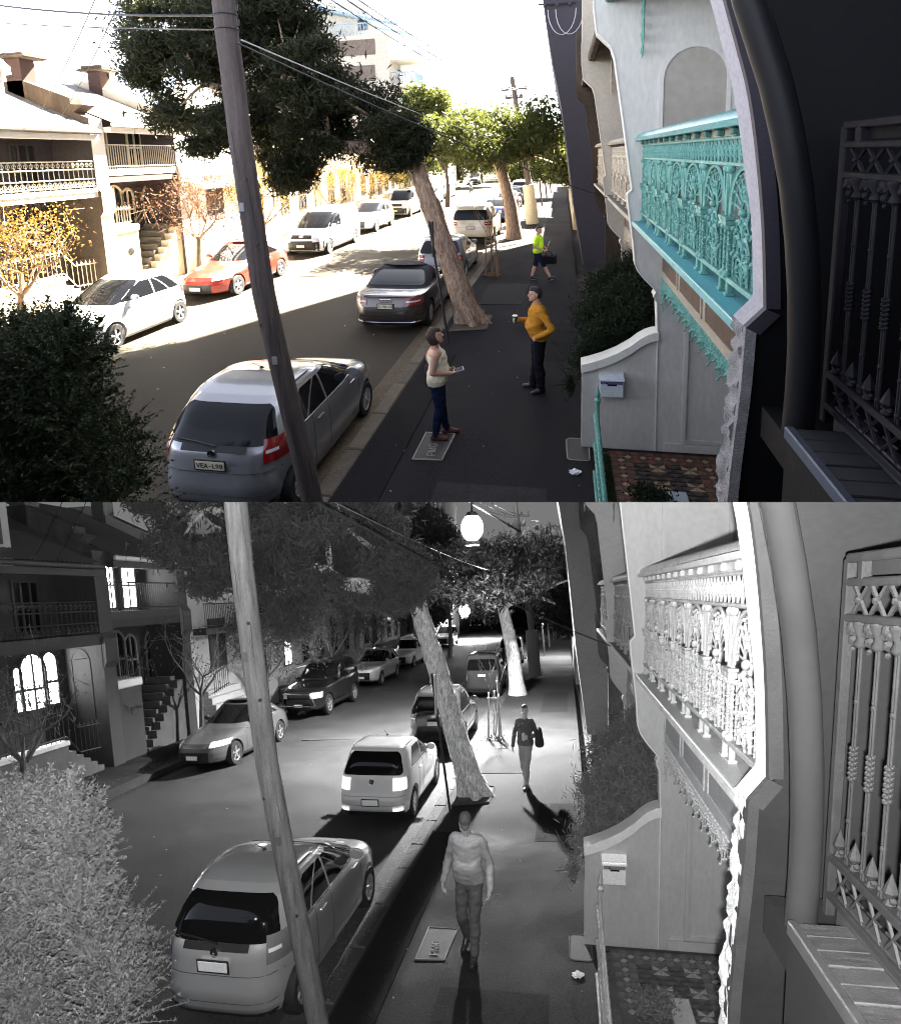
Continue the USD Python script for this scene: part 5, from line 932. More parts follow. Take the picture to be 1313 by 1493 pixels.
    for y in (14.45,):   # blind niche on the wing wall
        x0, x1 = -15.0, -14.4; tt = np.linspace(0, math.pi, 10); P = [(x0, 1.3), (x0, 2.75)] + [((x0 + x1) / 2 - .3 * math.cos(a), 2.75 + .3 * math.sin(a)) for a in tt[1:-1]] + [(x1, 2.75), (x1, 1.3)]
        g = G(); g.prism(list(Polygon(P).buffer(.06).exterior.coords)[:-1], 1, y1 - .03, y1 - .013, [P]); t.part("niche_moulding", g, "brown_wall")
    x = FX - .08; a, b = gx(18, 426, x), gx(95, 404, x); e = gx(150, 432, x)
    f = Thing("garden_wall", DN("sunlit low garden wall stepping down under the iron fence", "dim low garden wall stepping down under the iron fence"), "wall", (x, 12, 0))
    g = G(); zt = (a[2] + b[2]) / 2; g.bx(x - .25, x, y0, b[1], -.1, zt - .08); n = 5
    for i in range(n): ya, yb_ = b[1] + (15.2 - b[1]) * i / n, b[1] + (15.2 - b[1]) * (i + 1) / n; g.bx(x - .25, x, ya, yb_, -.1, zt - .12 - (zt - .2) * (i + 1) / (n + .5))
    f.part("wall_face", g, "sandstone_pale"); g = G(); g.bevel(x - .3, x + .05, y0, b[1] + .04, zt - .08, zt + .03, .02); f.part("coping", g, "white_paint")
    for u0, v0, u1, v1 in ((36, 458, 50, 476), (60, 452, 68, 468)): a1, b1 = gx(u0, v1, x), gx(u1, v0, x); g = G(); g.bx(x - .002, x + .004, a1[1], b1[1], max(a1[2], .03), b1[2]); f.part("cellar_vent", g, "tile_black")
    f2 = Thing("iron_fence", DN("cream spear-topped iron fence above the left garden wall", "dark spear-topped iron fence above the left garden wall"), "fence", (x, 13, 1)); iron_rail(f2, x - .12, [(y0, zt + .03), (b[1] + .1, zt + .03), (14.5, .55), (15.3, .5)], "cream_iron", .72, .15)
    # --- second terrace
    t = Thing("terrace_house", DN("terrace with cream upper balcony, arched windows and stone stair in the sun", "unlit terrace with two tall lit windows on its balcony"), "house", (-15, 17.5, 0)); y0, y1, y2 = 16.0, 19.35, 19.8; zs, zr, ze = 4.02, 4.80, 5.45
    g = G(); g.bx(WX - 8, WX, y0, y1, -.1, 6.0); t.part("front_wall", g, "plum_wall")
    pp = [gy(u, v, 19.5) for u, v in ((226, 165), (226, 157), (128, 119))]; prof = [(WX - 8, -.1), (FX, -.1), (FX, 3.2), (FX + .12, 3.35), (FX + .12, 3.95), (FX, 4.1), (FX, 5.7), (FX - .3, 5.9)] + [(p[0], p[2]) for p in pp] + [(WX - 8, pp[-1][2])]
    g = G(); g.prism(prof, 1, y1, y2); t.part("party_wall", g, "warm_render"); g = G(); pr = prof[1:7]
    for a, b in zip(pr[:-1], pr[1:]): g.hexa([(a[0], y1 - .01, a[1]), (b[0], y1 - .01, b[1]), (b[0] + .02, y1 - .01, b[1]), (a[0] + .02, y1 - .01, a[1]), (a[0], y2 + .01, a[1]), (b[0], y2 + .01, b[1]), (b[0] + .02, y2 + .01, b[1]), (a[0] + .02, y2 + .01, a[1])])
    t.part("wing_wall_end", g, "dim_white_paint"); g = G(); g.bx(WX, FX - .002, y1 - .012, y1, -.1, 5.6); t.part("wing_wall_side", g, "plum_wall")
    ra, rb = gy(128, 131, y1), gy(222, 168, y1); sl2 = (ra[2] - rb[2]) / (ra[0] - rb[0]); zr0 = rb[2] + sl2 * (FX + .35 - rb[0]); roof = lambda x: zr0 + sl2 * (x - (FX + .35)); xb = ra[0] - .6; g = G(); n = 24; ys = np.linspace(y0, y1, n * 2 + 1); wv = .018 * (np.arange(n * 2 + 1) % 2); g.patch(np.array([[(x, y, roof(x) + w) for y, w in zip(ys, wv)] for x in (FX + .35, (FX + xb) / 2, xb)])); t.part("corrugated_roof", g, "roof_iron")
    g = G(); g.bevel(FX + .28, FX + .42, y0, y1 + .02, zr0 - .13, zr0 - .01, .03); t.part("gutter", g, "white_paint"); g = G(); g.bx(FX + .02, FX + .28, y0, y1, min(ze - .1, zr0 - .3), zr0 - .14); t.part("eave_beam", g, "dim_white_paint")
    c = gy(143, 116, 19.5); g = G(); g.bx(c[0] - .25, c[0] + .25, 19.3, 19.8, c[2] - .6, c[2] + .28); ch = t.part("chimney", g, "red_brick"); g = G(); g.bevel(c[0] - .55, c[0] + .55, 19.1, 20.0, c[2] + .28, c[2] + .36, .03); g.bevel(c[0] - .45, c[0] + .45, 19.2, 19.95, c[2] + .36, c[2] + .48, .03); t.part("chimney_cap", g, "stained_render", None, ch)
    g = G(); g.bx(WX, FX + .02, y0 + .0, y1 - .015, zs - .2, zs); t.part("balcony_slab", g, "dim_white_paint"); g = G(); g.bx(FX - .1, FX, y0, y1, zs - .42, zs - .2); t.part("slab_beam", g, "brown_wall")
    iron_rail(t, FX - .02, [(y0, zs), (y1 - .02, zs)], "cream_iron", zr - zs, .10, False, "iron_railing")
    ws = ((149, 159), (171, 190)) if NIGHT else ((146, 153), (184, 203))
    for u0, u1 in ws: a, b = gx(u0, 214, WX), gx(u1, 188, WX); wpane(t, WX, a[1], b[1], zs, ze - .1, "window_frame", NIGHT, False, 1, True)
    for u0, u1 in ((158, 178), (181, 194), (211, 232)): a, b = gx(u0, 330, WX), gx(u1, 285, WX); wpane(t, WX, a[1], b[1], a[2], b[2], "window_frame", False, True, 1)
    x = FX - .1
    s = Thing("garden_wall", DN("dappled sandstone front wall beside the stone stair", "dim stone front wall beside the dark stair"), "wall", (x, 17, 0)); a, b = gx(165, 335, x), gx(201, 333, x); top = (a[2] + b[2]) / 2
    g = G(); g.bx(x - .3, x, y0 + .03, b[1], -.1, top - .1); s.part("wall_face", g, "sandstone_pale" if not NIGHT else "brown_wall"); g = G(); g.bevel(x - .9, x + .06, y0 + .03, b[1] + .05, top - .1, top + .12, .03); s.part("coping", g, "white_paint"); iron_rail(s, x - .2, [(y0 + .05, top + .12), (b[1], top + .12)], "cream_iron", .55, .12)
    g = G(); g.lathe([(.001, -.02), (.13, -.02), (.13, .01), (.001, .01)], (x + .005, 16.7, top - .75), 12, 0); s.part("round_vent", g, "tile_black")
    st = Thing("stone_stair", DN("stone stair climbing beside the dappled wall", "pale stepped wall and stair under the dark house"), "stair", (x, 18, 0)); ys0, n = b[1] + .1, 9; run, rise = (19.2 - ys0) / n, (top - .1) / n
    for i in range(n): g = G(); g.bevel(x - 1.3, x - .28, ys0 + i * run, 19.3, i * rise, (i + 1) * rise - .002, .012); st.part("step", g, "step_stone")
    P = [(ys0 - .05, -.1)]
    for i in range(n): P += [(ys0 + i * run, (i + 1) * rise - .12), (ys0 + (i + 1) * run, (i + 1) * rise - .12)]
    P += [(19.34, n * rise - .12), (19.34, -.1)]; g = G(); g.prism(P, 0, x - .26, x); st.part("stepped_side_wall", g, "sandstone_pale")
    iron_rail(st, x - 1.2, [(ys0, .3), (19.2, top + .1)], "dark_iron", .8, .14, True, "stair_railing"); iron_rail(st, x - .05, [(ys0 - .9, .1), (ys0 - .05, .1)], "dark_iron", .95, .12, True, "gate")
    # --- white terrace behind the pole
    t = Thing("terrace_house", DN("dazzling white rendered terrace with dark shuttered window behind the pole", "floodlit white terrace with dark shutter and pale steps behind the pole"), "house", (-14, 23, 0)); y0, y1 = 19.82, 26.5
    g = G(); g.bx(WX - 6, FX - .06, y0, y1, -.1, 5.7); t.part("front_wall", g, "bright_render"); g = G(); g.bx(FX - .3, FX + .12, y0, y1, 5.7, 5.95); t.part("cornice", g, "white_paint")
    g = G(); g.prism([(y0, 5.95), (y0, 6.6), (y0 + 1.4, 7.3), (y0 + 2.8, 6.6), (y1, 6.6), (y1, 5.95)], 0, FX - .5, FX - .2); t.part("parapet", g, "parapet_render"); g = G(); g.bx(FX - .1, FX + .5, y0 + .3, y1, 3.15, 3.35); t.part("balcony_slab", g, "dim_white_paint"); iron_rail(t, FX + .45, [(y0 + .3, 3.35), (y1, 3.35)], "cream_iron", .8, .12, False, "iron_railing")
    a, b = gx(305, 315, FX), gx(322, 254, FX); g = G(); g.bx(FX - .06, FX + .02, a[1], b[1], a[2], b[2]); t.part("shutter", g, "dark_wood"); wpane(t, FX - .06, 23.5, 24.5, 3.5, 5.0, "dark_wood"); wpane(t, FX - .06, 25.0, 26.0, 3.5, 5.0, "dark_wood"); wpane(t, FX - .06, 24.6, 25.5, .9, 2.6, "dark_wood")
    for i in range(6): g = G(); g.bevel(FX - .06 + .0, FX + 1.0 - i * .15, 20.3, 22.6, i * .22, (i + 1) * .22 - .003, .012); t.part("step", g, "bright_render")
    iron_rail(t, FX + .5, [(20.3, 1.2), (21.4, 1.4)], "dark_iron", .8, .13, True, "stair_railing")
    # --- houses farther along
    cols = ["cream_render", "warm_render", "bright_render", "cream_render", "sandstone", "bright_render", "cream_render"]; labs = ["cream house with tan brick steps beyond the white terrace", "warm rendered house behind the yellow trees", "white house with pale front wall behind the white vans", "cream house next to the white far house", "sandstone house far along the left side", "last white house but one on the left", "last cream house on the left of the street"]; r = rng_of(21); y = 26.6
    for i in range(7):
        d = r.uniform(5.5, 7.5); h = r.uniform(5.8, 7.0); t = Thing("far_house", labs[i] + DN("", ", by night"), "house", (-15, y + 2, 0)); x = -15.0 - .02 * (y - 26)
        g = G(); g.bx(x - 8, x, y, y + d - .02, -.1, h); t.part("wall", g, cols[i]); g = G(); g.add([(x + .3, y, h - .05), (x + .3, y + d - .03, h - .05), (x - 4, y + d - .03, h + 1.7), (x - 4, y, h + 1.7), (x + .3, y, h - .2), (x + .3, y + d - .03, h - .2)], [[0, 1, 2, 3], [0, 4, 5, 1]]); t.part("roof", g, "roof_iron" if i % 2 else "red_brick")
        for q in range(3):
            a = y + .5 + q * (d - 1.2) / 2.6
            wpane(t, x, a, a + .95, 3.9, 5.4, "window_frame", NIGHT and (i + q) % 4 == 0, False, 1); wpane(t, x, a, a + .95, 1.2, 2.9, "dark_wood", NIGHT and (i + q) % 5 == 1, i == 1, 1) if q else None
        g = G(); g.bx(x, x + .06, y + .5, y + 1.4, .9, 3.0); t.part("door", g, "dark_wood"); g = G(); g.bx(x + 1.2, x + 1.4, y + 1.6, y + d - .1, -.1, 1.25); t.part("front_fence", g, cols[(i + 2) % 7])
        for s_ in range(6): g = G(); g.bevel(x, x + 1.35 - s_ * .2, y + .3, y + 1.55, s_ * .15, s_ * .15 + .148, .01); t.part("step", g, "sandstone")
        y += d
    t = Thing("far_house", DN("pale house closing the far end of the street", "lamp-lit house closing the far end of the street"), "house", (-5, 104, 0)); g = G(); g.bx(-14, 3, 104, 112, -.1, 5.6); t.part("wall", g, "parapet_render" if not NIGHT else "cream_render"); g = G(); g.add([(-14.4, 103.6, 5.5), (3.4, 103.6, 5.5), (3.4, 108, 7.8), (-14.4, 108, 7.8), (3.4, 112.4, 5.5), (-14.4, 112.4, 5.5)], [[0, 1, 2, 3], [3, 2, 4, 5]]); t.part("roof", g, "red_brick")
    for q in range(6):
        g = G(); g.bx(-13 + q * 2.7, -11.8 + q * 2.7, 103.94, 103.998, 1.2, 3.4); p = t.part("window_frame", g, "dark_wood"); g = G(); g.bx(-12.9 + q * 2.7, -11.9 + q * 2.7, 103.9, 103.938, 1.3, 3.3); t.part("pane", g, "pane", None, p)
    t = Thing("picket_fence", DN("pale picket fence before the house at the far end", "lamp-lit picket fence at the far end of the night street"), "fence", (-5, 98, 0)); g = G()
    for q in range(60): g = G(); x = -13 + q * .27; g.prism([(x, 0), (x + .19, 0), (x + .19, 1.3), (x + .095, 1.45), (x, 1.3)], 1, 98, 98.05); t.part("picket", g, "white_paint")
    for z in (.3, 1.05): g = G(); g.bx(-13, 3.2, 98.051, 98.1, z, z + .1); t.part("rail", g, "white_paint")
    # --- apartment block
    t = Thing("apartment_block", DN("tall pale apartment block with brown panels and corner balconies", "dark apartment block beyond the lamp-lit trees"), "building", (-20, 58, 0)); yf = 55; c = gy(484, 90, yf)[0]; x1, x0 = gy(566, 90, yf)[0] , -34
    g = G(); g.bx(x0, x1, yf, 76, 0, 15.6); t.part("wall", g, "apartment_wall"); g = G(); g.bx(x0, x1 - 2.6, yf + 3, 76, 15.6, 19.5); t.part("penthouse", g, "apartment_wall")
    g = G(); g.bx(x1 + .002, x1 + 2.6, yf + 4, 75, 0, 14.2); t.part("street_wing", g, "bright_render")
    for v0, v1 in ((56, 84), (94, 122), (132, 160), (170, 198)):
        a, b = gy(470, v1, yf), gy(546, v0, yf); g = G(); g.bx(x0 + 1, b[0], yf - .06, yf - .002, a[2], b[2]); t.part("brown_panel", g, "apartment_panel")
        g = G(); g.bx(x1 - 1.2, x1 + 2.4, yf + .6, yf + 3.9, a[2] - .5, a[2] - .3); bs = t.part("balcony_slab", g, "dim_white_paint"); g = G()
        for yy in np.arange(yf + .7, yf + 3.9, .28): g.tube([(x1 + 2.35, yy, a[2] - .3), (x1 + 2.35, yy, a[2] + .75)], .03, 4, False)
        for xx in np.arange(x1, x1 + 2.35, .28): g.tube([(xx, yf + .65, a[2] - .3), (xx, yf + .65, a[2] + .75)], .03, 4, False)
        g.tube([(x1, yf + .65, a[2] + .75), (x1 + 2.35, yf + .65, a[2] + .75), (x1 + 2.35, yf + 3.9, a[2] + .75)], .04, 4); t.part("balcony_railing", g, "pergola", None, bs)
        for yy in (yf + 5, yf + 8, yf + 11): g = G(); g.bx(x1 + 2.601, x1 + 2.64, yy, yy + 1.6, a[2], a[2] + 1.6); t.part("window", g, "pane")
    a, b = gy(505, 8, yf), gy(512, 28, yf); g = G(); g.bx(a[0], b[0] + .6, yf + 2.95, yf + 2.999, b[2] - .4, a[2]); t.part("window", g, "pane"); g = G()
    for i in range(14): xx = x1 - 7.5 + i * .62; g.bx(xx, xx + .14, yf - .5, yf + 5, 18.6 - i * .16, 18.85 - i * .16)
    for yy in (yf - .3, yf + 4.6): g.hexa([(x1 - 7.6, yy, 18.4), (x1 + 1.2, yy, 16.1), (x1 + 1.2, yy + .15, 16.1), (x1 - 7.6, yy + .15, 18.4), (x1 - 7.6, yy, 18.65), (x1 + 1.2, yy, 16.35), (x1 + 1.2, yy + .15, 16.35), (x1 - 7.6, yy + .15, 18.65)])
    t.part("pergola", g, "pergola"); g = G()
    for xx in np.arange(x1 - 8, x1, .3): g.tube([(xx, yf + .1, 15.6), (xx, yf + .1, 16.7)], .03, 4, False)
    g.tube([(x1 - 8, yf + .1, 16.7), (x1, yf + .1, 16.7)], .05, 4); t.part("roof_railing", g, "pergola")

# ---------------------------------------------------------------- trees
def big_tree():
    t = Thing("paperbark_tree", DN("big leaning paperbark with dense dark crown by the cabriolet", "big leaning paperbark behind the white hatchback at night"), "tree", gz(690, 470)); Y = 13.85; r = rng_of(31)
    base = gz(690, 470); ax = [gy(u, v, Y) for u, v in ((692, 478), (676, 440), (655, 380), (640, 335), (624, 290), (612, 258), (603, 235))]; ax[0][2] = -.05
    rad = [.40, .30, .255, .235, .225, .21, .18]; n, k = 110, 56; tt = np.linspace(0, 6, n); pts = np.array([[np.interp(q, range(7), [a[i] for a in ax]) for i in range(3)] for q in tt]); rr = np.interp(tt, range(7), rad)
    g = G(); an = np.arange(k) * 2 * np.pi / k; rows = []
    for i in range(n):
        lump = 1 + .28 * (meshkit.fbm(np.stack([np.cos(an) * 2.4, np.sin(an) * 2.4, np.full(k, i * .045)], -1), 4, 3) - .5) + .10 * np.abs(meshkit.fbm(np.stack([np.cos(an) * 7, np.sin(an) * 7, np.full(k, i * .10)], -1), 3, 9) - .5) + (.30 * np.maximum(0, 1 - i / 17) * np.cos(an * 5 + 1)); rows.append(pts[i] + (rr[i] * lump)[:, None] * np.stack([np.cos(an), np.sin(an), 0 * an], -1))
    P = np.array(rows + []); P = np.concatenate([P, P[:, :1]], 1); g.patch(P); t.part("trunk", g, "bark", None, None, 50)
    g = G()
    for q in range(90):   # loose strips of bark
        i = r.integers(1, n - 3); a = r.uniform(0, 6.28); o = np.array([math.cos(a), math.sin(a), 0]) * (rr[i] * 1.12); w = np.array([-math.sin(a), math.cos(a), 0]) * r.uniform(.015, .045); j = min(i + r.integers(4, 14), n - 1); p0, p1 = pts[i] + o, pts[j] + np.array([math.cos(a), math.sin(a), 0]) * rr[j] * 1.16
        g.add([p0 - w, p0 + w, p1 + w * .6, p1 - w * .6], [[0, 1, 2, 3]])
    t.part("peeling_bark", g, "bark")
    g = G()
    g.tube([ax[-2], ax[-1] + [-.05, 0, .1], gy(585, 222, Y), gy(560, 222, Y - .1), gy(520, 214, Y - .2), gy(480, 212, Y - .3)], [.21, .20, .19, .17, .15, .12], 10); g.tube([ax[-2], ax[-1] + [.02, 0, .15], gy(600, 205, Y), gy(580, 170, Y)], [.20, .18, .13, .07], 8)
    for a, b in (((480, 212), (400, 225)),): g.tube([gy(*a, Y - .3), gy(*b, Y - .3)], [.12, .09], 6)
    poly = [(172, 25), (183, 80), (190, 108), (212, 126), (252, 128), (236, 156), (228, 174), (268, 180), (264, 203), (280, 214), (274, 232), (300, 232), (335, 214), (345, 224), (400, 248), (408, 270), (440, 262), (480, 235), (560, 236), (598, 232), (612, 205), (588, 165), (530, 132), (500, 112), (506, 84), (488, 60), (462, 35), (436, 0), (436, -24), (196, -24)]
    C = []
    hub = [gy(603, 235, Y), gy(560, 225, Y), gy(480, 200, Y), gy(400, 170, Y), gy(300, 120, Y), gy(540, 170, Y)]
    for i, (u, v) in enumerate(inside(poly, 150, r)):
        c = gy(u, v, r.uniform(11.8, 15.2)); q = r.uniform(.34, .74) * (c[1] / 13.5); C.append(clump(r, c, q, int(620 * q / .6), (1, 1, .6), .2))
        if i % 4 == 0: h = min(hub, key=lambda p: np.linalg.norm(p - c)); g.tube([h, h * .5 + c * .5 + r.normal(size=3) * .15, c], [.05, .035, .012], 5, False)
    for a, b in zip(hub[:-2], hub[1:-1]): g.tube([a, a * .5 + b * .5 + r.normal(size=3) * .15, b], [.15, .12, .09], 6)
    g.tube([hub[0], hub[5]], [.13, .07], 6); t.part("branches", g, "bark", kind="stuff")
    for u, v in inside([(535, 205), (612, 190), (622, 225), (600, 242), (545, 240)], 22, r): C.append(clump(r, gy(u, v, r.uniform(12.8, 13.7)), r.uniform(.3, .5), 330, (1, 1, .6), .2))
    for u, v in inside([(395, 240), (450, 240), (445, 272), (415, 275)], 7, r): C.append(clump(r, gy(u, v, 15), .4, 240, (1, 1, .9), .2))
    g = G(); leaves(g, np.concatenate(C), .19, .042, r, .5); t.part("crown", g, "paperbark_leaf")

def mid_tree():
    t = Thing("paperbark_tree", DN("second paperbark with flat sunlit crown by the beige wagon", "second paperbark just under the glowing street lamp"), "tree", gz(750, 349)); Y = 28.4; r = rng_of(37)
    g = G(); ax = [gy(u, v, Y) for u, v in ((751, 352), (748, 330), (744, 300), (736, 268), (728, 240), (722, 222))]; g.tube(ax, [.50, .36, .33, .29, .25, .18], 12); t.part("trunk", g, "bark", None, None, 60)
    g = G(); tips = []
    for d, ln, rd in (((-.9, 0, .3), 1.8, .14), ((.8, .2, .35), 1.8, .14), ((.2, -.5, .5), 1.4, .12), ((-.3, .5, .5), 1.4, .12), ((.95, 0, .2), 2.0, .11)): limbs_from(g, ax[-2], np.array(d) / np.linalg.norm(d), ln, rd, 1, r, tips, 5, .5, .1)
    t.part("branches", g, "bark", kind="stuff"); C = []
    poly = [(602, 197), (622, 180), (660, 173), (690, 166), (740, 161), (790, 155), (815, 166), (813, 186), (800, 202), (778, 232), (758, 248), (735, 250), (700, 232), (660, 226), (640, 232)]
    for u, v in inside(poly, 60, r): c = gy(u, v, r.uniform(25.8, 30.5)); q = r.uniform(.7, 1.1); C.append(clump(r, c, q, int(330 * q), (1, 1, .6), .25))
    g = G(); leaves(g, np.concatenate(C), .27, .085, r, .4); t.part("crown", g, "far_leaf")

def street_trees():
    r = rng_of(41)
    specs = [((-13.0, 11.5), ((22, 470), (38, 405), (60, 330)), [(0, 300), (40, 300), (75, 285), (110, 320), (95, 350), (70, 385), (0, 385)], -13.0, 34, 13, "yellow_leaf", DN("small street tree with yellow leaves at the far left", "bare young street tree at the far left at night"), .8),
             ((-13.2, 19.0), None, [(178, 300), (200, 275), (245, 268), (290, 285), (296, 320), (280, 345), (240, 335), (200, 322)], -13.4, 34, 14, "autumn_leaf", DN("rust-leaved young tree before the stone stair", "bare forked young tree before the pale stair wall"), 1.0),
             ((-12.95, 23.4), None, [(336, 232), (372, 224), (420, 235), (425, 275), (402, 298), (370, 300), (345, 285)], -12.9, 44, 42, "yellow_leaf", DN("yellow street tree just right of the wooden pole", "leafy street tree just right of the wooden pole at night"), 1.0),
             ((-13.0, 31.0), None, [(440, 232), (500, 228), (545, 240), (548, 268), (505, 282), (452, 280)], -13.0, 44, 42, "yellow_leaf", DN("yellow street tree behind the white work van", "grey street tree behind the bull-barred wagon"), 1.1),
             ((-13.1, 38.5), None, [(500, 232), (560, 236), (590, 250), (575, 272), (530, 280)], -13.1, 34, 42, "yellow_leaf", DN("golden street tree behind the white utility", "grey street tree behind the pale wagons at night"), 1.1)]
    for (bx, by), axis, poly, X, nt, nl, lm, lab, sc in specs:
        t = Thing("street_tree", lab, "tree", (bx, by, 0), None); g, tips = G(), []; b = np.array([bx, by, -.05]); top = b + [.05, .15, 1.5 * sc]
        g.tube([b, b + [.03, .05, .6], top], [.10, .085, .07], 8); t.part("trunk", g, "bark_dark" if lm != "yellow_leaf" else "twig"); g = G()
        for q in range(5): a = q * 1.257 + r.uniform(0, .6); d = np.array([.75 * math.cos(a), .75 * math.sin(a), .75]); limbs_from(g, top - [0, 0, .1], d / np.linalg.norm(d), .95 * sc, .045, 3, r, tips, 4, .5, .16, .74)
        for u, v in inside(poly, nt, r): p = gx(u, v, X + r.uniform(-.8, .8)); g.tube([p + r.normal(size=3) * .35 - [0, 0, .35], p], [.012, .004], 3, False); tips.append((p, None))
        t.part("branches", g, "twig", kind="stuff"); C = [p + r.normal(size=(nl, 3)) * .22 for p, _ in tips]; g = G(); c = np.concatenate(C)
        if NIGHT and lm == "autumn_leaf": c = c[::6]
        if NIGHT and bx == -13.0 and by < 12: c = c[::8]
        leaves(g, c, .09, .05, r, .2); t.part("leaves", g, lm)
    # far trees that close the street
    far = [((-9.5, 48), [(596, 140), (630, 125), (655, 160), (640, 200), (600, 215), (590, 180)], 46, 24, .9, "far_leaf", "feathery tree above the far left cars"), ((-13.2, 52), [(560, 205), (600, 200), (640, 210), (650, 240), (620, 262), (570, 258)], 50, 26, 1.1, "far_leaf", "leafy tree over the parked sedans"),
           ((-8, 78), [(640, 205), (700, 200), (725, 230), (715, 252), (660, 256)], 78, 26, 1.6, "far_leaf", "broad trees closing the end of the street"), ((-4, 95), [(700, 205), (770, 200), (800, 225), (795, 256), (720, 258)], 95, 26, 1.8, "far_leaf", "farthest tree beyond the street's end"),
           ((1.3, 40), [(800, 190), (826, 180), (828, 260), (806, 268), (798, 235)], 38, 20, .8, "far_leaf", "yellow-green tree touching the charcoal building"), ((.6, 55), [(770, 210), (812, 205), (815, 250), (780, 258)], 55, 20, 1.1, "far_leaf", "street tree behind the cream pole base")]
    for (bx, by), poly, Y, n, cr, lm, lab in far:
        t = Thing("far_tree", lab + DN("", " by night"), "tree", (bx, by, 0)); g = G(); g.tube([(bx, by, -.1), (bx + .1, by, 1.5), (bx, by, 3.2)], [.22, .16, .12], 7); C = []
        for u, v in inside(poly, n, r): c = gy(u, v, Y + r.uniform(-1.5, 1.5)); C.append(clump(r, c, cr, 420, (1, 1, .75), .2)); g.tube([(bx, by, 2.6), (bx * .5 + c[0] * .5, by, c[2] * .6 + 1.0), c], [.06, .04, .015], 4, False)
        t.part("trunk", g, "bark_dark"); g = G(); leaves(g, np.concatenate(C), .14 + .0045 * Y, .06 + .002 * Y, r, .2); t.part("crown", g, lm)

def shrub():
    t = Thing("shrub", DN("dark small-leaved shrub filling the lower left corner", "pale glowing small-leaved shrub in the lower left corner at night"), "shrub", (-2.6, 3.6, 0)); r = rng_of(51)
    poly = [(-30, 500), (40, 498), (88, 486), (112, 505), (112, 545), (92, 580), (112, 610), (165, 645), (182, 680), (170, 760), (-30, 800)]
    pts = inside(poly, 150, r); arms = [((90, 500), (103, 438)), ((105, 515), (150, 464)), ((118, 540), (168, 508)), ((100, 560), (160, 545)), ((105, 585), (170, 572)), ((100, 600), (166, 602)), ((60, 510), (58, 464)), ((30, 510), (20, 468)), ((150, 650), (228, 636)), ((170, 670), (228, 668)), ((130, 630), (206, 616)), ((170, 700), (216, 706)), ((80, 520), (125, 470)), ((5, 510), (-5, 470)), ((60, 560), (140, 520)), ((120, 640), (175, 600)), ((150, 700), (210, 690))]
    C, tw = [], []
    for u, v in pts:
        y = r.uniform(3.2, 4.3); c = gy(u, v, y); p, seg = sprigs(r, c, .17, 36, 19, r.uniform(.16, .34), .75); C.append(p); tw += seg
    for a_, b_ in arms:
        y_ = r.uniform(3.3, 4.0); p0, p1 = gy(*a_, y_), gy(*b_, y_ + r.uniform(-.2, .2)); tw.append((p0, p1)); ax_ = (p1 - p0) / np.linalg.norm(p1 - p0)
        for q in range(22):
            t_ = r.uniform(.05, 1); b0 = p0 + (p1 - p0) * t_; d = ax_ * .8 + r.normal(size=3) * .6 + [0, 0, .3]; d /= np.linalg.norm(d); ln = r.uniform(.06, .15) * (1.15 - .6 * t_)
            C.append(b0 + d * np.linspace(0, 1, 15)[:, None] * ln + r.normal(size=(15, 3)) * .005); tw.append((b0, b0 + d * ln))
        C.append(p0 + (p1 - p0) * np.linspace(0, 1.05, 34)[:, None] + r.normal(size=(34, 3)) * .006)
    g = G()
    for a, b in tw: g.tube([a, b], [.0026, .0012], 3, False)
    for q in range(60): b0 = np.array([-3.9 + r.normal() * .2, 3.4 + r.normal() * .2, 0.6]); u, v = pts[q]; g.tube([b0, (b0 + gy(u, v, 3.7)) / 2 + r.normal(size=3) * .08, gy(u, v, 3.7)], [.016, .010, .005], 4, False)
    t.part("stems", g, "shrub_stem"); g = G(); c = np.concatenate(C); leaves(g, c, .033, .015, r, -.1); t.part("foliage", g, "shrub_leaf")

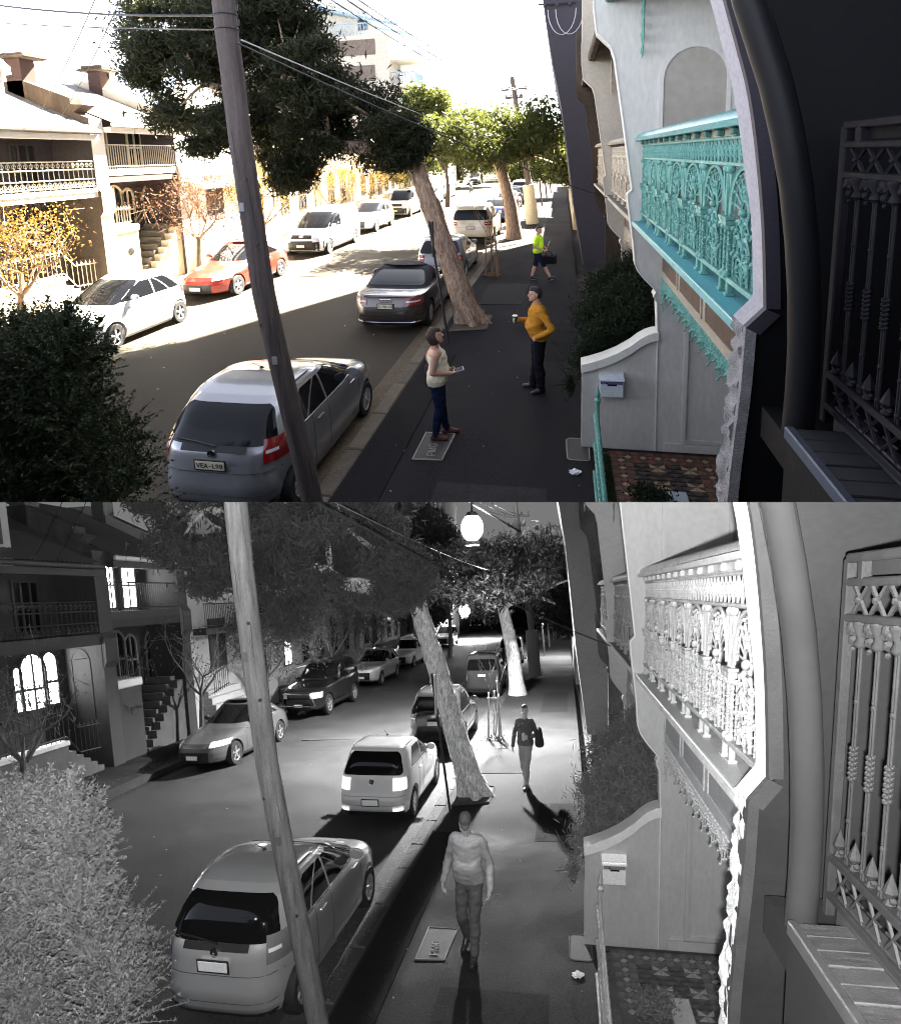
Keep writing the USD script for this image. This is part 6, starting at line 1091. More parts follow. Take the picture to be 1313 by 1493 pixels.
def poles_and_wires():
    t = Thing("utility_pole", DN("weathered leaning timber pole in front of the silver hatchback", "leaning timber pole in front of the silver hatchback at night"), "pole", (-2.8, 5.6, 0)); r = rng_of(61)
    px = [(322, -60), (325, -10), (331, 50), (338, 100), (350, 200), (367, 315), (385, 430), (402, 505), (420, 580), (438, 655), (455, 730), (474, 812)]; pts = np.array([gy(u, v, 5.6) for u, v in px]); n, k = 60, 28; tt = np.linspace(0, len(px) - 1, n); P = []
    an = np.arange(k + 1) * 2 * np.pi / k
    for i, q in enumerate(tt):
        c = np.array([np.interp(q, range(len(px)), pts[:, j]) for j in range(3)]); cr = .112 + .010 * q / len(px); lump = cr * (1 + .10 * (meshkit.fbm(np.stack([np.cos(an) * 3.5, np.sin(an) * 3.5, np.full(k + 1, i * .035)], -1), 4, 7) - .5)) - .006 * (meshkit.noise(np.stack([np.cos(an) * 9, np.sin(an) * 9, np.full(k + 1, i * .02)], -1), 3) > .74)
        P.append(c + lump[:, None] * np.stack([np.cos(an), np.sin(an), 0 * an], -1))
    g = G(); g.patch(P); t.part("post", g, "pole_wood", None, None, 45)
    for v, u in ((22, 328), (43, 330)):
        c = gy(u, v, 5.6); g = G(); a = np.linspace(0, 2 * np.pi, 17); g.tube(np.stack([c[0] + .121 * np.cos(a), c[1] + .121 * np.sin(a), np.full(17, c[2])], -1), .006, 4, False); g.tube([c + [.11, -.03, 0], c + [.17, -.05, .02], c + [.17, -.05, .08]], .007, 5); t.part("wire_band", g, "wire")
    for i, (v, sx) in enumerate(((260, .05), (300, -.03), (352, .07), (470, -.05), (520, .02), (610, .06))):
        q = np.interp(v, [p[1] for p in px], range(len(px))); c = np.array([np.interp(q, range(len(px)), pts[:, j]) for j in range(3)]); g = G()
        if i in (1, 4): g.bevel(c[0] + sx - .03, c[0] + sx + .03, c[1] - .126, c[1] - .112, c[2] - .045, c[2] + .045, .004); t.part("metal_tag", g, "iron_rim")
        else: g.lathe([(0, -.016), (.016, -.014), (.016, .01)], (c[0] + sx, c[1] - .115 + abs(sx) * .3, c[2]), 8, 1); t.part("bolt", g, "iron_lid")
    for i in range(9):
        v0 = 120 + i * 68; q0, q1 = (np.interp(v, [p[1] for p in px], range(len(px))) for v in (v0, v0 + 40 + 17 * (i % 4))); g = G(); a = -1.57 + ((i * 37) % 11 - 5) * .2; pp_ = []
        for q in np.linspace(q0, q1, 8): c = np.array([np.interp(q, range(len(px)), pts[:, j]) for j in range(3)]); pp_.append(c + [.1165 * math.cos(a), .1165 * math.sin(a), 0]); a += r.normal() * .025
        g.tube(pp_, [.001, .0035, .004, .0035, .004, .003, .0025, .001], 4, False); t.part("split", g, "tile_black")
    def wire(name, lab, a, b, sag, rad, m="wire"):
        s = np.linspace(0, 1, 24)[:, None]; p = np.asarray(a) * (1 - s) + np.asarray(b) * s; p[:, 2] -= (4 * s * (1 - s))[:, 0] * sag; w = Thing(name, lab, "cable", p[0]); g = G(); g.tube(p, rad, 5); w.part("strand", g, m)
    wl = lambda s: s + DN(" against the bright sky", " in the night scene")
    wire("cable", wl("thick upper black cable left of the pole"), gy(328, 22, 5.55), gy(-40, 2, 7), .06, .011); wire("cable", wl("thick lower black cable left of the pole"), gy(330, 43, 5.55), gy(-40, 30, 9), .03, .007)
    wire("cable", wl("thin left cable falling to the first terrace"), gx(48, 178, FX), gy(150, -30, 8), .15, .008); wire("cable", wl("thin right cable falling to the first terrace"), gx(76, 188, FX), gy(188, -30, 8), .15, .008)
    wire("cable", wl("black service cable from pole to the tan balcony"), gy(345, 62, 5.5), gy(897, 292, 12.3), .10, .010); wire("cable", wl("pale service cable just above the black one"), gy(352, 58, 5.5), gy(716, 198, 26), .12, .008, "wire_pale")
    for i, (u, uu, m) in enumerate(((438, 738, "wire"), (462, 752, "wire"), (480, 765, "wire_pale"))): wire("cable", wl(["left of three street wires running to the far pole", "middle of three street wires running to the far pole", "right of three street wires running to the far pole"][i]), gy(u, -30, 9), gy(uu, 131, 33.6), .35, .012, m)
    wire("cable", wl("slack wire from far pole to charcoal building"), gy(755, 150, 33.6), gy(812, 175, 29), .5, .012)
    # far pole with the cream base
    t = Thing("utility_pole", DN("far power pole with cream wrapped base beside the path", "far power pole with pale wrapped base under the lamp"), "pole", gz(775, 324)); Y = 33.8
    ax = [gy(u, v, Y) for u, v in ((776, 326), (770, 266), (760, 200), (752, 150), (746, 112))]; g = G(); g.tube(ax, [.2, .19, .17, .15, .13], 10); t.part("post", g, "pole_wood"); g = G(); g.tube([ax[0] + [0, 0, .02], ax[0] * .05 + ax[1] * .95], [.36, .34], 16); t.part("cream_wrap", g, "cream_wrap", None, None, 50)
    for v, w in ((130, 1.3), (142, .9)): c = gy(749, v, Y); g = G(); g.bevel(c[0] - w / 2 * 1.1, c[0] + w / 2 * 1.1, Y - .06, Y + .06, c[2] - .06, c[2] + .06, .01); [g.ball(c + [o, 0, .12], .06, 1) for o in (-w * .5, -w * .2, w * .2, w * .5)]; t.part("cross_arm", g, "pole_wood")
    # parking sign
    t = Thing("sign_post", DN("thin dark sign post beside the big paperbark", "thin dark sign post beside the white hatchback"), "sign", gz(654, 500)); b = gz(654, 500); q = gy(625, 322, b[1]); g = G(); g.tube([b - [0, 0, .05], q], .028, 8); t.part("post", g, "sign_metal"); s = gy(629, 322, b[1]); e = gy(631, 372, b[1])
    g = G(); g.hexa([s + [-.02, .0, 0], s + [.04, -.0, 0], s + [.06, -.25, 0], s + [.04, -.25, 0], e + [-.02, .0, 0], e + [.04, 0, 0], e + [.06, -.25, 0], e + [.04, -.25, 0]]); t.part("sign_plate", g, "sign_white" if NIGHT else "sign_metal")
    # sapling guards and sapling
    t = Thing("tree_guard", DN("timber stakes round a bare sapling by the kerb", "timber stakes round a bare sapling by the kerb at night"), "tree guard", gz(716, 405))
    for u, v, u2, v2 in ((708, 402, 708, 345), (724, 404, 722, 348), (716, 399, 716, 343), (727, 400, 720, 330)): b = gz(u, v); g = G(); g.tube([b - [0, 0, .05], gy(u2, v2, b[1])], .035, 6); t.part("stake", g, "stake")
    g = G(); g.box(gy(715, 352, 19.2), (.42, .03, .05)); t.part("tie", g, "stake"); g, tips = G(), []; b = gz(717, 402); limbs_from(g, b, np.array([0, 0, 1.0]), 1.1, .022, 3, rng_of(3), tips, 4, .35, .3); t.part("sapling", g, "twig"); g = G(); c = clump(rng_of(2), b + [0, 0, .05], .3, 300, (1, 1, .15), .1); leaves(g, c, .1, .03, rng_of(9)); t.part("ground_litter", g, "fallen_leaf")
    for u, v, u2, v2 in ((790, 300, 786, 262), (797, 290, 794, 258), (803, 281, 800, 255)):
        t = Thing("bollard_post", {790: "nearest", 797: "middle", 803: "farthest"}[u] + DN(" of three thin posts right of the cream pole", " of three thin posts right of the pale pole at night"), "post", gz(u, v)); b = gz(u, v); g = G(); g.tube([b - [0, 0, .05], gy(u2, v2, b[1])], .07, 6); g.ball(gy(u2, v2, b[1]), .09, 1); t.part("post", g, "stake")
    # earth square at the big tree
    t = Thing("tree_pit", DN("earth square at the foot of the big paperbark", "pale earth square at the foot of the big paperbark"), "tree pit", gz(690, 470, .01)); p = [gz(u, v, .01) for u, v in ((655, 483), (708, 480), (716, 461), (672, 458))]; g = G(); g.hexa([*(q - [0, 0, .1] for q in p), *(q + [0, 0, .012] for q in p)]); t.part("earth", g, "dirt")
    g = G(); lp = p + [p[0]]
    for a, b in zip(lp[:-1], lp[1:]): g.tube([a + [0, 0, .012], b + [0, 0, .012]], .03, 4)
    t.part("edging", g, "kerb_stone")
# ---------------------------------------------------------------- what moves: people and cars
def left_car(*a, y, kind, **k): return car(*a, kind=kind, pos=(lx(y) + 1.02, y, -.12), head=-1, **k)
def day_people():
    J = dict(hip=(0, 0, .90), chest=(0, -.01, 1.38), er=(.25, -.06, 1.12), wr=(.17, .21, 1.08), el=(-.25, -.02, 1.12), wl=(-.13, .20, 1.03), kr=(.10, .03, .50), ar=(.10, -.05, .085), kl=(-.09, .05, .5), al=(-.11, .12, .085), hr=(-.1, 1, .12), ur=(.4, .1, -.9), tr=-1, cr=.5, hl=(.2, 1, -.1), ul=(-1, 0, .3), fr=(.1, 1, 0), fl=(-.1, 1, 0), bulk=1.16, belly=.035, tilt=.30, hs=1.03, head=(0, .0, 1.60))
    p = gz(640, 638); th, put, q, L = person("woman in cream top and dark jeans holding a phone on the pavement", (p[0], p[1], .012), math.radians(-78), J, [("top", "vest", "cream_cloth", {}), ("jeans", "trousers", "navy_denim", {"cuff": .012}), ("hair", "hair", "hair_brown", {"bob": True}), ("shoes", "shoes", "shoe_brown", {})], None, .965)
    t = Thing("phone", "white smartphone in the woman's hand", "phone", put.world((.17, .30, 1.10))); m = trimesh.creation.box((.075, .15, .010)); m.apply_transform(trimesh.transformations.euler_matrix(.25, .35, .2)); w = np.array([put.world(v) for v in (m.vertices + [.15, .325, 1.125]) / 1]); g = G(); g.add(w, m.faces); a = t.part("case", g, "phone"); m = trimesh.creation.box((.066, .13, .012)); m.apply_transform(trimesh.transformations.euler_matrix(.25, .35, .2)); g = G(); g.add(np.array([put.world(v) for v in m.vertices + [.15, .325, 1.1255]]), m.faces); t.part("screen", g, "screen_black", None, a)
    t = Thing("handbag", "dark purple handbag behind the woman's back", "bag", put.world((-.28, -.12, 1.05))); v, f = blend([hull(((-.25, -.14, 1.04), .05), ((-.25, -.02, 1.04), .05), ((-.25, -.13, .93), .055), ((-.25, -.0, .93), .055))], .03, 3); t.part("bag_body", (np.array([put.world(q_ * [1, 1, 1]) for q_ in v]), f), "purple_cloth", None, None, True); g = G(); g.tube([put.world(q_) for q_ in ((-.26, -.12, 1.1), (-.22, -.10, 1.3), (-.15, -.05, 1.43), (-.2, .02, 1.25), (-.26, -.02, 1.1))], .012, 5); t.part("strap", g, "navy_cloth")
    J = dict(hip=(0, 0, .97), chest=(0, .0, 1.50), el=(-.36, -.16, 1.21), wl=(-.24, .07, 1.04), er=(.27, .06, 1.20), wr=(.17, .29, 1.25), kl=(-.11, .02, .52), al=(-.12, -.02, .085), kr=(.11, .03, .52), ar=(.13, .07, .085), hl=(.6, .6, -.5), ul=(-.7, .5, .3), tl=-1, cl=.5, hr=(-.3, .9, .1), ur=(.95, .2, 0), tr=1, cr=.95, fl=(-.35, 1, 0), fr=(.3, 1, 0), bulk=1.12, belly=.07, turn=.15, hs=1.04, head=(0, .06, 1.735))
    p = gz(785, 570); th, put, q, L = person("dark-haired man in mustard jumper holding a paper cup", (p[0], p[1], .012), math.radians(103), J, [("jumper", "top", "mustard", {}), ("trousers", "trousers", "black_cloth", {"cuff": .03}), ("hair", "hair", "hair_black", {}), ("shoes", "shoes", "shoe_black", {})], None, .995)
    g = G(); cw = put.world(J["wr"]); cpos = gy(757, 470, p[1] + .02); t = Thing("paper_cup", "dark green paper cup with white lid in the man's hand", "cup", cpos - [0, 0, .09]); c = put.world((.10, .385, 1.20)); g.lathe([(0, -.0), (.034, 0), (.046, .135), (0, .135)], c, 20); a = t.part("cup", g, "cup_green", None, None, 40); g = G(); g.lathe([(0, .135), (.049, .135), (.049, .146), (.042, .152), (0, .152)], c, 20); t.part("lid", g, "paper_white", None, a, 40)
    g = G(); n = 9; aa = np.linspace(math.radians(200), math.radians(290), n)
    for z0, z1, r0, m in ((.035, .105, .0405, 0),): P = np.array([[(c[0] + (.034 + .012 * z / .135 + .0012) * math.cos(a_), c[1] + (.034 + .012 * z / .135 + .0012) * math.sin(a_), c[2] + z) for a_ in aa[int(3.9 * abs(z - .07) / .035):][:5]] for z in np.linspace(z0, z1, 8)]); g.patch(P)
    t.part("printed_emblem", g, "gold", None, a)
    g = G(); v = [put.world(q_) for q_ in ((-.145, -.10, .93), (-.155, -.06, .93), (-.155, -.06, .98), (-.145, -.10, .98), (-.165, -.10, .93), (-.17, -.06, .93), (-.17, -.06, .98), (-.165, -.10, .98))]; g.hexa(v); th.part("belt_tag", g, "sole_white")
    J = dict(hip=(0, 0, .93), chest=(0, .02, 1.42), el=(-.27, -.06, 1.16), wl=(-.06, .24, 1.07), er=(.26, -.05, 1.15), wr=(.16, .24, 1.02), kl=(-.10, -.10, .50), al=(-.10, -.22, .10), kr=(.10, .24, .52), ar=(.10, .42, .14), hl=(.7, .7, 0), ul=(-.5, .5, .5), tl=-1, cl=.6, hr=(0, .8, -.4), ur=(1, 0, .2), tr=1, cr=.9, fl=(0, 1, -.05), fr=(0, 1, .45), bulk=1.05, belly=.03, turn=-.45, head=(0, .05, 1.655))
    p = gz(784, 409); th, put, q, L = person("worker in lime shirt and dark shorts striding across the pavement", (p[0], p[1], .012), math.radians(-100), J, [("shirt", "top", "hivis", {"sleeve": .75}), ("shorts", "trousers", "navy_cloth", {"stop": .45}), ("hair", "hair", "hair_black", {}), ("shoes", "shoes", "shoe_black", {"sole": "sole_white"})], None, 1.0)
    v, f = blend([hull(((.10, -.03, 1.02), .10), ((-.10, -.03, 1.02), .10), ((.10, .03, 1.1), .10), ((-.1, .03, 1.1), .10))], .03, 3); th.part("shirt_band", (np.array([put.world(a) for a in v]), f), "red_cloth", None, None, True)
    t = Thing("tool_bag", "black tool bag carried by the worker in lime", "bag", put.world((.2, .42, .75))); g = G(); pts = [(x, y, z) for z in (.62, .86) for x, y in ((.08, .22), (.36, .22), (.36, .62), (.08, .62))]; g.hexa([put.world(a) for a in pts]); t.part("bag_body", g, "black_cloth"); g = G(); g.tube([put.world(a) for a in ((.22, .3, .86), (.2, .32, 1.0), (.2, .45, 1.0), (.22, .52, .86))], .015, 5); t.part("handle", g, "black_cloth")
    t = Thing("metal_tool", "shiny metal tool in the worker's hand", "tool", put.world((.1, .35, 1.1))); g = G(); g.tube([put.world((.02, .32, 1.05)), put.world((.03, .44, 1.32))], .012, 5); g.tube([put.world((.02, .33, 1.05)), put.world((.02, .38, 1.30))], .010, 5); t.part("shaft", g, "chrome")

def day_cars():
    far_g = "cars parked along the far kerb"
    left_car("parked_car", "small white hatchback in the sun nearest on the left kerb", None, y=12.5, kind="hatch", paint="white_car", sl=.88, detail=1, plate="", yaw=-.05)
    left_car("parked_car", "bright red hatchback partly behind the timber pole", None, y=18.3, kind="mazda", paint="red", sl=1.12, detail=1, plate="BG-54-JP", plate_m="plate_cream")
    left_car("parked_van", "white van with black front bumper beyond the red car", None, y=26.4, kind="van", paint="white_car", sl=1.12, detail=1, plate="", bumper="black_trim", cat="van", extra=[("front_badge", "chrome", lambda g, end, side, S: g.lathe([(.01, -.01), (.09, -.01), (.09, .015), (.01, .02)], (0, float(end(np.array(0.), np.array(.9), True)[1]) + .02, .9), 16, 1))])
    left_car("parked_car", "white wagon directly behind the white van", None, y=33.8, kind="smallsuv", paint="white_car", sl=1.15, detail=1, plate="")
    left_car("parked_van", "cream van with dark grille and yellow plate", None, y=42.2, kind="van", paint="cream_car", sl=1.0, detail=1, plate="", plate_m="plate_yellow", bumper="black_trim", cat="van")
    left_car("parked_car", "white sedan glimpsed between the paperbark trunk and motorbike", None, y=52.5, kind="mazda", paint="white_car", detail=0, cat="car"); left_car("parked_car", "farthest white car on the left kerb", None, y=59.5, kind="mazda", paint="white_car", detail=0)
    left_car("parked_car", "dark green car at the far bend of the street", None, y=86, kind="smallsuv", paint="charcoal_car", detail=0, wide=1.1)
    y = 67.0; t = Thing("motorbike", "motorbike parked past the white sedans", "motorbike", (-10.5, y, 0)); g = G()
    for o in (-.65, .65): a = np.linspace(0, 2 * np.pi, 17); g = G(); g.tube(np.stack([np.full(17, -10.4), y + o + .30 * np.cos(a), .2 + .30 * np.sin(a)], -1), .06, 6, False); t.part("wheel", g, "tyre")
    v, f = blend([hull(((-10.4, y - .5, .75), .12), ((-10.4, y + .1, .85), .16), ((-10.4, y, .35), .14)), hull(((-10.4, y + .1, .85), .12), ((-10.4, y + .62, .3), .05)), hull(((-10.4, y - .75, .85), .07), ((-10.4, y - .3, .75), .1))], .05, 3); t.part("frame", (v, f), "black_car", None, None, True); g = G(); g.tube([(-10.75, y - .55, 1.15), (-10.4, y - .6, 1.05), (-10.05, y - .55, 1.15)], .03, 5); t.part("handlebar", g, "chrome")
    x = -4.08
    car("parked_car", "silver hatchback nearest the camera behind the leaning pole", None, "hatch", "silver", (-4.02, 7.55, -.12), 1, 0, plate="VEA-L98", antenna=1.35, hs=.95)
    car("parked_car", "dark grey cabriolet with black soft top", None, "cabrio", "charcoal_car", (x - .10, 15.3, -.12), 1, 0, plate="DL-58-CR", cat="car")
    car("parked_car", "silver hatchback ahead of the cabriolet behind the paperbark trunk", None, "polo", "silver", (x - .05, 21.0, -.12), 1, 0, plate="CB-58-BN", sl=1.05)
    car("parked_car", "beige four-wheel drive wagon with red tail lamps", None, "suv", "beige_car", (x - .18, 29.4, -.12), 1, 0, plate="RF-HSEM", wide=1.06)
    car("parked_car", "blue car just beyond the beige wagon", None, "mazda", "blue_car", (x - .1, 38.5, -.12), 1, 0, detail=0)
    car("parked_car", "dark sedan seen past the second paperbark trunk", None, "mazda", "black_car", (x, 45.5, -.12), 1, 0, detail=0); car("parked_car", "pale blue-grey car farther along the right kerb", None, "mazda", "silver", (x, 52.0, -.12), 1, 0, detail=0); car("parked_car", "grey wagon far along the right kerb", None, "smallsuv", "grey_car", (x, 59.0, -.12), 1, 0, detail=0); car("parked_car", "farthest dark car on the right kerb", None, "mazda", "black_car", (x, 66.5, -.12), 1, 0, detail=0)

def night_people():
    J = dict(hip=(0, 0, .93), chest=(0, .03, 1.43), el=(-.30, -.02, 1.14), wl=(-.34, .12, .90), er=(.31, -.03, 1.15), wr=(.36, .06, .90), kl=(-.10, .10, .50), al=(-.11, .18, .085), kr=(.10, .06, .48), ar=(.10, -.16, .13), hl=(-.05, .35, -1), ul=(-1, 0, 0), tl=-1, cl=.5, hr=(.05, .25, -1), ur=(1, 0, 0), tr=1, cr=.45, fl=(-.1, 1, 0), fr=(.1, 1, -.35), bulk=1.08, belly=.05, tilt=-.45, turn=.25, head=(0, .10, 1.635))
    p = gz(*N(686, 1392)); th, put, q, L = person("man in grey jumper and cap walking with a folder at night", (p[0], p[1], .012), math.radians(172), J, [("jumper", "top", "grey_jumper", {}), ("trousers", "trousers", "dark_jacket", {"cuff": .02}), ("hair", "hair", "hair_black", {}), ("shoes", "shoes", "shoe_black", {})], None, .97)
    v, f = blend([hull((q(0, -.02, .075), .088), (q(0, .03, .075), .08), (q(0, .0, .105), .06)), hull((q(.05, .10, .065), .014), (q(-.05, .10, .065), .014), (q(0, .155, .06), .014))], .02, 3); th.part("cap", (np.array([put.world(a) for a in v]), f), "dark_jacket", None, None, True)
    t = Thing("folder", "pale folder held in the walking man's hand", "folder", put.world((-.36, .2, .78))); g = G(); g.hexa([put.world(a) for a in ((-.31, .12, .70), (-.47, .12, .84), (-.46, .14, .85), (-.30, .14, .71), (-.29, .30, .78), (-.45, .30, .92), (-.44, .32, .93), (-.28, .32, .79))]); t.part("cover", g, "paper_white")
    J = dict(hip=(0, 0, .95), chest=(0, .0, 1.45), el=(-.30, -.04, 1.18), wl=(-.16, .22, 1.14), er=(.30, -.02, 1.17), wr=(.30, .10, .92), kl=(-.07, .10, .50), al=(-.06, .12, .085), kr=(.07, -.02, .50), ar=(.06, -.22, .12), hl=(.6, .7, .2), ul=(-.6, .6, .3), tl=-1, cl=.6, hr=(0, .3, -1), ur=(1, 0, 0), tr=1, cr=.5, fl=(0, 1, 0), fr=(0, 1, -.3), turn=.3, head=(0, .04, 1.685))
    p = gz(*N(766, 1150)); th, put, q, L = person("man in open dark jacket and light trousers beside the tree at night", (p[0], p[1], .012), math.radians(165), J, [("jacket", "top", "dark_jacket", {}), ("trousers", "trousers", "light_trousers", {"cuff": .015}), ("hair", "hair", "hair_black", {"bob": False}), ("shoes", "shoes", "shoe_black", {"sole": "sole_white"})], None, .99)
    v, f = blend([hull(((-.03, .085, 1.40), .05), ((.03, .085, 1.40), .05), ((0, .09, 1.10), .065))], .02, 3); th.part("shirt", (np.array([put.world(a) for a in v]), f), "cream_cloth", None, None, True)
    t = Thing("shoulder_bag", "dark bag hanging at the jacketed man's side at night", "bag", put.world((-.3, -.1, 1.0))); v, f = blend([hull(((-.32, -.12, 1.25), .08), ((-.34, .02, 1.2), .08), ((-.38, -.1, .98), .09), ((-.36, .06, 1.0), .08))], .03, 3); t.part("bag_body", (np.array([put.world(a) for a in v]), f), "black_cloth", None, None, True)

def night_cars():
    x = -4.08
    car("parked_car", "silver hatchback nearest the camera at night with white plate", None, "hatch", "silver", (-4.02, 7.55, -.12), 1, 0, plate="", plate_m="reflector", antenna=1.35, hs=.95)
    car("parked_car", "white hatchback with tail lamps and reflectors made to glow at night", None, "polo", "white_car", (-4.27, 13.95, -.12), 1, 0, plate="", plate_m="reflector", antenna=1.45, tail_bright="tail_glow")
    car("parked_car", "black car with small bright reflectors ahead of the white hatchback", None, "smallsuv", "black_car", (x - .1, 20.2, -.12), 1, 0, plate="", plate_m="plate_black", extra=[("rear_reflector", "reflector", lambda g, end, side, S: [g.bevel(s * .72 - .07, s * .72 + .07, float(end(np.array(.72), np.array(.5), False)[1]) - .03, float(end(np.array(.72), np.array(.5), False)[1]), .5, .56, .005) for s in (-1, 1)])])
    car("parked_van", "small grey van with large rear window behind the sapling", None, "kangoo", "grey_car", (x + .05, 30.2, -.12), 1, 0, plate="", plate_m="reflector", cat="van")
    car("parked_car", "dark car with bright tail lamps past the second trunk at night", None, "smallsuv", "grey_car", (x + .3, 43, -.12), 1, 0, plate="", plate_m="reflector", detail=0, tail_bright="reflector"); car("parked_car", "farthest dark car on the right kerb at night", None, "mazda", "black_car", (x, 58, -.12), 1, 0, detail=0)
    left_car("parked_car", "grey hatchback partly behind the timber pole at night", None, y=18.0, kind="mazda", paint="red", sl=1.12, detail=1, plate="", plate_m="reflector")
    left_car("parked_car", "dark four-wheel drive with shiny bull bar at night", None, y=25.9, kind="suv", paint="black_car", sl=1.12, detail=1, plate="", plate_m="reflector", extra=[("bull_bar", "chrome", lambda g, end, side, S: [g.tube([(-.75, 4.9, .5), (-.6, 5.08, .95), (.6, 5.08, .95), (.75, 4.9, .5)], .035, 6), g.tube([(-.8, 5.0, .5), (.8, 5.0, .5)], .03, 6)]), ("side_step", "chrome", lambda g, end, side, S: [g.bevel(s * .93 - .08, s * .93 + .08, 1.6, 3.4, .42, .48, .01) for s in (-1, 1)])])
    left_car("parked_car", "pale wagon lit white on its side at night", None, y=34.4, kind="smallsuv", paint="white_car", sl=1.2, detail=1, plate=""); left_car("parked_car", "second pale wagon farther along at night", None, y=42.5, kind="smallsuv", paint="white_car", sl=1.1, detail=1, plate="")
    left_car("parked_car", "dark car behind the second pale wagon at night", None, y=49.0, kind="mazda", paint="grey_car", detail=0); left_car("parked_car", "far pale wagon right of the leaning trunk at night", None, y=59.0, kind="smallsuv", paint="white_car", detail=0, wide=1.05); left_car("parked_car", "farthest dark car at the end of the night street", None, y=84.0, kind="mazda", paint="black_car", detail=0)

NG = 2.0 ** (4.0 - EXPOSURE); LEFT = 20.0 * NG
LAMP, IR, SKYG, GLOW, PANE = 14.0 * NG, 84.0 * NG, .0150 * NG, .6 * NG, .22 * NG; MATS["tail_glow"]["e"] = .10 * NG
def night_only():
    MATS["lamp_beam"]["e"] = 1500.0 * NG; MATS["left_globe"] = dict(MATS["lamp_globe"], e=LEFT); MATS["lamp_globe"]["e"], MATS["night_sky"]["e"], MATS["shop_glow"]["e"], MATS["lit_pane"]["e"] = LAMP, SKYG, GLOW, PANE
    for (u, v, Y, r, lab) in ((684, 145, 22.6, .42, "glowing street lamp above the second paperbark"), (N(677, 890)[0], N(677, 890)[1], 66.0, .6, "small lit sign at the far end of the street built as an added lamp"), (N(806, 862)[0], N(806, 862)[1], 47.0, .22, "added lamp just past the grey building end wall"), (-5650, -4700, 3.2, .22, "street lamp over the near left kerb")):  # far lit sign stands as a lamp; the one past the building is added
        c = gy(u, v, Y) if u > 0 else np.array([-5.5, 2.5, 4.3]); t = Thing("night_lamp", lab, "lamp", c); g = G(); g.ball(c, r, 3); t.part("glowing_globe", g, "lamp_globe" if u > 0 else "left_globe", None, None, True); g = G(); g.lathe([(0, r * 1.25), (r * .45, r * 1.15), (r * .62, r * .85), (r * .55, r * .83), (0, r * .95)], c, 16); t.part("hood", g, "sign_metal"); e = gy(755, 150, 33.7) if u > 0 and Y < 30 else c + [-2.5, .3, .3]
        if u > 0: g = G(); rb = r * .62; g.lathe([(0, 0), (rb * .96, 0)], c - [0, 0, r * 1.02], 20); t.part("added_beam_disc", g, "lamp_beam"); g = G(); g.lathe([(rb, 0), (rb * 1.06, .0), (rb * 1.1, -rb * .5), (rb * 1.04, -rb * .5), (rb, 0)], c - [0, 0, r * .98], 20); t.part("added_cutoff_ring", g, "sign_metal")  # disc and ring added to send the light down and cut it sideways
        g = G(); g.tube([c + [0, 0, r * 1.2], c + [0, 0, r * 1.2 + .25], e], .045, 6); t.part("bracket_arm", g, "iron_rim")
    for i, (a, b, Y) in enumerate(((N(738, 940), N(770, 960), 70), (N(795, 845), N(812, 872), 62))):
        p, q = gy(*a, Y), gy(*b, Y); t = Thing("lit_window", ["lit shop window at the far end of the street", "lit upper window beside the far trees"][i], "window", (p[0], Y, q[2])); g = G(); g.bx(p[0], q[0], Y, Y + .1, q[2], p[2]); t.part("pane", g, "shop_glow"); g = G()
        for xx in (p[0], (p[0] + q[0]) / 2, q[0]): g.bx(xx - .06, xx + .06, Y - .06, Y - .002, q[2] - .1, p[2] + .1)
        t.part("frame", g, "dark_wood")
    p, q = gy(*N(876, 853), 13), gy(*N(892, 880), 13)
    # infra-red lamp of the camera itself
    l = UsdLux.SphereLight.Define(stage, "/World/infrared_lamp"); l.CreateRadiusAttr(.025); l.CreateNormalizeAttr(True); l.CreateIntensityAttr(IR); c = EYE + W.T @ np.array([0.03, .09, -.02]); l.AddTranslateOp().Set(Gf.Vec3d(*map(float, c)))
    l.GetPrim().SetCustomDataByKey("label", "small lamp of the watching camera itself"); l.GetPrim().SetCustomDataByKey("category", "lamp")
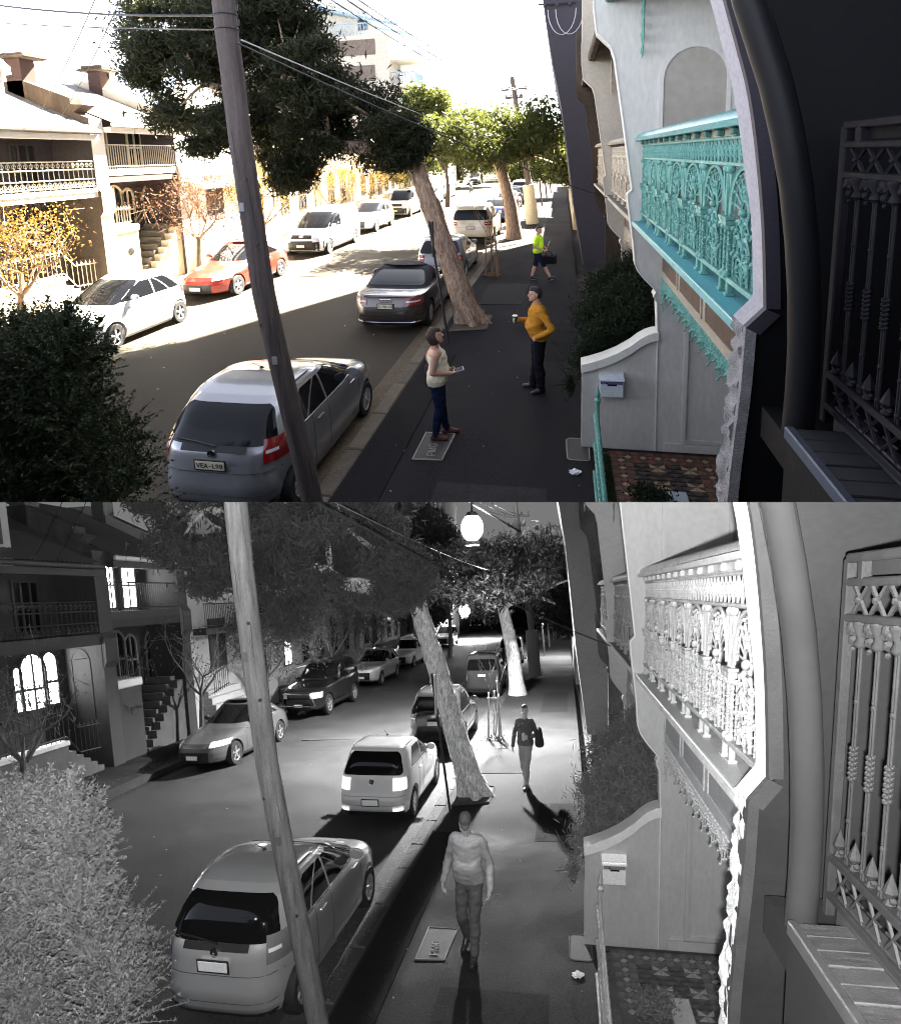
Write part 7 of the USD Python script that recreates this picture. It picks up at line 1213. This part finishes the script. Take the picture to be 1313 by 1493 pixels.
def added_hall():
    """An added sheet that keeps daylight off, and the unseen dark hall below it in which the night street lies."""
    cw = lambda p: EYE + W.T @ np.asarray(p, float)
    e, z0, z1 = .00018, .02, 900.0; X0, X1 = .9, 900.0
    pts = [(-X0, (SPLIT - e) * z0, z0), (X0, (SPLIT - e) * z0, z0), (X1, (SPLIT - e) * z1, z1), (-X1, (SPLIT - e) * z1, z1), (-X0, (SPLIT + e) * z0, z0), (X0, (SPLIT + e) * z0, z0), (X1, (SPLIT + e) * z1, z1), (-X1, (SPLIT + e) * z1, z1)]
    def raw(name, label, cat, v, f, m):
        t = Thing(name, label, cat, (0, 0, 0), None, "structure"); t.define(); base = T((0, 0, 0)); p = usdkit.mesh(stage, unique(t.path, name + "_body"), (np.array([cw(q) for q in v]) - base, np.array(f)), mat(m))
    H6 = [[0, 3, 2, 1], [4, 5, 6, 7], [0, 1, 5, 4], [1, 2, 6, 5], [2, 3, 7, 6], [3, 0, 4, 7]]
    raw("deck", "thin dark sheet added between day street and night street to block daylight", "deck", pts, H6, "light_block_dark")  # sheet added to shut sun and sky out of the night street
    # hall: back wall under the lens, roof strip behind it, sides and floor that glow for fill, and the night sky at the end
    y1, zf = 900.0, 330.0; xs = 260.0; zb = -.5
    raw("light_block_roof", "dark roof strip added behind the lens to block daylight", "roof", [(-xs, -.004, zb), (xs, -.004, zb), (xs, -.004, -.005), (-xs, -.004, -.005), (-xs, .004, zb), (xs, .004, zb), (xs, .004, -.005), (-xs, .004, -.005)], H6, "light_block_dark")
    for sg in (-1, 1): raw("light_block_roof", ["left dark roof added beside the lens to block daylight", "right dark roof added beside the lens to block daylight"][sg > 0], "roof", [(sg * .88, -.004, -.006), (sg * xs, -.004, -.006), (sg * xs, SPLIT * 60, 60), (sg * .88, SPLIT * .03 - .001, .03), (sg * .88, .004, -.006), (sg * xs, .004, -.006), (sg * xs, SPLIT * 60 + .02, 60), (sg * .88, SPLIT * .03 + .001, .03)], H6, "light_block_dark")
    raw("light_block_wall", "dark wall added below the lens to block daylight", "wall", [(-xs, 0, zb - .1), (xs, 0, zb - .1), (xs, y1, zb - .1), (-xs, y1, zb - .1), (-xs, 0, zb), (xs, 0, zb), (xs, y1, zb), (-xs, y1, zb)], H6, "light_block_dark")
    raw("sky", "dull night sky beyond the lamp-lit trees", "sky", [(-xs, 0, zf), (xs, 0, zf), (xs, y1, zf), (-xs, y1, zf), (-xs, 0, zb), (xs, 0, zb), (xs, y1, zb), (-xs, y1, zb)], [[0, 1, 2, 3], [0, 3, 7, 4], [1, 5, 6, 2], [3, 2, 6, 7]], "night_sky")

for NIGHT in (False, True):
    names_before = dict(names)
    ground(); [right_terrace(k) for k in range(3)]; front_garden(); near_house(); dark_building(); left_terraces()
    big_tree(); mid_tree(); street_trees(); shrub(); poles_and_wires()
    if NIGHT: night_people(); night_cars(); night_only(); added_hall()
    else: day_people(); day_cars()
